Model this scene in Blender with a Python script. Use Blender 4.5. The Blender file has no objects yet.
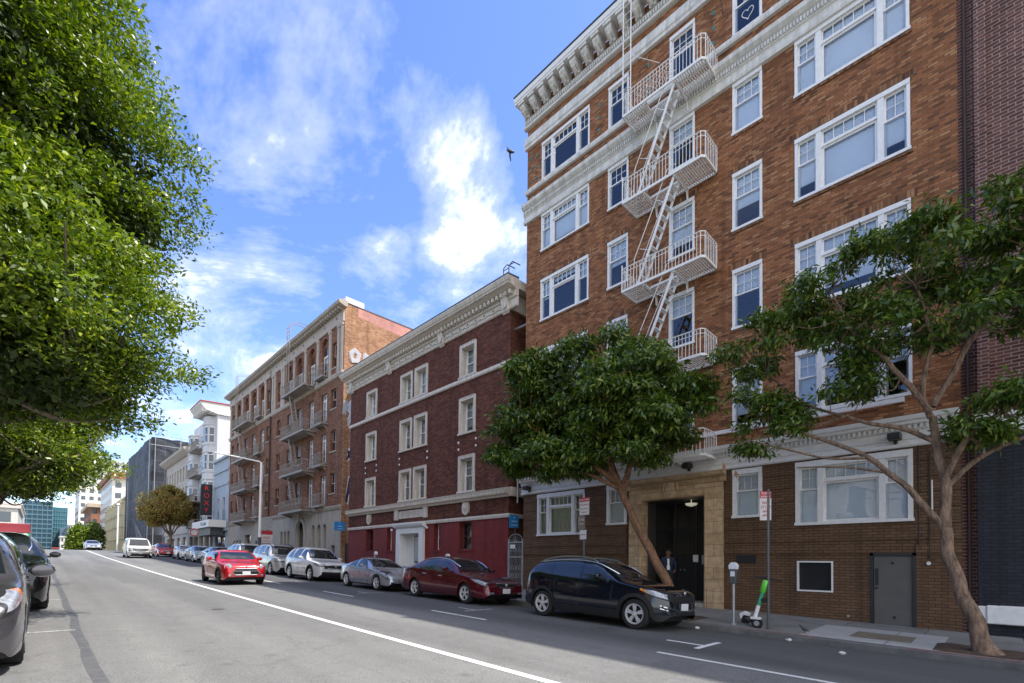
import bpy, bmesh, math, random
import numpy as np
from mathutils import Vector, Matrix, noise
R_ = math.radians
S = bpy.context.scene
COL = S.collection
random.seed(7)

# ---------------------------------------------------------------- materials
def newmat(name):
    m = bpy.data.materials.new(name); m.use_nodes = True
    nt = m.node_tree; nt.nodes.clear()
    out = nt.nodes.new('ShaderNodeOutputMaterial')
    b = nt.nodes.new('ShaderNodeBsdfPrincipled')
    nt.links.new(b.outputs[0], out.inputs[0])
    return m, nt, b, out
def N(nt, t, **k):
    n = nt.nodes.new(t)
    for a, v in k.items():
        if a.startswith('i_'): n.inputs[a[2:].replace('_', ' ')].default_value = v
        else: setattr(n, a, v)
    return n
def ramp(nt, stops, interp='LINEAR'):
    r = nt.nodes.new('ShaderNodeValToRGB'); r.color_ramp.interpolation = interp
    e = r.color_ramp.elements
    while len(e) < len(stops): e.new(0.5)
    for i, (p, c) in enumerate(stops):
        e[i].position = p; e[i].color = (*c, 1)
    return r
def mixc(nt, fac, a, b, mode='MIX'):
    m = nt.nodes.new('ShaderNodeMix'); m.data_type = 'RGBA'; m.blend_type = mode
    for i, v in ((0, fac), (6, a), (7, b)):
        if hasattr(v, 'links') or hasattr(v, 'is_linked'): nt.links.new(v, m.inputs[i])
        elif i == 0: m.inputs[0].default_value = v
        else: m.inputs[i].default_value = (*v, 1)
    return m.outputs[2]
def plain(name, col, rough=.6, metal=0, spec=.5, var=.12, nscale=6, coat=0, emit=None, bump=0, sat=None):
    m, nt, b, out = newmat(name)
    b.inputs['Roughness'].default_value = rough; b.inputs['Metallic'].default_value = metal
    b.inputs['Specular IOR Level'].default_value = spec
    b.inputs['Coat Weight'].default_value = coat; b.inputs['Coat Roughness'].default_value = .04
    if var > 0:
        tc = N(nt, 'ShaderNodeTexCoord'); n = N(nt, 'ShaderNodeTexNoise'); n.inputs['Scale'].default_value = nscale
        n.inputs['Detail'].default_value = 6; n.inputs['Roughness'].default_value = .65
        nt.links.new(tc.outputs['Object'], n.inputs['Vector'])
        lo = tuple(c*(1-var) for c in col); hi = tuple(min(1, c*(1+var)) for c in col)
        r = ramp(nt, [(.3, lo), (.7, hi)]); nt.links.new(n.outputs[0], r.inputs[0])
        nt.links.new(r.outputs[0], b.inputs['Base Color'])
        if bump:
            bp = N(nt, 'ShaderNodeBump'); bp.inputs['Strength'].default_value = bump; bp.inputs['Distance'].default_value = .02
            nt.links.new(n.outputs[0], bp.inputs['Height']); nt.links.new(bp.outputs[0], b.inputs['Normal'])
    else: b.inputs['Base Color'].default_value = (*col, 1)
    if emit: b.inputs['Emission Color'].default_value = (*col, 1); b.inputs['Emission Strength'].default_value = emit
    return m
def wallvec(nt):
    """face-aligned coordinates in metres: (along the wall, up)"""
    tc = N(nt, 'ShaderNodeTexCoord'); ge = N(nt, 'ShaderNodeNewGeometry')
    s1 = N(nt, 'ShaderNodeSeparateXYZ'); nt.links.new(tc.outputs['Object'], s1.inputs[0])
    s2 = N(nt, 'ShaderNodeSeparateXYZ'); nt.links.new(ge.outputs['Normal'], s2.inputs[0])
    ab = N(nt, 'ShaderNodeMath', operation='ABSOLUTE'); nt.links.new(s2.outputs[0], ab.inputs[0])
    gt = N(nt, 'ShaderNodeMath', operation='GREATER_THAN'); gt.inputs[1].default_value = .6; nt.links.new(ab.outputs[0], gt.inputs[0])
    mx = N(nt, 'ShaderNodeMix'); nt.links.new(gt.outputs[0], mx.inputs[0])
    nt.links.new(s1.outputs[0], mx.inputs[2]); nt.links.new(s1.outputs[1], mx.inputs[3])
    c = N(nt, 'ShaderNodeCombineXYZ'); nt.links.new(mx.outputs[0], c.inputs[0]); nt.links.new(s1.outputs[2], c.inputs[1])
    return c.outputs[0], s1
def brick(name, stops, mortar, bw=.215, bh=.072, ms=.009, rough=.85, bump=.35, dirt=.25, offset=.5, blotch=1.2, paint=None):
    m, nt, b, out = newmat(name)
    v, s1 = wallvec(nt)
    br = N(nt, 'ShaderNodeTexBrick'); br.offset = offset
    br.inputs['Scale'].default_value = 1; br.inputs['Brick Width'].default_value = bw; br.inputs['Row Height'].default_value = bh
    br.inputs['Mortar Size'].default_value = ms; br.inputs['Mortar Smooth'].default_value = .2; br.inputs['Bias'].default_value = 0
    br.inputs['Color1'].default_value = (0, 0, 0, 1); br.inputs['Color2'].default_value = (1, 1, 1, 1); br.inputs['Mortar'].default_value = (.5, .5, .5, 1)
    nt.links.new(v, br.inputs['Vector'])
    r = ramp(nt, stops); nt.links.new(br.outputs['Color'], r.inputs[0])
    n = N(nt, 'ShaderNodeTexNoise'); n.inputs['Scale'].default_value = blotch; n.inputs['Detail'].default_value = 5; n.inputs['Roughness'].default_value = .7
    nt.links.new(v, n.inputs['Vector'])
    dr = ramp(nt, [(.3, (1-dirt,)*3), (.7, (1+dirt*.4,)*3)]); nt.links.new(n.outputs[0], dr.inputs[0])
    c1 = mixc(nt, br.outputs['Fac'], r.outputs[0], mortar)
    c2 = mixc(nt, 1.0, c1, dr.outputs[0], 'MULTIPLY')
    sm = N(nt, 'ShaderNodeMapping'); sm.inputs['Scale'].default_value = (2.6, .16, 1); nt.links.new(v, sm.inputs[0])
    sn = N(nt, 'ShaderNodeTexNoise'); sn.inputs['Scale'].default_value = 1.0; sn.inputs['Detail'].default_value = 5; nt.links.new(sm.outputs[0], sn.inputs['Vector'])
    sr = ramp(nt, [(.3, (.68, .66, .64)), (.47, (1, 1, 1)), (.6, (1, 1, 1)), (.75, (1.12, 1.1, 1.08))]); nt.links.new(sn.outputs[0], sr.inputs[0])
    c2 = mixc(nt, 1.0, c2, sr.outputs[0], 'MULTIPLY')
    nt.links.new(c2, b.inputs['Base Color']); b.inputs['Roughness'].default_value = rough
    b.inputs['Specular IOR Level'].default_value = .3
    iv = N(nt, 'ShaderNodeMath', operation='SUBTRACT'); iv.inputs[0].default_value = 1; nt.links.new(br.outputs['Fac'], iv.inputs[1])
    ad = N(nt, 'ShaderNodeMath', operation='MULTIPLY_ADD'); ad.inputs[1].default_value = .5
    nt.links.new(r.outputs[0], ad.inputs[0]); nt.links.new(iv.outputs[0], ad.inputs[2])
    bp = N(nt, 'ShaderNodeBump'); bp.inputs['Strength'].default_value = bump; bp.inputs['Distance'].default_value = .012
    nt.links.new(ad.outputs[0], bp.inputs['Height']); nt.links.new(bp.outputs[0], b.inputs['Normal'])
    return m
def stucco(name, col, dirt=.2, scale=.8, streak=True, rough=.8, bump=.15):
    m, nt, b, out = newmat(name)
    v, s1 = wallvec(nt)
    mp = N(nt, 'ShaderNodeMapping'); mp.inputs['Scale'].default_value = (3, .35, 1); nt.links.new(v, mp.inputs[0])
    n = N(nt, 'ShaderNodeTexNoise'); n.inputs['Scale'].default_value = scale*2; n.inputs['Detail'].default_value = 5; n.inputs['Roughness'].default_value = .7
    nt.links.new(mp.outputs[0], n.inputs['Vector'])
    n2 = N(nt, 'ShaderNodeTexNoise'); n2.inputs['Scale'].default_value = scale*9; n2.inputs['Detail'].default_value = 5; nt.links.new(v, n2.inputs['Vector'])
    a = ramp(nt, [(.35, tuple(c*(1-dirt) for c in col)), (.62, tuple(min(.95, c*(1+dirt*.3)) for c in col))]); nt.links.new(n.outputs[0], a.inputs[0])
    d = ramp(nt, [(.3, (.9, .9, .9)), (.6, (1, 1, 1))]); nt.links.new(n2.outputs[0], d.inputs[0])
    nt.links.new(mixc(nt, 1.0, a.outputs[0], d.outputs[0], 'MULTIPLY'), b.inputs['Base Color'])
    b.inputs['Roughness'].default_value = rough; b.inputs['Specular IOR Level'].default_value = .3
    bp = N(nt, 'ShaderNodeBump'); bp.inputs['Strength'].default_value = bump; bp.inputs['Distance'].default_value = .01
    nt.links.new(n2.outputs[0], bp.inputs['Height']); nt.links.new(bp.outputs[0], b.inputs['Normal'])
    return m
def glass(name, tint=(.8, .85, .9), refl=.32, rough=.02, warp=.25, wscale=1.3):
    m = bpy.data.materials.new(name); m.use_nodes = True; nt = m.node_tree; nt.nodes.clear()
    out = N(nt, 'ShaderNodeOutputMaterial'); mx = N(nt, 'ShaderNodeMixShader')
    t = N(nt, 'ShaderNodeBsdfTransparent'); t.inputs[0].default_value = (*tint, 1)
    g = N(nt, 'ShaderNodeBsdfGlossy'); g.inputs['Roughness'].default_value = rough; g.inputs['Color'].default_value = (.95, .97, 1, 1)
    fr = N(nt, 'ShaderNodeFresnel'); fr.inputs[0].default_value = 1.5
    ma = N(nt, 'ShaderNodeMath', operation='MULTIPLY_ADD'); ma.inputs[1].default_value = 1.3; ma.inputs[2].default_value = refl; ma.use_clamp = True
    nt.links.new(fr.outputs[0], ma.inputs[0]); nt.links.new(ma.outputs[0], mx.inputs[0])
    tc = N(nt, 'ShaderNodeTexCoord'); n = N(nt, 'ShaderNodeTexNoise'); n.inputs['Scale'].default_value = wscale; n.inputs['Detail'].default_value = 1
    nt.links.new(tc.outputs['Object'], n.inputs['Vector'])
    bp = N(nt, 'ShaderNodeBump'); bp.inputs['Strength'].default_value = warp; bp.inputs['Distance'].default_value = .03
    nt.links.new(n.outputs[0], bp.inputs['Height']); nt.links.new(bp.outputs[0], g.inputs['Normal'])
    nt.links.new(t.outputs[0], mx.inputs[1]); nt.links.new(g.outputs[0], mx.inputs[2]); nt.links.new(mx.outputs[0], out.inputs[0])
    return m
def leafmat(name, stops, trans=.3, rough=.35):
    m = bpy.data.materials.new(name); m.use_nodes = True; nt = m.node_tree; nt.nodes.clear()
    out = N(nt, 'ShaderNodeOutputMaterial'); ge = N(nt, 'ShaderNodeNewGeometry')
    r = ramp(nt, stops); nt.links.new(ge.outputs['Random Per Island'], r.inputs[0])
    b = N(nt, 'ShaderNodeBsdfPrincipled'); b.inputs['Roughness'].default_value = rough; b.inputs['Specular IOR Level'].default_value = .5
    nt.links.new(r.outputs[0], b.inputs['Base Color'])
    t = N(nt, 'ShaderNodeBsdfTranslucent')
    nt.links.new(mixc(nt, 1.0, r.outputs[0], (1.7, 1.9, .6), 'MULTIPLY'), t.inputs[0])
    mx = N(nt, 'ShaderNodeMixShader'); mx.inputs[0].default_value = trans
    nt.links.new(b.outputs[0], mx.inputs[1]); nt.links.new(t.outputs[0], mx.inputs[2]); nt.links.new(mx.outputs[0], out.inputs[0])
    return m

M = {}
M['brickA'] = brick('orange_tan_brick', [(0, (.13, .05, .022)), (.2, (.24, .085, .028)), (.55, (.335, .122, .045)), (.85, (.41, .165, .065)), (1, (.46, .24, .11))], (.17, .1, .06), .2, .07, .010, dirt=.22, blotch=.7)
M['brickA_paint'] = brick('brown_painted_brick', [(0, (.14, .078, .04)), (1, (.19, .108, .058))], (.075, .042, .024), .235, .0755, .009, rough=.7, dirt=.2, bump=.6)
M['brickR'] = brick('dark_red_brick', [(0, (.1, .04, .034)), (1, (.19, .08, .062))], (.34, .25, .21), .235, .08, .011, dirt=.25)
M['brickR_navy'] = brick('navy_painted_brick', [(0, (.022, .024, .032)), (1, (.03, .033, .043))], (.012, .015, .022), .235, .08, .009, rough=.6, dirt=.2, bump=.6)
M['brickB'] = brick('dark_maroon_brick', [(0, (.085, .025, .014)), (.5, (.14, .042, .024)), (1, (.19, .07, .038))], (.1, .05, .035), .235, .075, .008, dirt=.3)
M['brickB_paint'] = brick('red_painted_brick', [(0, (.2, .026, .02)), (1, (.25, .033, .026))], (.13, .016, .014), .235, .075, .008, rough=.6, dirt=.2, bump=.5)
M['brickC'] = brick('red_brick', [(0, (.14, .055, .03)), (.5, (.24, .095, .05)), (1, (.33, .15, .08))], (.2, .13, .09), .235, .08, .01, dirt=.3)
M['brickC_side'] = brick('sandy_party_wall_brick', [(0, (.28, .12, .06)), (.5, (.42, .2, .1)), (1, (.55, .31, .17))], (.38, .26, .17), .235, .08, .012, dirt=.4, blotch=.5)
M['white'] = plain('white_trim_paint', (.82, .8, .77), .55, var=.08, nscale=9, bump=.15)
M['whitecorn'] = stucco('weathered_white_cornice', (.74, .71, .65), .28, .9)
M['cream'] = stucco('cream_terracotta', (.7, .62, .52), .28, 1.5)
M['stoneC'] = stucco('grey_buff_limestone', (.44, .39, .32), .25, .7)
M['stonepil'] = stucco('pale_pilaster_stone', (.5, .43, .36), .3, 1)
M['feC'] = plain('grey_beige_iron', (.3, .27, .23), .6)
M['dark'] = plain('dark_void', (.012, .012, .014), .8, var=0)
M['interior'] = plain('room_interior', (.05, .055, .06), .9, var=.2, nscale=2)
M['blind'] = plain('white_roller_blind', (.93, .94, .95), .8, var=.03, nscale=3)
M['curtain'] = plain('cream_curtain', (.6, .58, .48), .85, var=.06, nscale=12)
M['glassA'] = glass('window_glass', (.9, .95, 1.0), .04)
M['glassdark'] = glass('dark_window_glass', (.35, .4, .45), .12)
M['black'] = plain('black_metal', (.02, .02, .022), .45, var=.1)
M['greydoor'] = plain('grey_painted_door', (.115, .108, .1), .5, var=.1, nscale=3)
M['iron'] = plain('white_painted_iron', (.85, .83, .78), .5, var=.1, nscale=14)
M['steel'] = plain('galvanised_steel', (.42, .43, .44), .45, metal=.6, var=.12)
M['darksteel'] = plain('dark_grey_steel', (.1, .105, .11), .5, metal=.3, var=.1)
M['pipe'] = plain('brown_pipe', (.06, .035, .025), .6)
M['roof'] = plain('roof_gravel', (.2, .2, .2), .9)
M['green_tile'] = plain('green_glazed_tile', (.05, .2, .16), .3, var=.2)
M['bark'] = None

# ---------------------------------------------------------------- mesh helper
class MB:
    def __init__(s): s.v = []; s.f = []; s.m = []
    def q(s, pts, mi=0):
        i = len(s.v); s.v += [tuple(p) for p in pts]; s.f.append(tuple(range(i, i+len(pts)))); s.m.append(mi); return s
    def box(s, x0, x1, y0, y1, z0, z1, mi=0):
        i = len(s.v)
        s.v += [(x0, y0, z0), (x1, y0, z0), (x1, y1, z0), (x0, y1, z0), (x0, y0, z1), (x1, y0, z1), (x1, y1, z1), (x0, y1, z1)]
        for f in ((0, 3, 2, 1), (4, 5, 6, 7), (0, 1, 5, 4), (1, 2, 6, 5), (2, 3, 7, 6), (3, 0, 4, 7)):
            s.f.append(tuple(i+k for k in f)); s.m.append(mi)
        return s
    def prism(s, poly, axis, a0, a1, mi=0):
        """poly in the other two axes (cyclic order), extruded along axis"""
        n = len(poly); i = len(s.v)
        def P(p, a):
            if axis == 0: return (a, p[0], p[1])
            if axis == 1: return (p[0], a, p[1])
            return (p[0], p[1], a)
        s.v += [P(p, a0) for p in poly] + [P(p, a1) for p in poly]
        s.f.append(tuple(i+k for k in range(n))); s.f.append(tuple(i+n+k for k in range(n-1, -1, -1))); s.m += [mi, mi]
        for k in range(n):
            l = (k+1) % n; s.f.append((i+k, i+n+k, i+n+l, i+l)); s.m.append(mi)
        return s
    def tube(s, pts, r, n=6, mi=0, cap=True):
        pts = [Vector(p) for p in pts]; rs = r if isinstance(r, (list, tuple)) else [r]*len(pts)
        i = len(s.v); up = None
        for k, p in enumerate(pts):
            d = (pts[min(k+1, len(pts)-1)]-pts[max(k-1, 0)]).normalized()
            if up is None:
                up = d.orthogonal().normalized()
            up = (up-d*up.dot(d)); up = up.normalized() if up.length > 1e-6 else d.orthogonal().normalized()
            w = d.cross(up)
            for j in range(n):
                a = 2*math.pi*j/n+.4; s.v.append(tuple(p+(up*math.cos(a)+w*math.sin(a))*rs[k]))
        for k in range(len(pts)-1):
            for j in range(n):
                l = (j+1) % n; s.f.append((i+k*n+j, i+k*n+l, i+(k+1)*n+l, i+(k+1)*n+j)); s.m.append(mi)
        if cap:
            s.f.append(tuple(i+j for j in range(n-1, -1, -1))); s.f.append(tuple(i+(len(pts)-1)*n+j for j in range(n))); s.m += [mi, mi]
        return s
    def lathe(s, prof, c, axis=2, n=20, mi=0, cap=True):
        """prof: (radius, height) list round an axis through c"""
        i = len(s.v)
        for (r, h) in prof:
            for j in range(n):
                a = 2*math.pi*j/n; x, y = r*math.cos(a), r*math.sin(a)
                p = (x, y, h) if axis == 2 else ((h, x, y) if axis == 0 else (x, h, y))
                s.v.append((c[0]+p[0], c[1]+p[1], c[2]+p[2]))
        for k in range(len(prof)-1):
            for j in range(n):
                l = (j+1) % n; s.f.append((i+k*n+j, i+k*n+l, i+(k+1)*n+l, i+(k+1)*n+j)); s.m.append(mi)
        if cap: s.f.append(tuple(i+j for j in range(n-1, -1, -1))); s.f.append(tuple(i+(len(prof)-1)*n+j for j in range(n))); s.m += [mi, mi]
        return s
    def build(s, name, mats, parent=None, smooth=False, recalc=True, bevel=0):
        if name in ('pane', 'shop_window', 'ground_floor_glazing') and not recalc: s.f = [tuple(reversed(f)) for f in s.f]
        me = bpy.data.meshes.new(name); me.from_pydata(s.v, [], s.f)
        if not isinstance(mats, (list, tuple)): mats = [mats]
        for m in mats: me.materials.append(m)
        me.polygons.foreach_set('material_index', s.m)
        if recalc:
            bm = bmesh.new(); bm.from_mesh(me); bmesh.ops.remove_doubles(bm, verts=bm.verts, dist=1e-5)
            bmesh.ops.recalc_face_normals(bm, faces=bm.faces)
            if bevel: bmesh.ops.bevel(bm, geom=list(bm.edges), offset=bevel, segments=1, affect='EDGES', clamp_overlap=True)
            bm.to_mesh(me); bm.free()
        if smooth:
            me.polygons.foreach_set('use_smooth', [True]*len(me.polygons))
            try: me.set_sharp_from_angle(angle=R_(40))
            except Exception: pass
        me.update()
        o = bpy.data.objects.new(name, me); COL.objects.link(o)
        if parent: setpar(o, parent)
        return o
def setpar(o, p):
    o.parent = p
    o.matrix_parent_inverse = Matrix.Translation(-Vector(p.location)) if p.type == 'EMPTY' else Matrix.Identity(4)
def tag(o, label, cat, group=None, kind=None):
    if label: o['label'] = label
    if cat: o['category'] = cat
    if group: o['group'] = group
    if kind: o['kind'] = kind
    return o
def struct(o): o['kind'] = 'structure'; return o
def thing(name, label, cat, loc=(0, 0, 0), group=None):
    o = bpy.data.objects.new(name, None); o.empty_display_size = .3; COL.objects.link(o); o.location = loc
    return tag(o, label, cat, group)
def copy_tree(o, parent=None):
    c = o.copy(); COL.objects.link(c)
    if parent: c.parent = parent
    for ch in [x for x in bpy.data.objects if x.parent == o]: copy_tree(ch, c)
    return c

# ---------------------------------------------------------------- ground profile
KX, LX = 11.2, -2.6        # kerb lines
TX = 15.0                  # right-hand building line
def g(Y):
    if Y < -40: return -.64
    if Y < 82: return .02*Y+.0001043*Y*Y
    d = Y-82; 
    z = 2.34+.0371*d-.0016*d*d
    if Y > 125:
        d0 = 43; z0 = 2.34+.0371*d0-.0016*d0*d0; sl = .0371-.0032*d0
        z = z0+sl*(Y-125)
        z = max(z, -16)
    return z
def cross(X):
    if X > 8.6: t = min(1, (X-8.6)/2.6); return -.085*t*t
    if X < -.6: t = min(1, (-.6-X)/2.0); return -.08*t*t
    return 0
def surf(X, Y): return g(Y)+cross(X)
def walk(Y): return g(Y)+.04
# ---------------------------------------------------------------- ground, road, pavements
def ground_mats():
    m, nt, b, out = newmat('worn_asphalt')
    tc = N(nt, 'ShaderNodeTexCoord')
    n1 = N(nt, 'ShaderNodeTexNoise'); n1.inputs['Scale'].default_value = .35; n1.inputs['Detail'].default_value = 5; n1.inputs['Roughness'].default_value = .6
    mp = N(nt, 'ShaderNodeMapping'); mp.inputs['Scale'].default_value = (1, .25, 1); nt.links.new(tc.outputs['Object'], mp.inputs[0]); nt.links.new(mp.outputs[0], n1.inputs['Vector'])
    n2 = N(nt, 'ShaderNodeTexNoise'); n2.inputs['Scale'].default_value = 55; n2.inputs['Detail'].default_value = 4; nt.links.new(tc.outputs['Object'], n2.inputs['Vector'])
    n3 = N(nt, 'ShaderNodeTexNoise'); n3.inputs['Scale'].default_value = 2.4; n3.inputs['Detail'].default_value = 6; n3.inputs['Roughness'].default_value = .75; nt.links.new(tc.outputs['Object'], n3.inputs['Vector'])
    r1 = ramp(nt, [(.32, (.14, .14, .138)), (.5, (.17, .17, .167)), (.7, (.195, .194, .19))]); nt.links.new(n1.outputs[0], r1.inputs[0])
    r2 = ramp(nt, [(.3, (.6, .6, .6)), (.5, (1, 1, 1)), (.75, (1.4, 1.4, 1.4))]); nt.links.new(n2.outputs[0], r2.inputs[0])
    r3 = ramp(nt, [(.3, (.86, .86, .86)), (.5, (1, 1, 1)), (.7, (1.05, 1.05, 1.05))]); nt.links.new(n3.outputs[0], r3.inputs[0])
    c = mixc(nt, 1.0, r1.outputs[0], r2.outputs[0], 'MULTIPLY'); c = mixc(nt, 1.0, c, r3.outputs[0], 'MULTIPLY')
    # tar-sealed cracks
    vo = N(nt, 'ShaderNodeTexVoronoi'); vo.feature = 'DISTANCE_TO_EDGE'; vo.inputs['Scale'].default_value = .33
    wn = N(nt, 'ShaderNodeTexNoise'); wn.inputs['Scale'].default_value = 1.3; wn.inputs['Detail'].default_value = 6; nt.links.new(tc.outputs['Object'], wn.inputs['Vector'])
    ad = N(nt, 'ShaderNodeVectorMath', operation='MULTIPLY_ADD'); ad.inputs[1].default_value = (1.2, 1.2, 0)
    nt.links.new(wn.outputs['Color'], ad.inputs[0]); nt.links.new(tc.outputs['Object'], ad.inputs[2]); nt.links.new(ad.outputs[0], vo.inputs['Vector'])
    rc = ramp(nt, [(.0, (.8, .8, .8)), (.0025, (.8, .8, .8)), (.006, (0, 0, 0))]); nt.links.new(vo.outputs['Distance'], rc.inputs[0])
    msk = N(nt, 'ShaderNodeMath', operation='MULTIPLY'); nt.links.new(rc.outputs[0], msk.inputs[0]); nt.links.new(n1.outputs[0], msk.inputs[1])
    mk2 = N(nt, 'ShaderNodeMath', operation='MULTIPLY'); mk2.inputs[1].default_value = .7; nt.links.new(msk.outputs[0], mk2.inputs[0]); c = mixc(nt, mk2.outputs[0], c, (.07, .07, .07))
    # oil drips and gum spots
    v2 = N(nt, 'ShaderNodeTexVoronoi'); v2.inputs['Scale'].default_value = 1.1; nt.links.new(tc.outputs['Object'], v2.inputs['Vector'])
    ro = ramp(nt, [(.0, (.8, .8, .8)), (.06, (.45, .45, .45)), (.14, (0, 0, 0))]); nt.links.new(v2.outputs['Distance'], ro.inputs[0]); mo = N(nt, 'ShaderNodeMath', operation='MULTIPLY'); nt.links.new(ro.outputs[0], mo.inputs[0]); nt.links.new(n3.outputs[0], mo.inputs[1]); c = mixc(nt, mo.outputs[0], c, (.05, .05, .05))
    m4 = N(nt, 'ShaderNodeMapping'); m4.inputs['Scale'].default_value = (1.3, .035, 1); nt.links.new(tc.outputs['Object'], m4.inputs[0])
    n4 = N(nt, 'ShaderNodeTexNoise'); n4.inputs['Scale'].default_value = 1; n4.inputs['Detail'].default_value = 5; nt.links.new(m4.outputs[0], n4.inputs['Vector'])
    r4 = ramp(nt, [(.32, (.82, .82, .82)), (.5, (1, 1, 1)), (.68, (1.12, 1.12, 1.1))]); nt.links.new(n4.outputs[0], r4.inputs[0]); c = mixc(nt, 1.0, c, r4.outputs[0], 'MULTIPLY')
    # dark parking-lane asphalt by the right kerb, deepened for painted-in shade, tyre tracks
    sx = N(nt, 'ShaderNodeSeparateXYZ'); nt.links.new(tc.outputs['Object'], sx.inputs[0])
    wob = N(nt, 'ShaderNodeMath', operation='MULTIPLY_ADD'); wob.inputs[1].default_value = .8; nt.links.new(n3.outputs[0], wob.inputs[0]); nt.links.new(sx.outputs[0], wob.inputs[2])
    mr = N(nt, 'ShaderNodeMapRange'); mr.inputs[1].default_value = 7.4; mr.inputs[2].default_value = 8.4; nt.links.new(wob.outputs[0], mr.inputs[0])
    dk = N(nt, 'ShaderNodeMath', operation='MULTIPLY'); dk.inputs[1].default_value = .62; nt.links.new(mr.outputs[0], dk.inputs[0])
    c = mixc(nt, dk.outputs[0], c, (.045, .045, .046))
    nt.links.new(c, b.inputs['Base Color']); b.inputs['Roughness'].default_value = .82; b.inputs['Specular IOR Level'].default_value = .35
    bp = N(nt, 'ShaderNodeBump'); bp.inputs['Strength'].default_value = .35; bp.inputs['Distance'].default_value = .006; nt.links.new(n2.outputs[0], bp.inputs['Height']); nt.links.new(bp.outputs[0], b.inputs['Normal'])
    M['asphalt'] = m
    # pavement with scored joints
    m, nt, b, out = newmat('pavement_concrete')
    tc = N(nt, 'ShaderNodeTexCoord')
    br = N(nt, 'ShaderNodeTexBrick'); br.offset = 0; br.inputs['Scale'].default_value = 1; br.inputs['Brick Width'].default_value = 1.27; br.inputs['Row Height'].default_value = 1.5
    br.inputs['Mortar Size'].default_value = .008; br.inputs['Color1'].default_value = (0, 0, 0, 1); br.inputs['Color2'].default_value = (1, 1, 1, 1); br.inputs['Mortar'].default_value = (.5, .5, .5, 1)
    mp = N(nt, 'ShaderNodeMapping'); mp.inputs['Location'].default_value = (.1, .35, 0); nt.links.new(tc.outputs['Object'], mp.inputs[0]); nt.links.new(mp.outputs[0], br.inputs['Vector'])
    r = ramp(nt, [(0, (.2, .197, .188)), (1, (.27, .265, .25))]); nt.links.new(br.outputs['Color'], r.inputs[0])
    n = N(nt, 'ShaderNodeTexNoise'); n.inputs['Scale'].default_value = 1.8; n.inputs['Detail'].default_value = 6; n.inputs['Roughness'].default_value = .7; nt.links.new(tc.outputs['Object'], n.inputs['Vector'])
    d = ramp(nt, [(.3, (.62, .61, .6)), (.5, (.95, .95, .95)), (.7, (1.1, 1.1, 1.1))]); nt.links.new(n.outputs[0], d.inputs[0])
    c = mixc(nt, br.outputs['Fac'], r.outputs[0], (.05, .05, .05)); c = mixc(nt, 1.0, c, d.outputs[0], 'MULTIPLY')
    vo = N(nt, 'ShaderNodeTexVoronoi'); vo.inputs['Scale'].default_value = 3.2; nt.links.new(tc.outputs['Object'], vo.inputs['Vector'])
    gs = ramp(nt, [(.0, (1, 1, 1)), (.07, (1, 1, 1)), (.09, (0, 0, 0))]); nt.links.new(vo.outputs['Distance'], gs.inputs[0])
    mm = N(nt, 'ShaderNodeMath', operation='MULTIPLY'); mm.inputs[1].default_value = .45; nt.links.new(gs.outputs[0], mm.inputs[0])
    c = mixc(nt, mm.outputs[0], c, (.04, .038, .036))
    nt.links.new(c, b.inputs['Base Color']); b.inputs['Roughness'].default_value = .85
    M['walk'] = m
    M['walk_new'] = plain('fresh_concrete', (.4, .4, .39), .85, var=.12, nscale=5)
    M['kerb'] = plain('kerb_concrete', (.13, .127, .12), .85, var=.3, nscale=4)
    M['dirt'] = plain('tree_pit_soil', (.085, .055, .035), .95, var=.5, nscale=14, bump=.8)
    for nm, hi, th in (('paint', (.68, .68, .66), .40), ('paintworn', (.5, .5, .48), .5)):
        m, nt, b, out = newmat('road_'+nm); tc = N(nt, 'ShaderNodeTexCoord'); n = N(nt, 'ShaderNodeTexNoise'); n.inputs['Scale'].default_value = 22; n.inputs['Detail'].default_value = 6; n.inputs['Roughness'].default_value = .75; nt.links.new(tc.outputs['Object'], n.inputs['Vector'])
        r = ramp(nt, [(th-.05, (.17, .17, .165)), (th+.03, hi)]); nt.links.new(n.outputs[0], r.inputs[0]); nt.links.new(r.outputs[0], b.inputs['Base Color']); b.inputs['Roughness'].default_value = .7; M[nm] = m
    M['tar'] = plain('tar_seam', (.1, .1, .102), .6, var=.3, nscale=8)
    M['land'] = plain('distant_ground', (.16, .15, .13), .9, var=.3, nscale=.05)
    M['redpaint'] = plain('faded_red_kerb_paint', (.26, .13, .11), .8, var=.4, nscale=8)
ground_mats()
def strip(name, xs, ys, zf, mat, kind='structure', parent=None):
    b = MB(); n = len(xs)
    for y in ys:
        for x in xs: b.v.append((x, y, zf(x, y)))
    for j in range(len(ys)-1):
        for i in range(n-1):
            a = j*n+i; b.f.append((a, a+1, a+1+n, a+n)); b.m.append(0)
    o = b.build(name, mat, parent, recalc=False, smooth=True)
    if kind: o['kind'] = kind
    return o
YS = list(np.arange(-60, 260, 2.0))
far = [-3000, -1000, -300, -60]+list(range(-50, 261, 10))+[300, 400, 600, 1000, 3000]
strip('ground', [-3000, -800, -200, -60, -20, LX-.2, KX+.2, 16, 30, 80, 200, 800, 3000], far, lambda x, y: g(y)-.45, M['land'])
strip('road', [LX, -2.0, -1.4, -.8, -.5, 1, 4.5, 7.5, 8.6, 9.2, 9.8, 10.4, 10.8, KX], YS, surf, M['asphalt'])
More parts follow.
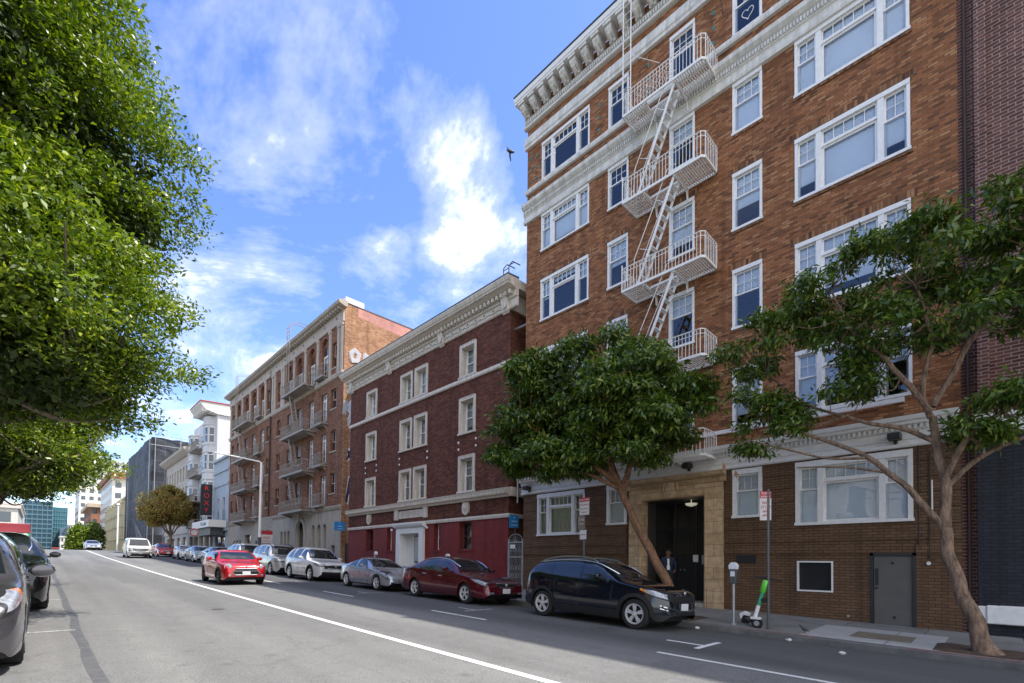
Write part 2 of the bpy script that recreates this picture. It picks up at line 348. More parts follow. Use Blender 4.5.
# cross street past the crest
strip('cross_street', [KX, 14, 20, 40, 90], list(np.arange(98, 112.1, 2)), lambda x, y: surf(KX, y)-.002, M['asphalt'])
def pavement(y0, y1, name='pavement'):
    ys = list(np.arange(y0, y1+.01, 2.0)) if (y1-y0) > 2 else [y0, y1]
    strip(name, [KX+.16, 13, 15.4], ys, lambda x, y: walk(y)+(x-KX)*.006, M['walk'])
    b = MB()
    for i in range(len(ys)-1):
        a, c = ys[i], ys[i+1]
        b.q([(KX, a, surf(KX, a)-.02), (KX, c, surf(KX, c)-.02), (KX, c, walk(c)-.015), (KX, a, walk(a)-.015)])
        b.q([(KX, a, walk(a)-.015), (KX, c, walk(c)-.015), (KX+.02, c, walk(c)+.001), (KX+.02, a, walk(a)+.001)])
        b.q([(KX+.02, a, walk(a)+.001), (KX+.02, c, walk(c)+.001), (KX+.16, c, walk(c)+.002), (KX+.16, a, walk(a)+.002)])
    struct(b.build('kerb', M['kerb']))
pavement(-60, 98); pavement(112, 200)
strip('pavement', [-7.2, -4, LX-.16], YS, lambda x, y: g(y)+.07, M['walk'])
b = MB()
for i in range(len(YS)-1):
    a, c = YS[i], YS[i+1]
    b.q([(LX, a, surf(LX, a)-.02), (LX, c, surf(LX, c)-.02), (LX, c, g(c)+.07), (LX, a, g(a)+.07)])
    b.q([(LX, a, g(a)+.07), (LX, c, g(c)+.07), (LX-.16, c, g(c)+.072), (LX-.16, a, g(a)+.072)])
struct(b.build('kerb', M['kerb']))
def mark(x0, x1, y0, y1, mat='paint', name='lane_marking', lift=.004):
    ys = list(np.arange(y0, y1, 1.5))+[y1]
    xs = [x0, x1] if x1-x0 < .6 else list(np.linspace(x0, x1, 5))
    strip(name, xs, ys, lambda x, y: surf(x, y)+lift, M[mat])
mark(4.44, 4.58, -20, 90)
mark(7.3, 7.4, -3, 4.0)
mark(7.5, 7.6, 8.5, 10.7); mark(7.5, 7.6, 15.2, 17.6); mark(7.5, 7.6, 22, 24.2)
# parking-stall T marks along the right kerb
for y in (3.72, 10.1, 16.2, 22.4, 28.4):
    mark(8.2, 9.2, y-.05, y+.05, 'paintworn' if y > 5 else 'paint', 'parking_marking'); mark(8.55, 8.64, y+.05, y+.75, 'paintworn' if y > 5 else 'paint', 'parking_marking')
for y in (11.62, 17.9, 24.2): mark(-2.4, .5, y-.05, y+.05, 'paintworn', 'parking_marking')
# tar seam, irregular edges
b = MB(); ys = np.arange(-8, 70, .35); random.seed(3)
pr = None
for y in ys:
    w = .065+.035*noise.noise((y*1.1, 3, 0)); c = .53+.06*noise.noise((y*.4, 9, 0)); cur = (c-w, c+w, y)
    if pr: b.q([(pr[0], pr[2], surf(0, pr[2])+.003), (pr[1], pr[2], surf(0, pr[2])+.003), (cur[1], y, surf(0, y)+.003), (cur[0], y, surf(0, y)+.003)])
    pr = cur
struct(b.build('tar_seam', M['tar'], recalc=False))
# pavement details
def slab(x0, x1, y0, y1, mat, name, lift=.012):
    strip(name, [x0, x1], [y0, y1], lambda x, y: walk(y)+(x-KX)*.006+lift, M[mat])
slab(11.38, 13.7, 1.55, 2.95, 'walk_new', 'pavement_slab', .004); slab(11.38, 13.7, .75, 1.53, 'walk_new', 'pavement_slab', .004)
M['oldpatch'] = plain('worn_brown_patch', (.2, .165, .12), .9, var=.3, nscale=7)
slab(12.0, 13.0, 1.2, 2.2, 'oldpatch', 'pavement_patch', .008)
strip('red_kerb_paint', [KX+.021, KX+.155], [-1.2, 0, 1.2], lambda x, y: walk(y)+.006, M['redpaint'])
strip('red_kerb_paint', [KX+.021, KX+.155], [2.6, 4.1], lambda x, y: walk(y)+.006, M['redpaint'])
def pit(x0, x1, y0, y1):
    b = MB(); nx = 8
    for i in range(nx+1):
        for j in range(nx+1):
            x = x0+(x1-x0)*i/nx; y = y0+(y1-y0)*j/nx; e = 0 if i in (0, nx) or j in (0, nx) else .03+.025*noise.noise((x*4, y*4, 0))
            b.v.append((x, y, walk(y)+(x-KX)*.006+.008+e))
    for i in range(nx):
        for j in range(nx):
            a = i*(nx+1)+j; b.f.append((a, a+1, a+nx+2, a+nx+1)); b.m.append(0)
    tag(struct(b.build('tree_pit', M['dirt'], smooth=True)), None, None)
pit(11.45, 12.5, -.75, .85); pit(11.45, 12.5, 5.3, 6.6)
# manhole cover
b = MB(); n = 28; cx, cy = 8.75, 6.0
rng = [.02, .12, .2, .27, .32]
o = []
bb = MB()
for k, r in enumerate([.0, .33]): pass
bb.lathe([(.33, 0), (.33, .004), (.29, .007), (.27, .004), (.0001, .005)], (cx, cy, 0), 2, n)
for i in range(-4, 5):
    for j in range(-4, 5):
        if i*i+j*j < 15: bb.box(cx+i*.055-.018, cx+i*.055+.018, cy+j*.055-.018, cy+j*.055+.018, .004, .009)
bb.v = [(x, y, z+surf(x, y)+.003) for (x, y, z) in bb.v]
tag(bb.build('manhole_cover', plain('worn_iron', (.09, .088, .085), .6, var=.3)), 'round iron manhole cover set in the asphalt beside the black car', 'manhole cover')

def patch(x0, x1, y0, y1, col, nm):
    M[nm] = plain(nm, col, .85, var=.22, nscale=18, bump=.3); mark(x0, x1, y0, y1, nm, 'road_patch', .002)
patch(5.2, 6.2, 12.5, 19, (.15, .15, .147), 'repaved_asphalt_b'); patch(2.4, 3.2, 24, 40, (.135, .135, .132), 'repaved_asphalt_c'); patch(5.0, 7.0, 3.0, 3.6, (.14, .14, .137), 'trench_asphalt')
for (cx, cy, lab) in ((3.2, 13.6, 'small round utility cover in the middle of the sunlit lane'), (2.2, 5.2, 'small round utility cover near the camera in the sunlit lane')):
    bb = MB(); bb.lathe([(.14, 0), (.14, .004), (.12, .006), (.0001, .005)], (cx, cy, 0), 2, 20); bb.v = [(x, y, z+surf(x, y)+.003) for (x, y, z) in bb.v]
    tag(bb.build('utility_cover', plain('utility_iron', (.07, .065, .06), .6, var=.3)), lab, 'utility cover')
# ---------------------------------------------------------------- building helpers (facades face -X at plane X)
def wall(X, y0, y1, z0, z1, holes, depth, zsplit=None, reveal=True, axis='x'):
    """wall sheet at X with rectangular holes and reveals; returns MB; material 1 above zsplit, 0 below"""
    b = MB()
    ys = sorted(set([y0, y1]+[h[0] for h in holes]+[h[1] for h in holes]))
    zs = sorted(set([z0, z1]+([zsplit] if zsplit else [])+[h[2] for h in holes]+[h[3] for h in holes]))
    ys = [y for y in ys if y0 <= y <= y1]; zs = [z for z in zs if z0 <= z <= z1]
    for i in range(len(ys)-1):
        # merge vertical runs
        for j in range(len(zs)-1):
            cy, cz = (ys[i]+ys[i+1])/2, (zs[j]+zs[j+1])/2
            if any(h[0] < cy < h[1] and h[2] < cz < h[3] for h in holes): continue
            mi = 1 if (zsplit and cz > zsplit) else 0
            b.q([(X, ys[i], zs[j]), (X, ys[i+1], zs[j]), (X, ys[i+1], zs[j+1]), (X, ys[i], zs[j+1])][::-1], mi)
    for h in holes:
        a, c, e, f = h[:4]; D = X+depth; mi = 1 if (zsplit and (e+f)/2 > zsplit) else 0
        b.q([(X, a, e), (X, a, f), (D, a, f), (D, a, e)], mi); b.q([(X, c, e), (D, c, e), (D, c, f), (X, c, f)], mi)
        b.q([(X, a, f), (X, c, f), (D, c, f), (D, a, f)], mi); b.q([(X, a, e), (D, a, e), (D, c, e), (X, c, e)], mi)
    return b
def shell(b, X, y0, y1, z0, z1, deep, mi=0, roof=True):
    """side, back walls and roof of a building"""
    b.q([(X, y0, z0), (X+deep, y0, z0), (X+deep, y0, z1), (X, y0, z1)], mi)
    b.q([(X, y1, z0), (X, y1, z1), (X+deep, y1, z1), (X+deep, y1, z0)], mi)
    b.q([(X+deep, y0, z0), (X+deep, y1, z0), (X+deep, y1, z1), (X+deep, y0, z1)], mi)
    if roof: b.q([(X, y0, z1-.3), (X+deep, y0, z1-.3), (X+deep, y1, z1-.3), (X, y1, z1-.3)], mi)
    return b
def profile_run(prof, y0, y1, wrap=False):
    """prof: list of (x, z) closed polygon extruded along Y"""
    return MB().prism(prof, 1, y0, y1)
def sash(b, X, y0, y1, z0, z1, nx, nz, fr=.045, bar=.018, th=.04):
    b.box(X, X+th, y0, y0+fr, z0, z1); b.box(X, X+th, y1-fr, y1, z0, z1)
    b.box(X, X+th, y0+fr, y1-fr, z0, z0+fr); b.box(X, X+th, y0+fr, y1-fr, z1-fr, z1)
    for i in range(1, nx):
        y = y0+fr+(y1-y0-2*fr)*i/nx; b.box(X+.004, X+th-.004, y-bar/2, y+bar/2, z0+fr, z1-fr)
    for j in range(1, nz):
        z = z0+fr+(z1-z0-2*fr)*j/nz; b.box(X+.006, X+th-.006, y0+fr, y1-fr, z-bar/2, z+bar/2)
def hung(b, X, y0, y1, z0, z1, nx, nz, split=.6):
    zm = z0+(z1-z0)*split
    sash(b, X+.02, y0, y1, zm-.02, z1, nx, nz); sash(b, X+.055, y0, y1, z0, zm+.02, 1, 1)
def blinddown(parent, X, y0, y1, z0, z1, frac, mat='blind'):
    """frac of the opening covered from the top"""
    if frac <= 0: return
    zb = z1-(z1-z0)*frac
    b = MB(); b.box(X, X+.006, y0+.02, y1-.02, zb, z1)
    if mat == 'blind': b.box(X-.006, X+.012, y0+.02, y1-.02, zb-.015, zb+.015)
    b.build('blind' if mat == 'blind' else 'curtain', M[mat], parent)
def folds(parent, X, y0, y1, z0, z1, mat='curtain'):
    b = MB(); n = max(8, int((y1-y0)/.035)); pts = []
    for i in range(n+1):
        y = y0+(y1-y0)*i/n; pts.append((X+.02*math.sin(i*1.9)+.01*math.sin(i*.7), y))
    for i in range(n):
        b.q([(pts[i][0], pts[i][1], z0), (pts[i+1][0], pts[i+1][1], z0), (pts[i+1][0], pts[i+1][1], z1), (pts[i][0], pts[i][1], z1)])
    b.build('curtain', M[mat], parent, smooth=True)
def single_window(parent, X, y0, y1, z0, z1, blind=.6, nx=3, nz=2, label=None, casing=.07, split=.6, proud=.02, mat='white', bm='blind', glassm='glassA'):
    b = MB(); P = X-proud
    b.box(P, X+.12, y0, y0+casing, z0, z1); b.box(P, X+.12, y1-casing, y1, z0, z1)
    b.box(P-.02, X+.12, y0-.0, y1+.0, z1-casing*1.4, z1+.02); b.box(P-.03, X+.12, y0-.02, y1+.02, z0-.03, z0+.045)
    hung(b, X+.02, y0+casing, y1-casing, z0+.045, z1-casing*1.4, nx, nz, split)
    f = b.build('window', M[mat], parent)
    if label: f['label'] = label
    MB().q([(X+.058, y0+casing, z0+.04), (X+.058, y1-casing, z0+.04), (X+.058, y1-casing, z1-casing), (X+.058, y0+casing, z1-casing)]).build('pane', M[glassm], f, recalc=False)
    if bm == 'curtain': folds(f, X+.16, y0+casing, y1-casing, z0+.05, z1-casing)
    else: blinddown(f, X+.13, y0+casing, y1-casing, z0+.04, z1-casing, blind, bm)
    return f
def triple_window(parent, X, y0, y1, z0, z1, blinds=(.6, 1, .7), casing=.07, proud=.02, bm='blind', trim=.0):
    """left/right hung sashes, wide fixed light with five-pane transom"""
    b = MB(); P = X-proud; W = y1-y0; m = .13
    sw = (W-2*casing-2*m)*.21
    ya = y0+casing+sw; yb = y1-casing-sw
    b.box(P, X+.12, y0, y0+casing, z0, z1); b.box(P, X+.12, y1-casing, y1, z0, z1)
    b.box(P-.02, X+.12, y0, y1, z1-casing*1.4, z1+.02); b.box(P-.03, X+.12, y0-.02, y1+.02, z0-.03, z0+.045)
    b.box(P-.004, X+.12, ya, ya+m, z0+.045, z1-casing*1.4); b.box(P-.004, X+.12, yb-m, yb, z0+.045, z1-casing*1.4)
    zt = z1-casing*1.4; zb = z0+.045
    hung(b, X+.02, y0+casing, ya, zb, zt, 2, 2); hung(b, X+.02, yb, y1-casing, zb, zt, 2, 2)
    ztr = zb+(zt-zb)*.75
    sash(b, X+.03, ya+m, yb-m, ztr, zt, 5, 1); b.box(P+.01, X+.1, ya+m, yb-m, ztr-.06, ztr+.01); sash(b, X+.03, ya+m, yb-m, zb, ztr-.05, 1, 1, fr=.06)
    f = b.build('window', M['white'], parent)
    p = MB()
    for (a, c) in ((y0+casing, ya), (ya+m, yb-m), (yb, y1-casing)): p.q([(X+.058, a, zb), (X+.058, c, zb), (X+.058, c, zt), (X+.058, a, zt)])
    p.build('pane', M['glassA'], f, recalc=False)
    for (a, c), fr in zip(((y0+casing, ya), (ya+m, yb-m), (yb, y1-casing)), blinds):
        if bm == 'curtain': folds(f, X+.16, a, c, zb, zt)
        else: blinddown(f, X+.13, a, c, zb, zt, fr, bm)
    return f
def text_mesh(name, s, mat, parent, origin, size, normal='-x', ext=.004, align='CENTER'):
    cu = bpy.data.curves.new('t', 'FONT'); cu.body = s; cu.size = size; cu.extrude = ext; cu.align_x = align; cu.align_y = 'CENTER'; cu.resolution_u = 2
    tmp = bpy.data.objects.new('t', cu); COL.objects.link(tmp)
    dg = bpy.context.evaluated_depsgraph_get(); dg.update()
    me = bpy.data.meshes.new_from_object(tmp.evaluated_get(dg)); bpy.data.objects.remove(tmp); bpy.data.curves.remove(cu)
    if normal == '-x': rot = Matrix(((0, 0, -1), (-1, 0, 0), (0, 1, 0)))
    else: rot = Matrix(((1, 0, 0), (0, 0, -1), (0, 1, 0)))      # faces -y
    me.transform(Matrix.Translation(Vector(origin)) @ rot.to_4x4())
    me.name = name; me.materials.clear(); me.materials.append(mat)
    o = bpy.data.objects.new(name, me); COL.objects.link(o)
    if parent: setpar(o, parent)
    return o
def dentils(b, X0, X1, y0, y1, z0, z1, pitch, duty=.5):
    y = y0
    while y < y1-pitch*duty: b.box(X0, X1, y, y+pitch*duty, z0, z1); y += pitch

# ================================================================ building A: seven-storey brick apartment block
A = thing('brick_apartment_building', 'tall orange brick apartment block with white cornices and a white zigzag fire escape', 'apartment building', (TX, 7.5, g(7.5)))
AY0, AY1 = .58, 14.5
SILLS = [5.75, 8.76, 11.82, 14.84]; TOPS = [7.5, 10.56, 13.57, 16.42]
cols_s = [(9.37, 10.25), (6.88, 7.77), (4.82, 5.68)]; cols_t = [(11.13, 13.64), (1.43, 3.96)]
holes = []
for z0, z1 in list(zip(SILLS, TOPS))+[(17.93, 19.55)]:
    for a, c in cols_s: holes.append((a, c, z0, z1))
    for a, c in cols_t: holes.append((a, c, z0, z1))
gh = [(11.2, 13.68, 2.68, 4.38), (9.35, 10.2, 2.98, 4.4), (4.82, 5.66, 2.98, 4.4), (1.43, 3.96, 2.68, 4.38)]
door = (1.39, 2.29, -.2, 1.88); vent = (3.08, 3.93, .84, 1.67); portal = (6.42, 8.78, -.2, 3.8); basew = (12.7, 13.7, .75, 1.45)
w = wall(TX, AY0, AY1, -1.2, 21.5, holes+gh+[door, vent, portal, basew], .16, zsplit=5.0)
shell(w, TX, AY0, AY1, -1.2, 21.5, 16, 1)
w.build('wall', [M['brickA_paint'], M['brickA']], A)
# rustication bands and soldier course of the painted base
b = MB()
def clipy(y0, y1, z0, z1, hs):
    segs = [(y0, y1)]
    for h in hs:
        if h[2] < z1 and h[3] > z0:
            ns = []
            for a, c in segs:
                if h[1] <= a or h[0] >= c: ns.append((a, c)); continue
                if h[0] > a: ns.append((a, h[0]))
                if h[1] < c: ns.append((h[1], c))
            segs = ns
    return segs
allh = gh+[door, vent, (5.9, 9.36, -.2, 4.6), basew]
z = 2.2
while z < 4.35:
    for a, c in clipy(AY0, AY1, z, z+.36, allh): b.box(TX-.028, TX+.01, a, c, z+.012, z+.365)
    z += .3775
for a, c in clipy(AY0, AY1, 1.86, 2.08, allh): b.box(TX-.045, TX+.01, a, c, 1.87, 2.08)
b.build('base_course', M['brickA_paint'], A)
# brick soldier lintels and sills
b = MB()
for h in holes:
    if h[3] < 16: b.box(TX-.008, TX+.05, h[0]-.12, h[1]+.12, h[3]+.025, h[3]+.225)
    if h[2] < 17: b.box(TX-.035, TX+.05, h[0]-.05, h[1]+.05, h[2]-.105, h[2]-.034)
MS = brick('soldier_course_brick', [(0, (.1, .04, .02)), (.5, (.23, .1, .045)), (1, (.4, .2, .09))], (.17, .1, .06), .0755, .235, .010, offset=0)
b.build('lintel', MS, A)
# ground cornice
g0 = 4.45
prof = [(TX+.01, g0), (TX-.1, g0), (TX-.13, g0+.04), (TX-.13, g0+.08), (TX-.05, g0+.1), (TX-.05, g0+.17), (TX-.1, g0+.19), (TX-.1, g0+.22), (TX-.04, g0+.24), (TX-.04, g0+.38), (TX-.1, g0+.4), (TX-.1, g0+.5), (TX-.26, g0+.52), (TX-.27, g0+.58), (TX-.35, g0+.6), (TX-.38, g0+.7), (TX+.01, g0+.74)]
b = MB().prism(prof, 1, AY0+.02, AY1+.1); dentils(b, TX-.17, TX-.09, AY0+.1, AY1, g0+.41, g0+.51, .11)
b.build('ground_floor_cornice', M['white'], A)
b = MB().box(TX-.1, TX+.01, AY0+1.0, AY1-.6, 5.58, 5.69); b.build('sill_course', M['white'], A)
# upper belt cornice
z0 = 16.42
prof = [(TX+.01, z0), (TX-.1, z0+.02), (TX-.12, z0+.1), (TX-.05, z0+.12), (TX-.05, z0+.36), (TX-.1, z0+.38), (TX-.1, z0+.56), (TX-.16, z0+.6), (TX-.25, z0+.68), (TX-.27, z0+.8), (TX+.01, z0+.84)]
b = MB().prism(prof, 1, AY0+.02, AY1+.12); dentils(b, TX-.15, TX-.09, AY0+.1, AY1+.1, z0+.42, z0+.55, .085)
b.build('belt_cornice', M['whitecorn'], A)
MB().prism([(TX+.01, 17.7), (TX-.1, 17.7), (TX-.13, 17.76), (TX-.13, 17.87), (TX+.01, 17.9)], 1, AY0+.02, AY1+.03).build('sill_band', M['whitecorn'], A)
# molding above top windows, cream fillet, frieze dentils, brackets and crown
b = MB().prism([(TX+.01, 19.74), (TX-.12, 19.74), (TX-.12, 19.86), (TX-.16, 19.9), (TX-.16, 20.02), (TX-.1, 20.06), (TX-.08, 20.3), (TX+.01, 20.38)], 1, AY0+.02, AY1+.08)
b.build('frieze_molding', M['whitecorn'], A)
b = MB().prism([(TX+.01, 20.64), (TX-.16, 20.66), (TX-.18, 20.74), (TX-.1, 20.78), (TX-.1, 21.0), (TX-.14, 21.04), (TX+.01, 21.05)], 1, AY0+.02, AY1+.1)
dentils(b, TX-.17, TX-.09, AY0+.1, AY1+.1, 20.8, 20.97, .1)
b.build('dentil_course', M['whitecorn'], A)
b = MB()
y = 14.38
while y > AY0+.2:
    pr = [(TX-.02, 21.02), (TX-.2, 21.04), (TX-.22, 21.12), (TX-.42, 21.2), (TX-.52, 21.3), (TX-.55, 21.5), (TX-.02, 21.5)]
    b.prism(pr, 1, y-.13, y+.13)
    b.prism([(TX-.56, 21.42), (TX-.6, 21.42), (TX-.6, 21.54), (TX-.05, 21.54), (TX-.05, 21.5), (TX-.56, 21.5)], 1, y-.17, y+.17)
    b.prism([(TX-.2, 21.06), (TX-.25, 21.1), (TX-.45, 21.22), (TX-.45, 21.16), (TX-.25, 21.04)], 1, y-.05, y+.05)
    y -= .551
b.build('cornice_bracket', M['whitecorn'], A)
b = MB().prism([(TX+.01, 21.53), (TX-.62, 21.53), (TX-.63, 21.6), (TX-.66, 21.62), (TX-.68, 21.78), (TX-.62, 21.8), (TX+.01, 21.84)], 1, AY0-.05, AY1+.22)
b.build('crown_cornice', M['white'], A)
MB().prism([(TX+.01, 21.842), (TX-.66, 21.815), (TX-.7, 21.83), (TX-.7, 21.86), (TX+.01, 21.9)], 1, AY0-.05, AY1+.24).build('roof_flashing', M['darksteel'], A)
# green diamond tiles between the top-floor windows
b = MB()
for yc in (13.95, 14.25, 10.68, 8.57, 6.28, 4.38, 1.0):
    for zc in (18.25, 18.75, 19.25):
        d = .085; b.prism([(yc-d*.7, zc), (yc, zc-d), (yc+d*.7, zc), (yc, zc+d)], 0, TX-.015, TX+.01)
b.build('diamond_tile', M['green_tile'], A)
# windows
rb = random.Random(11)
spec_t = {0: {17.93: (0, 0, 0), 14.84: (.88, .86, .9), 11.82: (.45, .1, .4), 8.76: (.7, .7, .7), 5.75: (.4, .8, .5)},
          1: {17.93: (.9, .9, .9), 14.84: (1, 1, 1), 11.82: (.75, 1, .78), 8.76: (.9, .8, .9), 5.75: (.8, .8, .45)}}
for ci, (a, c) in enumerate(cols_t):
    for z0, z1 in list(zip(SILLS, TOPS))+[(17.93, 19.55)]:
        # spec order is left to right in the street view, i.e. high Y first
        s = spec_t[ci][z0]; triple_window(A, TX, a, c, z0, z1, (s[2], s[1], s[0]))
sb = {0: {17.93: 0, 14.84: 0, 11.82: .5, 8.76: .6, 5.75: .7}, 1: {17.93: 0, 14.84: .35, 11.82: .75, 8.76: .4, 5.75: 1}, 2: {17.93: .1, 14.84: 1, 11.82: .6, 8.76: .35, 5.75: .8}}
for ci, (a, c) in enumerate(cols_s):
    for z0, z1 in list(zip(SILLS, TOPS))+[(17.93, 19.55)]:
        zz = z0-.25 if ci == 1 else z0
        f = single_window(A, TX, a, c, z0, z1, sb[ci][z0])
        if ci == 2 and z0 > 17:
            f['label'] = 'top-floor window with a white heart drawn on the dark glass'
            ht = MB(); pts = []
            for k in range(25):
                t = 2*math.pi*k/24; pts.append((TX+.05, 5.25-.155*math.sin(t)**3*1.1, 18.45+.012*(13*math.cos(t)-5*math.cos(2*t)-2*math.cos(3*t)-math.cos(4*t))))
            ht.tube(pts, .011, 5); ht.build('heart_drawing', M['white'], f)
triple_window(A, TX, *gh[0], (1, 1, 1), casing=.1, proud=.05, bm='curtain')
single_window(A, TX, *gh[1], 1, casing=.1, proud=.05); single_window(A, TX, *gh[2], 1, casing=.1, proud=.05)
triple_window(A, TX, *gh[3], (1, 1, 1), casing=.1, proud=.05)
M['vblind'] = plain('grey_white_vertical_blind', (.5, .52, .48), .8)
# basement vent window, service door
b = MB(); a, c, e, f = vent
b.box(TX-.03, TX+.05, a, c, e, e+.04).box(TX-.03, TX+.05, a, c, f-.04, f).box(TX-.03, TX+.05, a, a+.04, e+.04, f-.04).box(TX-.03, TX+.05, c-.04, c, e+.04, f-.04)
vw = b.build('basement_window', M['white'], A); vw['label'] = 'small black basement window with a thin white frame'
MB().q([(TX+.06, a, e), (TX+.06, c, e), (TX+.06, c, f), (TX+.06, a, f)]).build('pane', M['dark'], vw, recalc=False)
a, c, e, f = basew
b = MB(); b.box(TX-.03, TX+.05, a, c, e, e+.05).box(TX-.03, TX+.05, a, c, f-.05, f).box(TX-.03, TX+.05, a, a+.05, e+.05, f-.05).box(TX-.03, TX+.05, c-.05, c, e+.05, f-.05)
vw = b.build('basement_window', M['white'], A); MB().q([(TX+.06, a, e), (TX+.06, c, e), (TX+.06, c, f), (TX+.06, a, f)]).build('pane', M['dark'], vw, recalc=False)
a, c, e, f = 1.39, 2.29, walk(1.8), 1.88
b = MB().box(TX-.02, TX+.1, a, a+.07, e, f).box(TX-.02, TX+.1, c-.07, c, e, f).box(TX-.02, TX+.1, a, c, f-.07, f)
b.build('door_frame', M['black'], A)
d = MB().box(TX+.03, TX+.08, a+.075, c-.075, e+.015, f-.075).build('service_door', M['greydoor'], A, bevel=.004); d['label'] = 'flat grey metal service door in the brown painted base'
b = MB().box(TX+.018, TX+.03, c-.17, c-.1, e+1.0, e+1.42); b.lathe([(.03, 0), (.03, .05), (.012, .06)], (TX-.03, c-.135, e+.93), 0, 12)
b.build('handle', M['black'], d)
b = MB()
for yy, zz in ((a+.45, f-.25), (a+.42, e+.22)): b.lathe([(.035, 0), (.035, .02)], (TX+.012, yy, zz), 0, 12)
b.build('door_stud', M['black'], d)
MB().box(TX-.02, TX+.02, 5.0, 5.55, 1.6, 1.83).build('wall_plaque', M['black'], A)
# pipes, lamps, sockets
b = MB().tube([(TX-.03, 1.33, 5.1), (TX-.03, 1.33, 4.3), (TX-.03, 1.33, 1.95)], .018).build('drain_pipe', M['pipe'], A)
b = MB().tube([(TX-.04, 1.12, 4.3), (TX-.04, 1.14, 1.75), (TX-.04, 1.05, 1.7)], .014).build('drain_pipe', M['pipe'], A)
MB().tube([(TX-.05, 1.09, 3.6), (TX-.05, 1.09, 2.9)], .018).build('vent_pipe', M['iron'], A)
MB().lathe([(.04, 0), (.045, .04), (.02, .06)], (TX-.06, 1.16, 1.63), 0, 12).build('wall_cap', M['white'], A)
MB().lathe([(.03, 0), (.03, .04)], (TX-.04, 2.75, .25), 0, 10).build('wall_cap', M['steel'], A)
for yy in (1.75, 7.0, 14.1):
    b = MB().box(TX-.42, TX-.1, yy-.13, yy+.13, 4.62, 4.78).box(TX-.14, TX-.04, yy-.04, yy+.04, 4.55, 4.7)
    b.build('flood_light', M['black'], A, bevel=.02)
# stone portal
M['portal'] = None
m, nt, bs, out = newmat('tan_ashlar_stone'); v, s1 = wallvec(nt)
br = N(nt, 'ShaderNodeTexBrick'); br.offset = .5
for k, val in (('Scale', 1), ('Brick Width', .62), ('Row Height', .36), ('Mortar Size', .006)): br.inputs[k].default_value = val
br.inputs['Color1'].default_value = (0, 0, 0, 1); br.inputs['Color2'].default_value = (1, 1, 1, 1); nt.links.new(v, br.inputs[0])
rr = ramp(nt, [(0, (.52, .35, .2)), (1, (.66, .47, .28))]); nt.links.new(br.outputs[0], rr.inputs[0])
nn = N(nt, 'ShaderNodeTexNoise'); nn.inputs['Scale'].default_value = 5; nn.inputs['Detail'].default_value = 8; nt.links.new(v, nn.inputs[0])
rd = ramp(nt, [(.35, (.75, .73, .7)), (.65, (1.1, 1.1, 1.1))]); nt.links.new(nn.outputs[0], rd.inputs[0])
nt.links.new(mixc(nt, 1.0, mixc(nt, br.outputs['Fac'], rr.outputs[0], (.2, .14, .08)), rd.outputs[0], 'MULTIPLY'), bs.inputs['Base Color']); bs.inputs['Roughness'].default_value = .75
M['portal'] = m
pz = walk(7.5)-.1
b = MB()
b.box(TX-.12, TX+.3, 5.93, 6.5, pz, 3.72).box(TX-.12, TX+.3, 8.7, 9.2, pz, 3.72).box(TX-.12, TX+.3, 5.93, 9.2, 3.722, 4.1)
b.box(TX-.16, TX+.1, 6.42, 6.46, pz, 3.8).box(TX-.16, TX+.1, 8.74, 8.78, pz, 3.8).box(TX-.16, TX+.1, 6.46, 8.74, 3.76, 3.8)
b.box(TX-.15, TX-.115, 5.9, 6.4, pz, .85).box(TX-.15, TX-.115, 8.8, 9.23, pz, .85)
b.prism([(TX-.1, 4.102), (TX-.14, 4.12), (TX-.14, 4.26), (TX-.28, 4.3), (TX-.36, 4.42), (TX-.1, 4.44)], 1, 5.82, 9.3)
dentils(b, TX-.2, TX-.135, 5.95, 9.18, 4.15, 4.25, .075)
pt = b.build('portal_surround', M['portal'], A)
b = MB().lathe([(.02, -.1), (.17, -.08), (.2, 0), (.12, .05), (.02, .07)], (0, 0, 0), 0, 20)
b.v = [(TX-.2-x*.8, 7.6+y, 3.98+z*1.35) for x, y, z in b.v]
for s in (-1, 1): b.tube([(TX-.18, 7.6+s*.2, 4.2), (TX-.2, 7.6+s*.26, 4.0), (TX-.18, 7.6+s*.17, 3.8), (TX-.16, 7.6+s*.28, 3.74)], .035)
b.build('cartouche', M['portal'], pt)
# lobby recess, floor step, inner door, iron gate
b = MB(); L = 2.2; y0, y1 = 6.5, 8.7; zf = walk(7.5)+.12
b.q([(TX+.3, y0, zf), (TX+L, y0, zf), (TX+L, y0, 3.72), (TX+.3, y0, 3.72)]).q([(TX+.3, y1, zf), (TX+.3, y1, 3.72), (TX+L, y1, 3.72), (TX+L, y1, zf)])
b.q([(TX+.3, y0, 3.72), (TX+L, y0, 3.72), (TX+L, y1, 3.72), (TX+.3, y1, 3.72)]).q([(TX+L, y0, zf), (TX+L, y1, zf), (TX+L, y1, 3.72), (TX+L, y0, 3.72)])
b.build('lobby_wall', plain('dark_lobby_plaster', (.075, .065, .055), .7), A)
MB().box(TX-.1, TX+L, y0+.002, y1-.002, pz, zf).build('doorstep', M['stoneC'], A)
b = MB(); XG = TX+.9; zt = 2.75
for k in range(23):
    y = y0+.03+k*(y1-y0-.06)/22; b.tube([(XG, y, zf+.05), (XG, y, 3.7)], .009, 5)
for z in (zf+.06, 1.2, zt, zt+.08, 3.66): b.box(XG-.02, XG+.02, y0, y1, z-.015, z+.015)
for y in (y0+.03, 7.2, 7.95, y1-.03): b.box(XG-.025, XG+.025, y-.025, y+.025, zf, 3.7)
b.box(XG+.03, XG+.05, 6.55, 7.9, zf+.05, 1.9)
gt = b.build('entrance_gate', M['black'], A)
MB().box(XG-.05, XG-.04, 7.12, 7.3, 1.62, 1.86).build('notice', M['white'], gt)
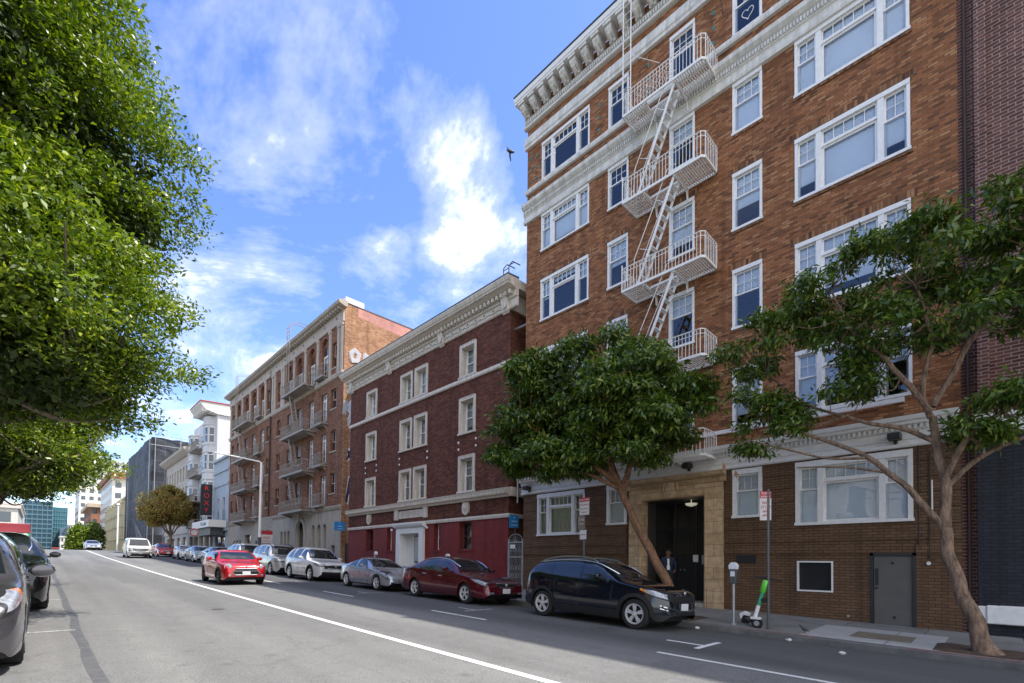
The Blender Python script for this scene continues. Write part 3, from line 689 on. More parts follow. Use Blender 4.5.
MB().box(XG-.1, XG-.03, 6.6, 6.98, 1.55, 1.85).build('entry_phone_box', M['steel'], gt)
b = MB()
for y in (7.6, 7.75): b.lathe([(.02, 0), (.03, .03), (.0, .05)], (XG-.06, y, 1.35), 0, 10)
b.build('handle', M['steel'], gt)
b = MB().lathe([(.02, .1), (.2, .09), (.17, .03), (.08, 0), (.01, -.02)], (TX+.6, 7.25, 3.5), 2, 18).tube([(TX+.6, 7.25, 3.6), (TX+.6, 7.25, 3.72)], .015)
b.build('ceiling_lamp', plain('lit_lamp_glass', (.75, .72, .55), .4, var=0, emit=.12), A)
MB().box(TX-.2, TX-.13, 9.42, 9.6, walk(9)+.9, walk(9)+1.15).build('wall_box', M['steel'], A, bevel=.01)

# ---- fire escape (front edge 1 m out)
FE = MB().tube([(TX-.95, 9.02, 17.0), (TX-.95, 9.02, 22.3), (TX-.6, 9.02, 22.6)], .02).tube([(TX-.95, 8.72, 17.0), (TX-.95, 8.72, 22.3), (TX-.6, 8.72, 22.6)], .02)
z = 17.3
while z < 22.3: FE.tube([(TX-.95, 9.02, z), (TX-.95, 8.72, z)], .012, 5); z += .3
for z in (19.0, 21.4): FE.tube([(TX-.95, 8.72, z), (TX-.1, 8.1, z-.1)], .012, 5)
fe = FE.build('fire_escape_ladder', M['iron'], A)
levels = [4.85, 7.87, 10.86, 13.95, 17.0]
XF = TX-1.0; ya, yb = 6.13, 9.02
for li, z in enumerate(levels):
    b = MB()
    b.box(XF, XF+.04, ya+.1, yb-.02, z-.05, z+.03).box(TX-.06, TX-.02, ya, yb, z-.05, z+.03).box(XF+.1, TX-.02, ya, ya+.04, z-.05, z+.03).box(XF+.04, TX-.02, yb-.04, yb, z-.05, z+.03)
    b.prism([(XF, ya+.1), (XF+.1, ya), (XF+.1, ya+.05), (XF+.04, ya+.12)], 2, z-.05, z+.03)
    # slatted deck, open between for the stair
    for (p, q) in ((ya+.04, 7.15), (8.15, yb-.04)):
        n = int((q-p)/.075)
        for k in range(n): b.box(XF+.045, TX-.06, p+k*.075, p+k*.075+.034, z-.03, z-.005)
        b.box(XF+.3, XF+.33, p, q, z-.045, z-.03).box(XF+.65, XF+.68, p, q, z-.045, z-.03)
    b.box(XF+.45, XF+.49, 7.15, 8.15, z-.05, z+.02)
    n = 8
    for k in range(14): b.box(XF+.5, TX-.06, 7.17+k*.07, 7.2+k*.07, z-.03, z-.005)
    b.box(XF+.04, TX-.06, 7.12, 7.15, z-.09, z).box(XF+.04, TX-.06, 8.15, 8.18, z-.09, z)
    # brackets
    for y in (7.1, 8.2):
        b.prism([(XF+.05, z-.1), (XF+.05, z-.05), (TX-.02, z-.05), (TX-.02, z-.42), (TX-.07, z-.42), (TX-.12, z-.16)], 1, y-.02, y+.02)
    pf = b.build('fire_escape_platform', M['iron'], A)
    # railing
    r = MB(); H = .78
    path = [(TX-.03, yb-.02), (XF+.03, yb-.02), (XF+.02, ya+.12), (XF+.12, ya+.02), (TX-.03, ya+.02)]
    for h in (H, H-.14): r.tube([(x, y, z+h) for x, y in path], .019 if h == H else .012, 5)
    for (p, q) in zip(path[:-1], path[1:]):
        L2 = math.hypot(q[0]-p[0], q[1]-p[1]); n = max(1, round(L2/.115))
        for k in range(n+1):
            t = k/n; x = p[0]+(q[0]-p[0])*t; y = p[1]+(q[1]-p[1])*t
            r.tube([(x, y, z), (x, y, z+H)], .016 if k in (0, n) else .0105, 4)
    if li == 4:   # scrolls in the middle
        for k in range(6):
            yc = 7.3+k*.22
            for zc, rad in ((z+.22, .09), (z+.44, .09)):
                r.tube([(XF+.01, yc+rad*math.cos(t), zc+rad*math.sin(t)) for t in [i*math.pi/5 for i in range(11)]], .007, 4)
    r.tube([(XF+.03, yb-.02, z), (XF+.03, yb-.02, z+H+.08)], .02, 6); r.lathe([(.01, .1), (.03, .06), (.01, .02)], (XF+.03, yb-.02, z+H+.04), 2, 8)
    r.build('railing', M['iron'], pf)
    # stair down to the next level
    if li > 0:
        zl = levels[li-1]; s = MB()
        top = Vector((0, 7.12, z)); bot = Vector((0, 8.45, zl+.02))
        for x in (XF+.1, XF+.46):
            s.prism([(top.y-.04, top.z), (top.y+.05, top.z), (bot.y+.05, bot.z), (bot.y-.04, bot.z)], 0, x-.012, x+.012)
        n = 11
        for k in range(1, n):
            t = k/n; y = top.y+(bot.y-top.y)*t; zz = top.z+(bot.z-top.z)*t
            s.box(XF+.11, XF+.45, y-.07, y+.07, zz-.012, zz+.012)
        for x in (XF+.08, XF+.48):
            s.tube([(x, top.y-.05, top.z+.3), (x, top.y+.25, top.z+.28), (x, bot.y+.1, bot.z+.95), (x, bot.y+.15, bot.z+.2)], .014, 5)
            s.tube([(x, top.y+.6, top.z-.55), (x, top.y+.35, top.z-.75)], .01, 5)
            s.tube([(x, bot.y-.1, bot.z+1.2), (x, bot.y-.45, bot.z+1.0)], .01, 5)
        s.build('fire_escape_stair', M['iron'], A)
# purple flag and cable at the top
fl = MB()
for k in range(8):
    x = TX-.3; y0 = 6.75-k*.05; y1 = y0-.05; dz = lambda q: .04*math.sin(q*2.1)
    fl.q([(x+.03*math.sin(k), y0, 19.98+dz(k)), (x+.03*math.sin(k+1), y1, 19.98+dz(k+1)), (x+.03*math.sin(k+1), y1, 20.6), (x+.03*math.sin(k), y0, 20.6)])
tag(fl.build('purple_flag', plain('purple_cloth', (.12, .02, .4), .8), None, smooth=True), 'small purple flag hanging from the top cornice of the orange brick block', 'flag')
c = MB(); c.tube([(TX-.25, 6.3, 20.6), (TX-.2, 6.15, 20.0), (TX-.1, 6.0, 19.3), (TX-.05, 5.95, 18.9)], .012, 5)
tag(c.build('hanging_cable', M['black']), 'thin black cable hanging down the brick from the roof between two top windows', 'cable')

# ================================================================ right neighbour
Rb = thing('dark_brick_building', 'dark red brick building at the right edge with a navy painted ground floor', 'building', (TX, -4, g(-4)))
w = wall(TX, -14, .3, -1.5, 24, [], .1, zsplit=4.9); shell(w, TX, -14, .3, -1.5, 24, 16, 1)
w.build('wall', [M['brickR_navy'], M['brickR']], Rb)
MB().box(TX-.1, TX+.02, .1, .3, 5.0, 24).build('corner_pilaster', M['brickR'], Rb)
MB().box(TX-.12, TX+.02, -.02, .32, -.2, 4.45).build('corner_pier', M['brickR_navy'], Rb)
MB().prism([(TX+.01, 4.5), (TX-.16, 4.5), (TX-.18, 4.56), (TX-.14, 4.6), (TX-.14, 4.78), (TX-.22, 4.82), (TX-.26, 4.94), (TX+.01, 4.96)], 1, -14, .34).build('belt_cornice', M['white'], Rb)
MB().box(TX-.2, TX+.02, -14, .2, .32, .72).box(TX-.17, TX+.02, .2, .34, .3, .7).build('stone_ledge', M['white'], Rb, bevel=.02)
MB().box(TX+.1, TX+.5, .3, .58, -1, 22).build('recess_wall', M['brickR'], Rb)
MB().tube([(TX+.05, .46, 21), (TX+.05, .46, 0)], .035, 8).build('downpipe', M['pipe'], Rb)
b = MB(); rr2 = random.Random(4)
for k in range(170): 
    y = .05-k*.082; b.box(TX-.012, TX+.01, y-.033, y+.033, 5.0, 5.2)
b.build('soldier_course', M['brickR'], Rb)
# ================================================================ building B: four-storey maroon brick block with a garlanded cornice
B = thing('brick_apartment_building', 'dark maroon brick building with cream garlanded cornice and a red painted ground floor', 'apartment building', (TX, 23, g(23)))
BY0, BY1 = 15.47, 31.1
bc_s = [(17.85, 19.1), (27.5, 28.8)]; bc_m = [(21.95, 23.2), (23.45, 24.7)]
brow = [(5.02, 6.8), (7.95, 9.72), (10.8, 12.42)]
bh = [(a, c, z0, z1) for (z0, z1) in brow for (a, c) in bc_s+bc_m]
bg = [(18.05, 19.0, 2.15, 3.5), (20.6, 21.15, 2.15, 3.5), (25.45, 26.0, 2.15, 3.5), (27.7, 28.62, 2.15, 3.5)]
bd = (22.35, 24.4, -.3, 3.45)
w = wall(TX, BY0, BY1, -.5, 14.2, bh+bg+[bd], .42, zsplit=3.58); shell(w, TX, BY0, BY1, -.5, 14.2, 15, 1)
w.build('wall', [M['brickB_paint'], M['brickB']], B)
def stone_frame(b, a, c, z0, z1, wd=.13, sill=True):
    P = TX-.05
    b.box(P, TX+.3, a-.02, a+wd, z0, z1); b.box(P, TX+.3, c-wd, c+.02, z0, z1); b.box(P, TX+.3, a+wd, c-wd, z1-wd, z1)
    b.box(P-.02, TX+.3, a+.02, c-.02, z1, z1+.03)
    if sill: b.box(P-.05, TX+.3, a-.06, c+.06, z0-.07, z0+.02)
for (z0, z1) in brow:
    for (a, c) in bc_s+bc_m:
        b = MB(); stone_frame(b, a, c, z0, z1)
        X = TX+.3; ia, ic, iz0, iz1 = a+.13, c-.13, z0+.02, z1-.13
        f = b.build('window', M['cream'], B)
        s = MB(); s.box(X, X+.08, ia, ia+.06, iz0, iz1).box(X, X+.08, ic-.06, ic, iz0, iz1)
        hung(s, X, ia+.05, ic-.05, iz0, iz1, 2, 2, .5); s.build('sash', M['white'], f)
        MB().q([(X+.045, ia, iz0), (X+.045, ic, iz0), (X+.045, ic, iz1), (X+.045, ia, iz1)]).build('pane', M['glassA'], f, recalc=False)
        folds(f, X+.12, ia, ic, iz0+(0 if rb.random() < .6 else .4), iz1) if rb.random() < .7 else blinddown(f, X+.12, ia, ic, iz0, iz1, .8)
for (a, c, z0, z1) in bg:
    s = MB(); X = TX+.25
    sash(s, X, a+.02, c-.02, z0, z1, 1 if c-a < .7 else 2, 2, fr=.05)
    f = s.build('window', M['darksteel'] if c-a > .7 else M['white'], B)
    MB().q([(X+.02, a, z0), (X+.02, c, z0), (X+.02, c, z1), (X+.02, a, z1)]).build('pane', M['glassdark'], f, recalc=False)
    MB().box(TX-.04, TX+.05, a-.08, c+.08, z0-.1, z0).build('sill', M['brickB_paint'], f)
# belts
MB().prism([(TX+.01, 10.5), (TX-.1, 10.5), (TX-.13, 10.56), (TX-.1, 10.7), (TX+.01, 10.73)], 1, BY0-.1, BY1+.02).build('belt_course', M['cream'], B)
b = MB().prism([(TX+.01, 4.5), (TX-.1, 4.5), (TX-.14, 4.58), (TX-.2, 4.62), (TX-.26, 4.78), (TX-.3, 4.88), (TX+.01, 4.93)], 1, BY0-.14, BY1+.02)
dentils(b, TX-.29, TX-.2, BY0, BY1, 4.64, 4.76, .18); b.build('belt_cornice', M['cream'], B)
MB().prism([(TX+.01, 3.56), (TX-.06, 3.56), (TX-.08, 3.66), (TX-.05, 3.74), (TX+.01, 3.75)], 1, BY0-.06, BY1+.02).build('string_course', M['cream'], B)
# side returns of the belts on the visible flank
b = MB()
for (za, zb, d) in ((10.5, 10.72, .11), (4.52, 4.92, .2), (3.56, 3.74, .07)): b.box(TX-.02, TX+3, BY0-d, BY0+.01, za, zb)
b.build('flank_belt', M['cream'], B)
# big cornice
zc = 13.0
b = MB().prism([(TX+.01, zc), (TX-.08, zc), (TX-.12, zc+.06), (TX-.06, zc+.1), (TX-.06, zc+.42), (TX-.14, zc+.46), (TX-.14, zc+.72), (TX-.3, zc+.78), (TX-.5, zc+.84), (TX-.52, zc+.92), (TX-.62, zc+1.0), (TX-.68, zc+1.12), (TX-.68, zc+1.18), (TX+.01, zc+1.24)], 1, BY0-.5, BY1+.5)
dentils(b, TX-.36, TX-.13, BY0-.3, BY1+.3, zc+.56, zc+.74, .28, .45); dentils(b, TX-.6, TX-.5, BY0-.4, BY1+.4, zc+.86, zc+.95, .11)
b.box(TX+.0, TX+2.5, BY0-.5, BY0+.01, zc+.8, zc+1.2).box(TX+.0, TX+2.5, BY0-.12, BY0+.01, zc, zc+.75)
b.build('crown_cornice', M['cream'], B)
b = MB()
for k in range(24):      # garland swags and rosettes
    y = BY0+.5+k*.63
    pts = [(TX-.09, y+.26*math.cos(t), zc+.34-.14*math.sin(t)) for t in [i*math.pi/6 for i in range(7)]]; b.tube(pts, .035, 5)
    b.lathe([(.02, -.05), (.09, -.03), (.07, .02), (.03, .04)], (TX-.08, y+.315, zc+.28), 0, 8)
for y in (15.7, 20.6, 25.9, 30.8):
    b.prism([(TX-.05, zc-.12), (TX-.16, zc-.02), (TX-.24, zc+.5), (TX-.3, zc+.76), (TX-.05, zc+.76)], 1, y-.2, y+.2); b.lathe([(.02, -.05), (.16, -.02), (.1, .06)], (TX-.22, y, zc+.2), 0, 10)
b.build('garland_frieze', M['cream'], B)
b = MB()
for k in range(24):
    b.lathe([(.05, 0), (.05, .01)], (TX-.068, BY0+.5+k*.63, zc+.33), 0, 8)
b.build('rosette', M['darksteel'], B)
MB().prism([(TX+.01, zc+1.241), (TX-.7, zc+1.185), (TX-.7, zc+1.23), (TX+.01, zc+1.3)], 1, BY0-.52, BY1+.52).build('roof_flashing', M['darksteel'], B)
# carved panel
b = MB().box(TX-.06, TX+.01, 22.2, 24.66, 3.98, 4.42).box(TX-.1, TX+.01, 21.75, 22.12, 3.92, 4.5).box(TX-.1, TX+.01, 24.74, 25.1, 3.92, 4.5)
b.box(TX-.09, TX+.01, 17.95, 18.9, 3.95, 4.45) if False else None
pn = b.build('carved_panel', M['cream'], B, bevel=.015)
text_mesh('carved_lettering', 'GROSWOLD', M['stonepil'], pn, (TX-.062, 23.43, 4.2), .34)
b = MB()
for y in (18.45, 28.2):
    b.prism([(y-.22, 3.95), (y, 3.82), (y+.22, 3.95), (y+.26, 4.2), (y+.2, 4.46), (y-.2, 4.46), (y-.26, 4.2)], 0, TX-.1, TX+.01)
    b.lathe([(.03, -.06), (.14, -.03), (.16, .0)], (TX-.1, y, 4.2), 0, 10)
b.build('shield_ornament', M['cream'], B)
b = MB()
for (y, z) in [(17.8, 7.2), (19.15, 7.2), (17.8, 7.55), (19.15, 7.55), (21.9, 7.2), (24.75, 7.2), (21.9, 7.55), (24.75, 7.55), (27.45, 7.2), (28.85, 7.2), (27.45, 7.55), (28.85, 7.55)]:
    b.box(TX-.02, TX+.01, y-.05, y+.05, z-.05, z+.05)
b.build('stone_stud', M['white'], B)
# entrance
b = MB(); gz = walk(23)
b.box(TX-.15, TX+.5, 22.0, 22.4, gz, 3.4).box(TX-.15, TX+.5, 24.35, 24.75, gz, 3.4).box(TX-.15, TX+.5, 22.4, 24.35, 3.1, 3.4)
b.prism([(TX, 3.402), (TX-.18, 3.42), (TX-.28, 3.5), (TX-.34, 3.62), (TX-.34, 3.7), (TX, 3.72)], 1, 21.85, 24.9)
e = b.build('entrance_surround', M['white'], B)
b = MB().box(TX+.42, TX+.47, 22.4, 24.35, gz, 3.1); dr = b.build('entrance_door', M['white'], B)
b = MB().box(TX+.38, TX+.42, 22.9, 23.6, gz+.9, 3.0); b2 = b.build('door_panel', M['black'], dr); MB().box(TX+.36, TX+.38, 22.97, 23.53, gz+.97, 2.93).build('pane', plain('pale_glazed_panel', (.5, .52, .48), .2, var=.05), dr)
MB().box(TX-.25, TX-.16, 21.5, 21.6, 3.3, 3.42).box(TX-.25, TX-.16, 25.1, 25.2, 3.3, 3.42).build('door_lamp', M['white'], B)
# roof ladder hoops above the corner
b = MB()
for y in (15.5, 15.85):
    b.tube([(TX-.1, y, 14.2), (TX-.12, y, 15.0), (TX+.1, y, 15.3), (TX+.6, y, 15.35)], .025, 5)
b.tube([(TX-.12, 15.5, 14.9), (TX-.12, 15.85, 14.9)], .02, 5); b.tube([(TX+.2, 15.5, 15.3), (TX+.2, 15.85, 15.3)], .02, 5)
b.build('roof_ladder', M['darksteel'], B)
# flank brackets in the gap
b = MB()
b.tube([(TX+.3, 15.45, 12.2), (TX+.3, 14.6, 12.2)], .05, 6).tube([(TX+.2, 15.1, 4.2), (TX+.2, 15.1, 10)], .04, 6)
b.build('flank_pipe', M['steel'], B)

# ================================================================ building C: long red brick block with juliet balconies and two fire escapes
C = thing('brick_apartment_building', 'long red brick building with arched top floor, iron balconies and pale stone ground floor', 'apartment building', (TX, 46, g(46)))
CY0, CY1 = 32.3, 60.4
unit = [(33.42, 34.3, 'n'), (35.0, 36.0, 'f'), (37.4, 38.4, 'f'), (39.9, 40.9, 'w'), (42.1, 43.05, 'w'), (44.7, 45.6, 'n')]
unit2 = [(47.5, 48.4, 'n'), (49.05, 50.15, 'f'), (51.6, 52.7, 'f'), (54.0, 55.1, 'w'), (56.8, 57.8, 'w'), (58.8, 59.7, 'n')]
rows = [(5.72, 7.85), (8.78, 10.95), (11.9, 14.0)]
ch = []; cw = []
for (a, c, k) in unit+unit2:
    for (z0, z1) in rows:
        zz = z0+(.65 if k == 'n' else (.5 if k == 'w' else 0)); ch.append((a, c, zz, z1)); cw.append((a, c, zz, z1, k))
    if k == 'n': ch.append((a+.1, c-.1, 15.55, 17.4)); cw.append((a+.1, c-.1, 15.55, 17.4, 'n'))
    else: ch.append((a-.05, c+.05, 15.3, 17.65+(c-a)/2+.05)); cw.append((a-.05, c+.05, 15.3, 17.65, 'a'))
arch_l = [(34.72, 35.35), (35.75, 36.45), (36.75, 37.4)]
gopen = [(34.7, 35.3, 1.6, 3.9), (35.7, 36.35, 1.6, 3.9), (36.75, 37.35, 1.6, 3.9), (38.75, 40.4, .4, 3.6), (41.9, 42.45, 1.6, 3.7), (42.7, 43.25, 1.6, 3.7), (43.5, 44.05, 1.6, 3.7),
         (33.2, 33.95, 1.3, 2.6), (47.9, 48.5, 1.4, 3.3), (49.4, 50.0, 1.4, 3.3), (50.3, 50.9, 1.4, 3.3), (52.3, 54.3, .4, 4.0), (55.6, 56.2, 1.6, 3.5), (56.6, 57.2, 1.6, 3.5), (57.6, 58.2, 1.6, 3.5), (59.2, 59.8, .6, 2.8)]
AR = (34.7, 35.7, 36.75, 38.75, 41.9, 42.7, 43.5)
gtop = lambda q: q[3]+(q[1]-q[0])/2*(1.25 if q[1]-q[0] > 1 else 1) if q[0] in AR else q[3]
w = wall(TX, CY0, CY1, -.5, 19.4, ch+[(q[0], q[1], q[2], gtop(q)) for q in gopen], .3, zsplit=5.15); w.build('wall', [M['stoneC'], M['brickC']], C)
s = MB(); shell(s, TX, CY0, CY1, -.5, 19.75, 16, 0); s.build('party_wall', M['brickC_side'], C)
MB().q([(TX+1, CY0-.004, 19.1), (TX+16.02, CY0-.004, 18.2), (TX+16.02, CY0-.004, 19.76), (TX+1, CY0-.004, 19.76)]).build('pink_parapet', plain('faded_pink_stucco', (.5, .24, .2), .85, var=.25, nscale=1.5), C)
MB().box(TX+.2, TX+1.6, CY0+.3, CY0+2.2, 19.4, 20.4).build('roof_hut', M['white'], C)
MB().box(TX-.02, TX+16.05, CY0-.03, CY0+.25, 19.77, 19.84).build('coping', M['darksteel'], C)
b = MB()
def half_disc(b, X, yc, r, z0, n=10, th=.3, arch_r=None):
    pts = [(yc+r*math.cos(t), z0+r*math.sin(t)) for t in [i*math.pi/n for i in range(n+1)]]
    b.prism(pts, 0, X, X+.02)
def spandrel(b, yc, r, z, kz=1.0):
    for s_ in (-1, 1):
        pts = [(yc+s_*r*math.cos(t), z+r*kz*math.sin(t)) for t in [i*math.pi/2/8 for i in range(9)]]
        for p, q in zip(pts[:-1], pts[1:]): b.prism([p, q, (q[0], z+r*kz+.004), (p[0], z+r*kz+.004)], 0, TX+.002, TX+.14)
        b.box(TX+.003, TX+.14, min(yc+s_*r, yc+s_*(r+.004)), max(yc+s_*r, yc+s_*(r+.004)), z, z+r*kz)
arc = MB(); kst = MB(); spn = MB()
for (a, c, z0, z1, k) in cw:
    X = TX+.16
    fr = MB()
    if k == 'a':
        yc = (a+c)/2; r = (c-a)/2
        spandrel(spn, yc, r, 17.65); arc.q([(TX+.2, a, 16.9), (TX+.2, c, 16.9), (TX+.2, c, 17.7+r), (TX+.2, a, 17.7+r)])
        # brick arch ring
        ring = MB()
        for i in range(12):
            t0, t1 = i*math.pi/12, (i+1)*math.pi/12
            kst.prism([(yc+r*math.cos(t0), 17.65+r*math.sin(t0)), (yc+(r+.16)*math.cos(t0), 17.65+(r+.16)*math.sin(t0)), (yc+(r+.16)*math.cos(t1), 17.65+(r+.16)*math.sin(t1)), (yc+r*math.cos(t1), 17.65+r*math.sin(t1))], 0, TX-.03, TX+.02)
        sash(fr, X, a+.02, c-.02, z0, 16.9, 2, 3, fr=.07); fr.box(X-.02, X+.05, a, c, 16.85, 16.95)
    elif k == 'f': sash(fr, X, a+.02, (a+c)/2, z0, z1-.45, 1, 3, fr=.06); sash(fr, X, (a+c)/2, c-.02, z0, z1-.45, 1, 3, fr=.06); sash(fr, X, a+.02, c-.02, z1-.45, z1, 2, 1, fr=.06)
    elif k == 'w': hung(fr, X, a+.02, c-.02, z0, z1, 1, 1, .5)
    else: hung(fr, X, a+.02, c-.02, z0, z1, 1, 1, .5)
    f = fr.build('window', M['white'] if k != 'n' else M['cream'], C)
    MB().q([(X+.03, a, z0), (X+.03, c, z0), (X+.03, c, z1), (X+.03, a, z1)]).build('pane', M['glassA'] if k != 'n' else M['glassdark'], f, recalc=False)
    if k != 'n': MB().box(X+.1, X+.11, a, c, z0+(z1-z0)*rb.choice((0, .3, .5)), z1).build('blind', M['blind'], f)
    MB().box(TX-.05, TX+.1, a-.06, c+.06, z0-.09, z0).build('sill', M['stoneC'], f)
spn.build('arch_spandrel', M['brickC'], C); arc.build('arch_tympanum', M['brickC'], C, recalc=False); kst.build('arch_ring', brick('arch_brick', [(0, (.16, .06, .04)), (1, (.27, .11, .07))], (.2, .12, .09)), C)
# pilasters and entablature
b = MB()
for y in (32.55, 33.1, 34.5, 36.7, 39.1, 41.5, 43.9, 44.35, 46.1, 46.7, 48.7, 50.9, 53.3, 55.9, 58.3, 60.1):
    b.box(TX-.1, TX+.01, y-.16, y+.16, 15.0, 18.2); b.box(TX-.14, TX+.01, y-.2, y+.2, 18.2, 18.45)
b.build('pilaster', M['stonepil'], C)
MB().box(TX-.12, TX+.01, CY0, CY1, 18.452, 19.3).build('entablature', M['stonepil'], C)
b = MB()
for k in range(14): b.lathe([(.09, 0), (.05, .03)], (TX-.14, 33.3+k*2.05, 18.9), 0, 8)
b.build('medallion', M['darksteel'], C)
b = MB().prism([(TX+.01, 19.3), (TX-.25, 19.32), (TX-.6, 19.45), (TX-.66, 19.62), (TX-.6, 19.68), (TX+.01, 19.74)], 1, CY0-.4, CY1+.4)
dentils(b, TX-.5, TX-.12, CY0, CY1, 19.2, 19.34, .42, .4); b.build('crown_cornice', M['stoneC'], C)
MB().prism([(TX+.01, 14.62), (TX-.12, 14.66), (TX-.2, 14.84), (TX-.16, 14.94), (TX+.01, 14.97)], 1, CY0-.02, CY1+.02).build('belt_course', M['stonepil'], C)
MB().prism([(TX+.01, 5.15), (TX-.08, 5.15), (TX-.16, 5.32), (TX-.16, 5.42), (TX+.01, 5.46)], 1, CY0-.02, CY1+.02).build('belt_course', M['stoneC'], C)
MB().tube([(TX-.1, 47.05, 19), (TX-.1, 47.05, .8)], .07, 8).build('drain_pipe', M['pipe'], C)
# ground-floor arched openings: heads and glazing
hd = MB(); gl = MB()
for (a, c, z0, z1) in gopen:
    gl.q([(TX+.25, a, z0), (TX+.25, c, z0), (TX+.25, c, z1), (TX+.25, a, z1)])
    if a in (34.7, 35.7, 36.75, 38.75, 41.9, 42.7, 43.5):
        yc, r = (a+c)/2, (c-a)/2; kz = 1.25 if r > .5 else 1; spandrel(hd, yc, r, z1, kz); gl.q([(TX+.25, a, z1), (TX+.25, c, z1), (TX+.25, c, z1+r*kz), (TX+.25, a, z1+r*kz)])
gl.build('ground_floor_glazing', M['glassdark'], C, recalc=False); hd.build('arch_head', M['stoneC'], C)
b = MB()
yc, r = 39.575, .98
for i in range(12):
    t0, t1 = i*math.pi/12, (i+1)*math.pi/12
    P = lambda t, q: (yc+q*math.cos(t), 3.6+q*math.sin(t)*1.25); b.prism([P(t0, r-.1), P(t0, r+.15), P(t1, r+.15), P(t1, r-.1)], 0, TX-.1, TX+.01)
b.box(TX-.1, TX+.01, yc-1.13, yc-.88, .9, 3.6).box(TX-.1, TX+.01, yc+.88, yc+1.13, .9, 3.6).prism([(yc-.15, 4.75), (yc+.15, 4.75), (yc+.25, 5.2), (yc-.25, 5.2)], 0, TX-.25, TX+.01)
b.build('door_arch', M['stoneC'], C)
# balconies and fire escapes
def balc(ya, yb, z, out, name, stair=None, low=None):
    b = MB(); X0 = TX-out
    b.box(X0, TX-.01, ya, yb, z-.09, z); b.box(X0-.03, X0+.02, ya-.02, yb+.02, z-.13, z+.02)
    for y in (ya+.2, yb-.2): b.prism([(X0+.1, z-.1), (TX, z-.1), (TX, z-.4)], 1, y-.03, y+.03)
    H = .85
    pth = [(TX-.02, ya), (X0, ya), (X0, yb), (TX-.02, yb)]
    b.tube([(x, y, z+H) for x, y in pth], .025, 5); b.tube([(x, y, z+H*.55) for x, y in pth], .014, 4)
    for p, q in zip(pth[:-1], pth[1:]):
        L = math.hypot(q[0]-p[0], q[1]-p[1]); n = max(1, round(L/.14))
        for k in range(n+1):
            t = k/n; b.tube([(p[0]+(q[0]-p[0])*t, p[1]+(q[1]-p[1])*t, z), (p[0]+(q[0]-p[0])*t, p[1]+(q[1]-p[1])*t, z+H)], .012, 4)
    o = b.build(name, M['feC'], C)
    if low is not None:
        s = MB()
        for dx in (.12, .45):
            s.tube([(X0+dx, yb-1.4, z), (X0+dx, yb-2.8, low)], .035, 4); s.tube([(X0+dx, yb-1.2, z+.7), (X0+dx, yb-2.6, low+.9)], .016, 4)
        n = 11
        for k in range(1, n): t = k/n; s.box(X0+.12, X0+.45, yb-1.4-1.4*t-.08, yb-1.4-1.4*t+.08, z+(low-z)*t-.015, z+(low-z)*t+.015)
        s.build('fire_escape_stair', M['feC'], C)
    return o
for off in (0, 14.1):
    zs = [5.35, 8.35, 11.45, 14.95]
    for i, z in enumerate(zs):
        balc(36.9+off, 41.7+off, z, 1.0, 'fire_escape_balcony', low=zs[i-1] if i else None)
        balc(34.75+off, 36.3+off, z+.2, .5, 'balcony')
b = MB()
for y in (40.2, 40.75): b.tube([(TX-.95, y, 14.95), (TX-.95, y, 20.6), (TX-.4, y, 21.0), (TX+.6, y, 21.0), (TX+.6, y, 19.6)], .035, 5)
for k in range(18): b.tube([(TX-.95, 40.2, 15.3+k*.3), (TX-.95, 40.75, 15.3+k*.3)], .015, 4)
b.tube([(TX+.6, 40.2, 21), (TX+.6, 42.0, 20.6), (TX+.6, 42, 19.6)], .03, 5)
for y in (54.6, 55.2): b.tube([(TX-.9, y, 14.95), (TX-.9, y, 20.4), (TX+.6, y, 20.8)], .035, 5)
b.tube([(TX+.6, 54.6, 20.8), (TX+.6, 56.5, 20.6), (TX+.6, 56.5, 19.6)], .03, 5)
b.build('roof_ladder', M['feC'], C)
# graffiti on the side wall
def blob_letters(parent, y0, items):
    for (x, z, sc, kind, col) in items:
        b = MB(); o2 = MB()
        if kind == 'A': strokes = [[(0, 0), (.35, 1.1)], [(.35, 1.1), (.6, 0)], [(.15, .45), (.55, .5)]]
        elif kind == 'X': strokes = [[(0, .1), (.5, .6), (.9, .5)], [(.1, .6), (.4, .2), (.8, .1)], [(.6, .8), (.7, 0)]]
        elif kind == 'O': strokes = [[(.1, .2), (0, .7), (.3, 1), (.6, .8), (.5, .3), (.1, .2)]]
        else: strokes = [[(0, 0), (.1, .9), (.5, .7), (.2, .45), (.6, 0)]]
        kk = 0
        for st in strokes:
            for mb, r, d in ((b, .09, .03), (o2, .15, .006)):
                for p, q in zip(st[:-1], st[1:]):
                    kk += 1; d += .0011*kk
                    dx, dz = q[0]-p[0], q[1]-p[1]; L = math.hypot(dx, dz) or 1; nx, nz = -dz/L*r, dx/L*r; ex, ez = dx/L*r*.6, dz/L*r*.6
                    mb.q([((x+sc*(p[0]+nx-ex)), y0-d, z+sc*(p[1]+nz-ez)), ((x+sc*(q[0]+nx+ex)), y0-d, z+sc*(q[1]+nz+ez)), ((x+sc*(q[0]-nx+ex)), y0-d, z+sc*(q[1]-nz+ez)), ((x+sc*(p[0]-nx-ex)), y0-d, z+sc*(p[1]-nz-ez))])
        o2.build('graffiti_outline', plain('grey_white_spray', (.5, .5, .52), .7), parent, recalc=False); b.build('graffiti_letter', col, parent, recalc=False)
navy = plain('navy_spray_paint', (.015, .02, .05), .6); silver = plain('silver_spray_paint', (.45, .45, .5), .5)
blob_letters(C, CY0, [(TX+.5+k*1.0, 15.6+k*.02, 1.0, 'ORXO'[k % 4], silver) for k in range(5)]+[(TX+.08, 11.9, .9, 'R', silver), (TX+.35, 12.4, .7, 'O', silver)])
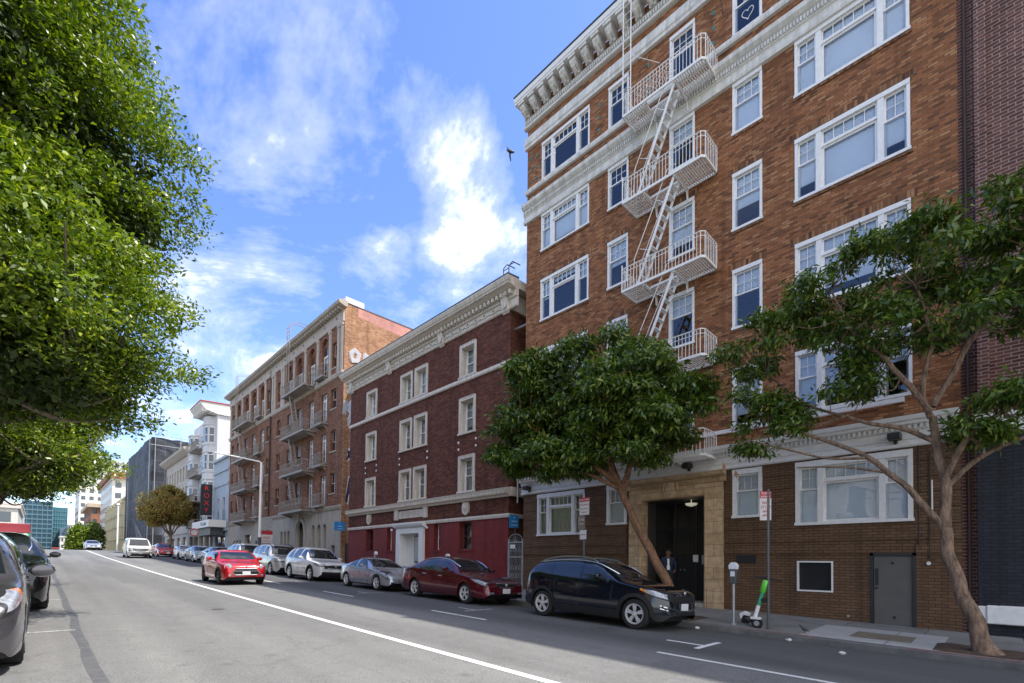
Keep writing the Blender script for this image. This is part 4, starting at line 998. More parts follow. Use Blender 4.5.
b = thing('wall_graffiti_board', 'stub of brick wall between the red and maroon blocks painted with graffiti letters', 'wall', (TX+.4, 31.7, g(31.7)))
MB().q([(TX+.35, CY1 if False else 31.12, .4), (TX+.35, 32.28, .4), (TX+.35, 32.28, 13.4), (TX+.35, 31.12, 13.4)]).box(TX+.36, TX+.5, 31.12, 32.28, .4, 13.4).build('wall', M['brickC_side'], b)
def blob_x(parent, items):
    for (y, z, sc, kind, col) in items:
        strokes = {'A': [[(0, 0), (.35, 1.1)], [(.35, 1.1), (.6, 0)], [(.15, .45), (.55, .5)]], 'X': [[(0, .1), (.5, .6), (.9, .5)], [(.1, .6), (.4, .2), (.8, .1)], [(.6, .8), (.7, 0)]], 'S': [[(.5, 1), (.1, .8), (.5, .4), (0, 0)]]}[kind]
        for r, d, mt, nm in ((.22, .008, M['white'], 'graffiti_outline'), (.13, .03, col, 'graffiti_letter')):
            mb = MB(); kk = 0
            for st in strokes:
                for p, q in zip(st[:-1], st[1:]):
                    d += .0012
                    dx, dz = q[0]-p[0], q[1]-p[1]; L = math.hypot(dx, dz) or 1; nx, nz = -dz/L*r, dx/L*r; ex, ez = dx/L*r*.6, dz/L*r*.6
                    mb.q([(TX+.35-d, y-sc*(px+a*nx+e*ex), z+sc*(pz+a*nz+e*ez)) for (px, pz, a, e) in ((p[0], p[1], 1, -1), (q[0], q[1], 1, 1), (q[0], q[1], -1, 1), (p[0], p[1], -1, -1))])
            mb.build(nm, mt, parent, recalc=False)
blob_x(b, [(32.2, 5.7, 1.35, 'A', navy), (32.2, 8.6, 1.0, 'X', navy), (32.2, 11.3, 1.3, 'S', silver)])
MB().box(TX+.25, TX+.3, 31.3, 32.1, .5, 2.7).build('door', M['black'], b)

# ================================================================ D, E, F: further right-hand row
def simple_windows(parent, X, cols, rws, fm, gm='glassA', depth=.12, bl=True, name='window'):
    for (a, c) in cols:
        for (z0, z1) in rws:
            s = MB(); s.box(X-.04, X+.03, a-.08, c+.08, z1, z1+.12).box(X-.06, X+.03, a-.08, c+.08, z0-.1, z0)
            hung(s, X+.03, a, c, z0, z1, 1, 1, .5); f = s.build(name, fm, parent)
            MB().q([(X+.07, a, z0), (X+.07, c, z0), (X+.07, c, z1), (X+.07, a, z1)]).build('pane', M[gm], f, recalc=False)
D = thing('small_shop_building', 'low pale blue rendered building above a shop front beside the red brick block', 'building', (TX, 64, g(64)))
Dm = stucco('pale_blue_render', (.42, .48, .52), .25, .8)
hs = [(62.0, 63.0, 5.9, 8.6), (64.4, 65.4, 5.9, 8.6), (61.5, 66, 1.2, 4.2)]
w = wall(TX, 60.45, 67.0, 0, 13.3, hs, .2); shell(w, TX, 60.45, 67.0, 0, 13.3, 14); w.build('wall', Dm, D)
simple_windows(D, TX+.08, [(62.0, 63.0), (64.4, 65.4)], [(5.9, 8.6)], M['white'])
b = MB()
for z, o in ((13.0, .25), (11.6, .15), (10.0, .1), (4.7, .25)): b.box(TX-o, TX+.01, 60.5, 67.0, z, z+.28)
b.build('belt_course', Dm, D); MB().q([(TX+.18, 61.5, 1.2), (TX+.18, 66, 1.2), (TX+.18, 66, 4.2), (TX+.18, 61.5, 4.2)]).build('shop_window', M['glassdark'], D, recalc=False)
cn = thing('shop_canopy', 'flat dark shop canopy with a long white lettered fascia over the pavement', 'canopy', (TX, 65, 4.2))
MB().box(TX-1.7, TX, 61.2, 68.5, 5.2, 5.35).box(TX-1.5, TX-.2, 61.5, 68.2, 4.2, 5.2).build('canopy_box', M['darksteel'], cn)
MB().box(TX-1.8, TX-1.7, 60.8, 68.8, 5.05, 5.85).box(TX-1.7, TX-.1, 60.8, 60.9, 5.05, 5.85).build('fascia', M['white'], cn)
text_mesh('lettering', 'The Studio', M['darksteel'], cn, (TX-1.81, 63.3, 5.45), .6)
sg = thing('blade_sign', 'tall black blade sign with red letters projecting above the shop canopy', 'sign', (TX-.7, 66.3, 6.7))
MB().box(TX-1.5, TX-.3, 66.3, 66.5, 6.7, 10.4).build('sign_board', M['black'], sg); MB().tube([(TX, 66.4, 9.8), (TX-.4, 66.4, 9.8)], .05).tube([(TX, 66.4, 7.2), (TX-.4, 66.4, 7.2)], .05).build('bracket', M['steel'], sg)
redm = plain('red_sign_letter', (.75, .03, .03), .4, var=0)
for k, ch_ in enumerate('HOTEL'[:4]): text_mesh('sign_letter', 'ROXY'[k], redm, sg, (TX-.9, 66.28, 9.9-k*.88), .8, normal='-y')
E = thing('bay_window_building', 'tall white building with rounded bay windows and an overhanging red edged cornice', 'apartment building', (TX, 73.5, g(73)))
Em = stucco('white_render', (.66, .66, .66), .15, .4); Ecap = plain('dark_red_cornice_edge', (.4, .05, .04), .6)
w = MB(); shell(w, TX+.3, 67.4, 80, 0, 19.7, 18); w.q([(TX+.3, 67.4, 0), (TX+.3, 67.4, 19.7), (TX+.3, 80, 19.7), (TX+.3, 80, 0)]); w.build('wall', Em, E)
def bay(parent, yc, wdt, z0, z1, X, out, mat, floors, wm):
    a = [(X, yc-wdt/2), (X-out*.75, yc-wdt*.36), (X-out, yc-wdt*.2), (X-out, yc+wdt*.2), (X-out*.75, yc+wdt*.36), (X, yc+wdt/2)]
    b = MB().prism([(p[0], p[1]) for p in a], 2, z0, z1)
    for fz in floors:
        aa = [(X, yc-wdt/2-.08), (X-out*.75-.08, yc-wdt*.36-.05), (X-out-.1, yc-wdt*.2), (X-out-.1, yc+wdt*.2), (X-out*.75-.08, yc+wdt*.36+.05), (X, yc+wdt/2+.08)]
        b.prism(aa, 2, fz-.35, fz-.15); b.prism(aa, 2, fz+2.15, fz+2.3)
    bb = b.build('bay', mat, parent)
    for fz in floors:
        for (p, q) in ((a[1], a[2]), (a[2], a[3]), (a[0], a[1])):
            d = Vector((q[0]-p[0], q[1]-p[1])); nrm = Vector((-d.y, d.x)).normalized(); nrm = nrm if nrm.x < 0 or (abs(nrm.x) < .3 and nrm.y < 0) else -nrm
            P = lambda t, o, z: (p[0]+d.x*t+nrm.x*o, p[1]+d.y*t+nrm.y*o, z)
            m_ = MB()
            m_.q([P(.15, .02, fz), P(.85, .02, fz), P(.85, .02, fz+1.8), P(.15, .02, fz+1.8)]); 
            f = m_.build('window', M['glassdark' if False else 'winblue'], bb, recalc=False)
            fr = MB()
            for (t0, t1, za, zb) in ((.1, .18, fz-.05, fz+1.85), (.82, .9, fz-.05, fz+1.85), (.1, .9, fz+1.8, fz+1.9), (.1, .9, fz-.1, fz), (.1, .9, fz+.85, fz+.95)):
                fr.q([P(t0, .05, za), P(t1, .05, za), P(t1, .05, zb), P(t0, .05, zb)])
            fr.build('window_frame', M['white'], bb, recalc=False)
M['winblue'] = plain('sky_lit_window', (.05, .07, .09), .05, var=.1, spec=1)
fl = [5.9, 9.2, 12.6, 16.0]
bay(E, 69.6, 2.8, 5.0, 19.2, TX+.3, .95, Em, fl, None); bay(E, 77.6, 2.8, 5.0, 18.2, TX+.3, .95, Em, fl[:], None)
b = MB().prism([(TX+.3, 19.3), (TX-1.0, 19.6), (TX-1.6, 20.3), (TX-1.6, 20.5), (TX+2.5, 20.7), (TX+2.5, 19.3)], 1, 67.2, 72.6)
for k in range(7): b.box(TX-1.4, TX+.2, 67.4+k*.75, 67.55+k*.75, 19.4, 20.2)
b.build('cornice', M['whitecorn'], E); MB().prism([(TX-1.65, 20.5), (TX-1.65, 20.62), (TX+2.5, 20.84), (TX+2.5, 20.72)], 1, 67.1, 72.7).build('cornice_edge', Ecap, E)
for z in (5.6, 8.9, 12.3, 15.7):
    s = MB(); s.box(TX-1.1, TX+.3, 71.6, 76.2, z-.12, z)
    for k in range(24): s.box(TX-1.1, TX-1.06, 71.6+k*.195, 71.64+k*.195, z, z+.9)
    s.box(TX-1.12, TX-1.04, 71.6, 76.2, z+.88, z+.93).box(TX-1.1, TX+.3, 71.6, 71.65, z+.85, z+.9).box(TX-1.1, TX+.3, 71.6, 71.63, z+.4, z+.44)
    s.build('balcony', M['feC'], E)
simple_windows(E, TX+.18, [(72.3, 73.2), (74.3, 75.3)], [(z, z+1.9) for z in fl], M['white'])
sh = MB().box(TX+.2, TX+.28, 68.3, 79.5, 1.9, 4.4); sh.build('shop_front', M['glassdark'], E)
s = MB(); 
for y in (68.0, 71, 74, 77, 79.6): s.box(TX-.05, TX+.3, y-.25, y+.25, 1.2, 4.9)
s.box(TX-.1, TX+.3, 67.4, 80, 4.5, 5.0).build('shop_pier', M['stoneC'], E)
F_ = thing('pale_stone_building', 'beige stone building with a deep flat cornice and tall windows behind the bronze street tree', 'building', (TX, 89, g(89)))
Fm = stucco('beige_stone', (.5, .45, .38), .2, .6)
colsF = [(82.2+k*2.05, 83.2+k*2.05) for k in range(8)]; rowsF = [(6.2, 8.6), (9.8, 12.0), (13.0, 15.0)]
w = wall(TX, 80.1, 98, 0, 17, [(a, c, z0, z1) for a, c in colsF for z0, z1 in rowsF]+[(81.5+k*4.1, 84.0+k*4.1, 2.0, 4.6) for k in range(4)], .2); shell(w, TX, 80.1, 98, 0, 17, 16); w.build('wall', Fm, F_)
simple_windows(F_, TX+.08, colsF, rowsF, M['cream'])
MB().prism([(TX+.01, 16.4), (TX-.2, 16.4), (TX-.9, 16.9), (TX-1.0, 17.2), (TX+.01, 17.4)], 1, 79.9, 98.5).build('cornice', Fm, F_)
MB().box(TX-.15, TX+.01, 80.1, 98, 5.1, 5.5).build('belt_course', Fm, F_)
g_ = MB()
for k in range(4): g_.q([(TX+.18, 81.5+k*4.1, 2.0), (TX+.18, 84.0+k*4.1, 2.0), (TX+.18, 84.0+k*4.1, 4.6), (TX+.18, 81.5+k*4.1, 4.6)])
g_.build('shop_window', M['glassdark'], F_, recalc=False)
# G: building wrapped in black debris netting
G_ = thing('netted_building', 'tall building wrapped in black construction netting over scaffolding', 'building', (TX, 128, -2))
mt, nt, bs, out = newmat('black_debris_netting'); v, _ = wallvec(nt)
nn = N(nt, 'ShaderNodeTexNoise'); nn.inputs['Scale'].default_value = .5; nn.inputs['Detail'].default_value = 9; nt.links.new(v, nn.inputs[0])
br = N(nt, 'ShaderNodeTexBrick'); br.offset = 0
for k, val in (('Scale', 1), ('Brick Width', 2.4), ('Row Height', 2.0), ('Mortar Size', .05)): br.inputs[k].default_value = val
br.inputs['Color1'].default_value = (.012, .014, .018, 1); br.inputs['Color2'].default_value = (.035, .04, .05, 1); br.inputs['Mortar'].default_value = (.07, .075, .085, 1); nt.links.new(v, br.inputs[0])
rr = ramp(nt, [(.4, (.6, .6, .6)), (.62, (1.6, 1.6, 1.7)), (.75, (3, 3, 3.2))]); nt.links.new(nn.outputs[0], rr.inputs[0])
nt.links.new(mixc(nt, 1.0, br.outputs[0], rr.outputs[0], 'MULTIPLY'), bs.inputs['Base Color']); bs.inputs['Roughness'].default_value = .7
b = MB(); n = 26; rg = random.Random(5)
def ripple(u, z): return .5*noise.noise((u*.13, z*.07, 2))+.14*noise.noise((u*.6, z*.35, 7))
def sheet(b, P, L, z0, z1, nu=28, nz=18):
    i0 = len(b.v)
    for j in range(nz+1):
        for i in range(nu+1):
            u = L*i/nu; z = z0+(z1-z0)*j/nz; b.v.append(P(u, ripple(u, z) if 0 < i < nu else 0, z+(.3*noise.noise((u*.8, 1, 1)) if j == nz else 0)))
    for j in range(nz):
        for i in range(nu): a = i0+j*(nu+1)+i; b.f.append((a, a+1, a+nu+2, a+nu+1)); b.m.append(0)
sheet(b, lambda u, o, z: (TX-.4+o, 112+u, z), 36, -3, 24.4); sheet(b, lambda u, o, z: (TX-.4+u, 112-o, z), 18, -3, 24.4)
b.build('netting', mt, G_, smooth=True)
MB().box(TX+.3, TX+17, 112.7, 147.5, -4, 24).build('wall', M['stoneC'], G_)
b = MB()
for k in range(2): b.tube([(TX-.6, 112.2+k*30, -3), (TX-.6, 112.2+k*30, 25)], .05, 5)
for k in range(5): b.tube([(TX+.2+k*4, 111.6, -3), (TX+.2+k*4, 111.6, 25.2)], .06, 5)
b.tube([(TX-.6, 111.6, 24.8), (TX+17, 111.6, 24.8)], .06, 5).tube([(TX-.6, 111.6, 22.9), (TX+17, 111.6, 22.9)], .06, 5)
b.build('scaffold_pole', M['steel'], G_)
b = MB()
for k in range(7): b.tube([(TX-2.6+k*.25, 111+k*.6, 8-k*.4), (TX-2.2+k*.35, 110.6+k*.5, 4.4), (TX-1.2+k*.6, 110.2, 2.2), (TX+.5+k*.6, 110, 1.2)], .05, 6)
b.build('hanging_tarpaulin', M['darksteel'], G_)
# ================================================================ far buildings beyond the crest
def block(name, label, x0, x1, y0, y1, z0, z1, mat, cols, floors, fw=.5, fz=1.6, side=True, wm='winblue', cat='building', extra=None):
    T = thing(name, label, cat, ((x0+x1)/2, (y0+y1)/2, z0))
    MB().box(x0, x1, y0, y1, z0, z1).build('wall', mat, T)
    h = (z1-z0)/floors; nW = 0
    w_ = MB()
    for f in range(floors):
        zz = z0+h*f+h*.3
        for k in range(cols):
            p = x0+(x1-x0)*(k+.5)/cols; hw = (x1-x0)/cols*fw/2; w_.q([(p-hw, y0-.04, zz), (p+hw, y0-.04, zz), (p+hw, y0-.04, zz+h*.5), (p-hw, y0-.04, zz+h*.5)])
        if side:
            nc = max(2, int((y1-y0)/3.2))
            for k in range(nc):
                q = y0+(y1-y0)*(k+.5)/nc; w_.q([(x0-.04, q-.55, zz), (x0-.04, q-.55, zz+h*.5), (x0-.04, q+.55, zz+h*.5), (x0-.04, q+.55, zz)])
    w_.build('window_pane', M[wm], T, recalc=False)
    MB().box(x0-.35, x1+.35, y0-.35, y1+.35, z1-.02, z1+.5).build('cornice', mat, T)
    return T
yel = stucco('pale_yellow_render', (.5, .46, .3), .25, .5); wht = stucco('far_white_render', (.68, .66, .6), .15, .3); bge = stucco('far_beige_render', (.55, .45, .33), .15, .3)
tanb = stucco('far_brown_terracotta', (.32, .15, .09), .3, .3)
H1 = block('yellow_bay_building', 'pale yellow building with stacked rounded bays past the crest of the street', TX, TX+14, 150, 192, -14, 16, yel, 4, 7)
for k in range(6):
    yc = 153+k*6.8; b = MB().prism([(TX, yc-1.8), (TX-1.1, yc-1.1), (TX-1.1, yc+1.1), (TX, yc+1.8)], 2, -10, 15.6)
    for z in range(-6, 16, 3): b.prism([(TX, yc-2), (TX-1.35, yc-1.2), (TX-1.35, yc+1.2), (TX, yc+2)], 2, z, z+.3)
    b.build('bay', yel, H1)
block('white_apartment_tower', 'tall pale apartment building with a brown flat roof rising behind the yellow bays', TX+1, TX+22, 196, 235, -14, 26, wht, 7, 12)
MB().box(TX, TX+23, 195, 236, 26.5, 28.5).build('roof', tanb, bpy.data.objects['white_apartment_tower'])
block('brown_terracotta_building', 'brown and cream building with a heavy cornice far down the right side of the street', TX-1, TX+8, 245, 285, -14, 21, tanb, 4, 9)
b = MB()
for k in range(4): b.box(TX-1.6, TX-1, 247+k*10, 250+k*10, -4, 15)
b.box(TX-2.2, TX+8.6, 244, 286, 20.8, 22.2).build('cornice_bay', bge, bpy.data.objects['brown_terracotta_building'])
block('pale_highrise', 'plain cream high-rise far off above the brown terracotta building', 14, 40, 330, 365, -14, 52, wht, 8, 18)
gl1 = plain('blue_green_curtain_wall', (.025, .065, .1), .35, var=.35, nscale=.05, spec=.4); gl2 = plain('pale_green_curtain_wall', (.04, .16, .19), .35, var=.35, nscale=.06, spec=.4)
def tower(label, x0, x1, y0, z1, mat, fl=22, cols=8):
    T = thing('glass_tower', label, 'office tower', ((x0+x1)/2, y0, -16), 'glass office towers far away')
    MB().box(x0, x1, y0, y0+40, -16, z1).build('glass_body', mat, T)
    b = MB(); h = (z1+16)/fl
    for f in range(1, fl): b.box(x0-.2, x1+.2, y0-.25, y0, -16+f*h, -16+f*h+.7)
    for k in range(cols+1): x = x0+(x1-x0)*k/cols; b.box(x-.15, x+.15, y0-.35, y0, -16, z1)
    b.build('mullions', plain('tower_mullion', (.1, .2, .24), .5, var=0), T)
tower('darker blue glass office tower, the left of the far pair', -8, 5.7, 420, 36, gl1, 18, 6)
tower('pale green glass office tower, the right of the far pair', 6.1, 13.2, 440, 34.5, gl2, 18, 6)
tower('small mauve glass block in front of the pale green tower', 9.2, 12.0, 400, 19, plain('mauve_glass', (.16, .17, .28), .2), 12, 3)
block('white_low_building', 'small white block at the end of the street below the glass towers', 7.6, 11.8, 330, 350, -14, 11.5, wht, 3, 8)
block('white_low_building', 'pale blue-white block right of the glass towers at the end of the street', 12, 17, 380, 400, -14, 20, stucco('far_blue_white', (.6, .68, .72), .1, .3), 5, 11)
block('red_low_building', 'small dark red building at the very end of the street', 4.6, 6.4, 300, 315, -14, 5.3, plain('far_red_paint', (.4, .08, .08), .8), 2, 5)
for k, (y0, y1, z1, mt_, lb) in enumerate([(150, 185, 12, wht, 'cream apartment building far down the left pavement beneath the big tree'), (188, 230, 15, plain('far_pink_render', (.5, .4, .36), .8), 'pinkish building far down the left side, second past the crest'), (233, 290, 19, wht, 'whitish building furthest down the left side beside the glass towers')]):
    block('distant_row_building', lb, -16, -3.4-k*.6, y0, y1, -14, z1, mt_, 3, 6)
# opposite (left) side of the street, beside and behind the photographer's view
lm = [stucco('left_cream_render', (.5, .46, .4), .2), M['brickC'], stucco('left_grey_render', (.42, .42, .42), .2), stucco('left_tan_render', (.48, .4, .3), .2)]
for k, (y0, y1, z1) in enumerate([(2, 22, 12), (22.2, 44, 14), (44.2, 70, 10)]):
    T = thing('left_street_building', ['cream rendered building on the left pavement nearest the camera', 'red brick building on the left behind the ficus trees', 'grey rendered building on the left beyond the ficus trees', 'tan building on the left just before the crest'][k], 'building', (-7.2, (y0+y1)/2, g((y0+y1)/2)))
    MB().box(-22, -7.2, y0, y1, -1, z1).build('wall', lm[k], T)
    nC = int((y1-y0)/2.6); rowsL = [(z, z+1.8) for z in np.arange(4.6, z1-2.2, 3.2)]
    b = MB(); fr = MB()
    for i in range(nC):
        yc = y0+(y1-y0)*(i+.5)/nC
        for z0, z1_ in rowsL: b.box(-7.2, -7.17, yc-.5, yc+.5, z0, z1_); fr.box(-7.2, -7.12, yc-.6, yc+.6, z1_, z1_+.1).box(-7.2, -7.1, yc-.6, yc+.6, z0-.1, z0).box(-7.2, -7.14, yc-.6, yc-.5, z0, z1_).box(-7.2, -7.14, yc+.5, yc+.6, z0, z1_)
    b.build('window_pane', M['winblue'], T); fr.build('window_frame', M['white'], T); MB().box(-7.3, -6.7, y0, y1, z1-.3, z1+.3).build('cornice', M['whitecorn'], T)
# ================================================================ vehicles (all face -Y, towards the photographer)
def paint(name, col, metal=.35, rough=.28):
    m, nt, b, out = newmat(name)
    b.inputs['Base Color'].default_value = (*col, 1); b.inputs['Metallic'].default_value = metal; b.inputs['Roughness'].default_value = rough
    b.inputs['Coat Weight'].default_value = 1; b.inputs['Coat Roughness'].default_value = .03
    tc = N(nt, 'ShaderNodeTexCoord'); n = N(nt, 'ShaderNodeTexNoise'); n.inputs['Scale'].default_value = 3; n.inputs['Detail'].default_value = 6
    nt.links.new(tc.outputs['Object'], n.inputs['Vector']); r = ramp(nt, [(.35, (rough*.8,)*3), (.7, (rough*1.5,)*3)]); nt.links.new(n.outputs[0], r.inputs[0]); nt.links.new(r.outputs[0], b.inputs['Roughness'])
    return m
M['carglass'] = plain('car_glass', (.012, .016, .02), .03, var=0, spec=1.0)
M['tyre'] = plain('tyre_rubber', (.018, .018, .018), .85, var=.2, nscale=20)
M['alloy'] = plain('alloy_rim', (.68, .68, .7), .3, metal=.45, var=.1)
M['plastic'] = plain('black_bumper_plastic', (.012, .012, .013), .55, var=.1)
M['lens'] = plain('headlamp_lens', (.3, .32, .36), .08, var=.5, nscale=18, spec=1, coat=1)
M['amber'] = plain('amber_lens', (.7, .2, .02), .15, var=.1, coat=1)
M['taillens'] = plain('red_tail_lens', (.35, .01, .01), .15, var=.1, coat=1)
M['chrome'] = plain('chrome_trim', (.8, .8, .82), .3, metal=1, var=0)
M['plate'] = plain('number_plate', (.72, .73, .76), .5, var=.1, nscale=40)
def interp(pts, s):
    if s <= pts[0][0]: return pts[0][1]
    for (a, za), (b, zb) in zip(pts[:-1], pts[1:]):
        if s <= b: t = (s-a)/(b-a) if b > a else 0; return za+(zb-za)*t
    return pts[-1][1]
def smoothpts(pts, n=3):
    """Catmull-Rom through the control points, keeps them monotone in s"""
    out = []
    for i in range(len(pts)-1):
        p0 = pts[max(i-1, 0)]; p1 = pts[i]; p2 = pts[i+1]; p3 = pts[min(i+2, len(pts)-1)]
        m1 = (p2[1]-p0[1])/max(p2[0]-p0[0], 1e-3); m2 = (p3[1]-p1[1])/max(p3[0]-p1[0], 1e-3); h = p2[0]-p1[0]
        sl = (p2[1]-p1[1])/max(h, 1e-3)
        lim = 2.2*abs(sl)+.02
        m1 = max(-lim, min(lim, m1)); m2 = max(-lim, min(lim, m2))
        for k in range(n):
            t = k/n; out.append((p1[0]+h*t, (2*t**3-3*t*t+1)*p1[1]+(t**3-2*t*t+t)*h*m1+(-2*t**3+3*t*t)*p2[1]+(t**3-t*t)*h*m2))
    out.append(pts[-1]); return out
def make_car(name, label, cat, c, group=None):
    L, W = c['L'], c['W']; hw0 = W/2
    top = smoothpts(c['top'], 4); belt = smoothpts(c['belt'], 3); sill = c.get('sill', .24); wr = c['wr']; wf, wb = c['wf'], c['wf']+c['wb']
    plan = smoothpts(c.get('plan', [(0, .74), (.06, .84), (.2, .92), (.5, .975), (1.0, 1.0), (L-1.0, 1.0), (L-.4, .96), (L-.1, .88), (L, .78)]), 3)
    low = c.get('low', [(0, .34), (.12, .22), (.5, sill), (L-.5, sill), (L-.1, .3), (L, .4)])
    tum = c.get('tum', .42); nmax = c.get('n', 4.2); ar = wr+c.get('gap', .05)
    ws0, ws1 = c['ws']
    def halfw(s, z):
        h = hw0*interp(plan, s); tz, bz = interp(top, s), interp(belt, s)
        if z <= bz:
            zm = .62*bz
            return h*(1-.10*max(0, (zm-z)/max(zm, .1))**2-.035*max(0, (z-zm)/max(bz-zm, .05))**1.5)
        k = min(1, (z-bz)/max(tz-bz, .01)); n = 2.2+min(1, max(0, (tz-bz)/.4))*(nmax-2.2)
        return h*.965*max(0, 1-k**n)**(1/n)*(1-tum*(z-bz))
    st = set([0, .015, .04, .07, .11, .16, .22, L-.02, L-.05, L-.1, L-.16]); x = .28
    while x < L-.2: st.add(round(x, 3)); x += .07
    for wc in (wf, wb):
        for k in range(-14, 15): st.add(round(wc+ar*math.sin(k/14*math.pi/2), 3))
    st = sorted(st); st.append(L); st = sorted(set(st))
    nl, nu = 6, 11
    bm = bmesh.new(); rows_ = []
    for s in st:
        lo = interp(low, s)
        for wc in (wf, wb):
            d = abs(s-wc)
            if d < ar: lo = max(lo, wr+math.sqrt(max(0, ar*ar-d*d)))
        tz, bz = interp(top, s), interp(belt, s); bz = min(bz, tz-.015); lo = min(lo, bz-.03); half = []
        for k in range(nl): z = lo+(bz-lo)*k/(nl-1); half.append((halfw(s, z), z))
        n = 2.2+min(1, max(0, (tz-bz)/.4))*(nmax-2.2); h = half[-1][0]
        for k in range(1, nu+1):
            a = math.pi/2*k/nu; cx = math.cos(a)**(2/n) if k < nu else 0; cz = math.sin(a)**(2/n)
            z = bz+(tz-bz)*cz; half.append((h*cx*(1-tum*(z-bz)*min(1, (tz-bz)/.3)), z))
        ring = [(-x_, z) for x_, z in half]+[(x_, z) for x_, z in reversed(half[:-1])]
        rows_.append([bm.verts.new((x_, s-L/2, z)) for x_, z in ring])
    for a, b_ in zip(rows_[:-1], rows_[1:]):
        for k in range(len(a)-1): bm.faces.new((a[k], a[k+1], b_[k+1], b_[k]))
    bm.faces.new(list(reversed(rows_[0]))); bm.faces.new(rows_[-1])
    bmesh.ops.recalc_face_normals(bm, faces=bm.faces)
    # make sure normals look outward
    ftop = max(bm.faces, key=lambda f: f.calc_center_median().z)
    if ftop.normal.z < 0: bmesh.ops.reverse_faces(bm, faces=bm.faces)
    y_ = lambda s: s-L/2
    # ---- regions
    regs = []
    # side windows
    def zt(s): bz = interp(belt, s); return bz+(interp(top, s)-bz)*c.get('gt', .84)
    for (s0, s1, sl0, sl1) in c['win']:       # bottom start/end, slants of front/rear edge
        p = []
        n = 5
        for k in range(n+1): s = s0+(s1-s0)*k/n; p.append((s, interp(belt, s)+.035))
        ts0, ts1 = s0+sl0, s1-sl1
        for k in range(n, -1, -1): s = ts0+(ts1-ts0)*k/n; p.append((s, max(zt(s), interp(belt, s)+.05)))
        regs.append(('side_window', 'side', [(y_(a), b_) for a, b_ in p], lambda v, nrm: abs(nrm.x) > .3, M['carglass'], True))
    zb0 = interp(top, ws0)+.02; zb1 = interp(top, ws1)-.035; xw0 = c.get('ww', .8)*hw0; xw1 = xw0*.84
    regs.append(('windscreen', 'front', [(-xw0, zb0), (xw0, zb0), (xw1, zb1), (-xw1, zb1)], lambda v, nrm: y_(ws0-.25) < v.y < y_(ws1+.15) and nrm.y < -.12, M['carglass'], False))
    rs0, rs1 = c['rs']
    zr0, zr1 = interp(top, rs0)-.04, interp(top, rs1)+.03
    regs.append(('rear_window', 'front', [(-xw1, zr0), (xw1, zr0), (xw0, zr1), (-xw0, zr1)], lambda v, nrm: v.y > y_(rs0-.1) and nrm.y > .12, M['carglass'], False))
    for r in c.get('regs', []): regs.append(r)
    for r in c.get('regs', []):
        if r[0] == 'headlight':
            pl = r[2]; cy_ = sum(q[0] for q in pl)/len(pl); cz_ = sum(q[1] for q in pl)/len(pl)
            regs.append(('headlight_bezel', 'side', [(cy_+(q[0]-cy_)*1.16, cz_+(q[1]-cz_)*1.45) for q in pl], r[3], M['black'], True))
    def cut(co, no):
        geom = bm.verts[:]+bm.edges[:]+bm.faces[:]
        bmesh.ops.bisect_plane(bm, geom=geom, dist=1e-5, plane_co=co, plane_no=no)
    seen = set()
    for (nm, view, poly, cond, mt, split) in regs:
        for (p, q) in zip(poly, poly[1:]+poly[:1]):
            d = (q[0]-p[0], q[1]-p[1]); ln = math.hypot(*d)
            if ln < 1e-4: continue
            key = (view, round(p[0], 3), round(p[1], 3), round(q[0], 3), round(q[1], 3))
            if key in seen: continue
            seen.add(key)
            # restrict cutting to faces near the edge
            if view == 'side': co = (0, p[0], p[1]); no = (0, -d[1], d[0]); idx = 1
            else: co = (p[0], 0, p[1]); no = (-d[1], 0, d[0]); idx = 0
            lo = min(p[0], q[0])-.12; hi = max(p[0], q[0])+.12
            fs = [f for f in bm.faces if lo <= f.calc_center_median()[idx] <= hi]
            es = set(e for f in fs for e in f.edges); vs = set(v for f in fs for v in f.verts)
            bmesh.ops.bisect_plane(bm, geom=list(vs)+list(es)+fs, dist=1e-5, plane_co=co, plane_no=no)
    def inside(poly, x, y):
        r = False; j = len(poly)-1
        for i in range(len(poly)):
            xi, yi = poly[i]; xj, yj = poly[j]
            if (yi > y) != (yj > y) and x < (xj-xi)*(y-yi)/(yj-yi)+xi: r = not r
            j = i
        return r
    bm.verts.index_update(); groups = {}
    for f in bm.faces:
        v = f.calc_center_median(); key = ('body', 0, 0)
        for ri, (nm, view, poly, cond, mt, split) in enumerate(regs):
            u = (v.y, v.z) if view == 'side' else (v.x, v.z)
            if inside(poly, *u) and cond(v, f.normal): key = (nm, ri, (1 if v.x > 0 else -1) if split else 0); break
        groups.setdefault(key, []).append(f)
    T = thing(name, label, cat, (0, 0, 0), group)
    P = c['paint']
    for key, fs in groups.items():
        idx = {}; mb = MB()
        for f in fs:
            ids = []
            for v in f.verts:
                if v.index not in idx or True:
                    k = v.index
                    if k not in idx: idx[k] = len(mb.v); mb.v.append(tuple(v.co))
                    ids.append(idx[k])
            mb.f.append(tuple(ids)); mb.m.append(0)
        mt = P if key[0] == 'body' else regs[key[1]][4]
        o = mb.build(key[0], mt, T, smooth=True, recalc=False)
        if key[0] == 'side_window' or key[0] in ('windscreen', 'rear_window'): pass
    bm.free()
    sx = halfw
    # underbody and wheel wells
    MB().box(-hw0+.16, hw0-.16, y_(.25), y_(L-.25), .2, .62).box(-hw0+.05, hw0-.05, y_(wf+ar+.02), y_(wb-ar-.02), sill-.04, sill+.06).build('underbody', M['plastic'], T)
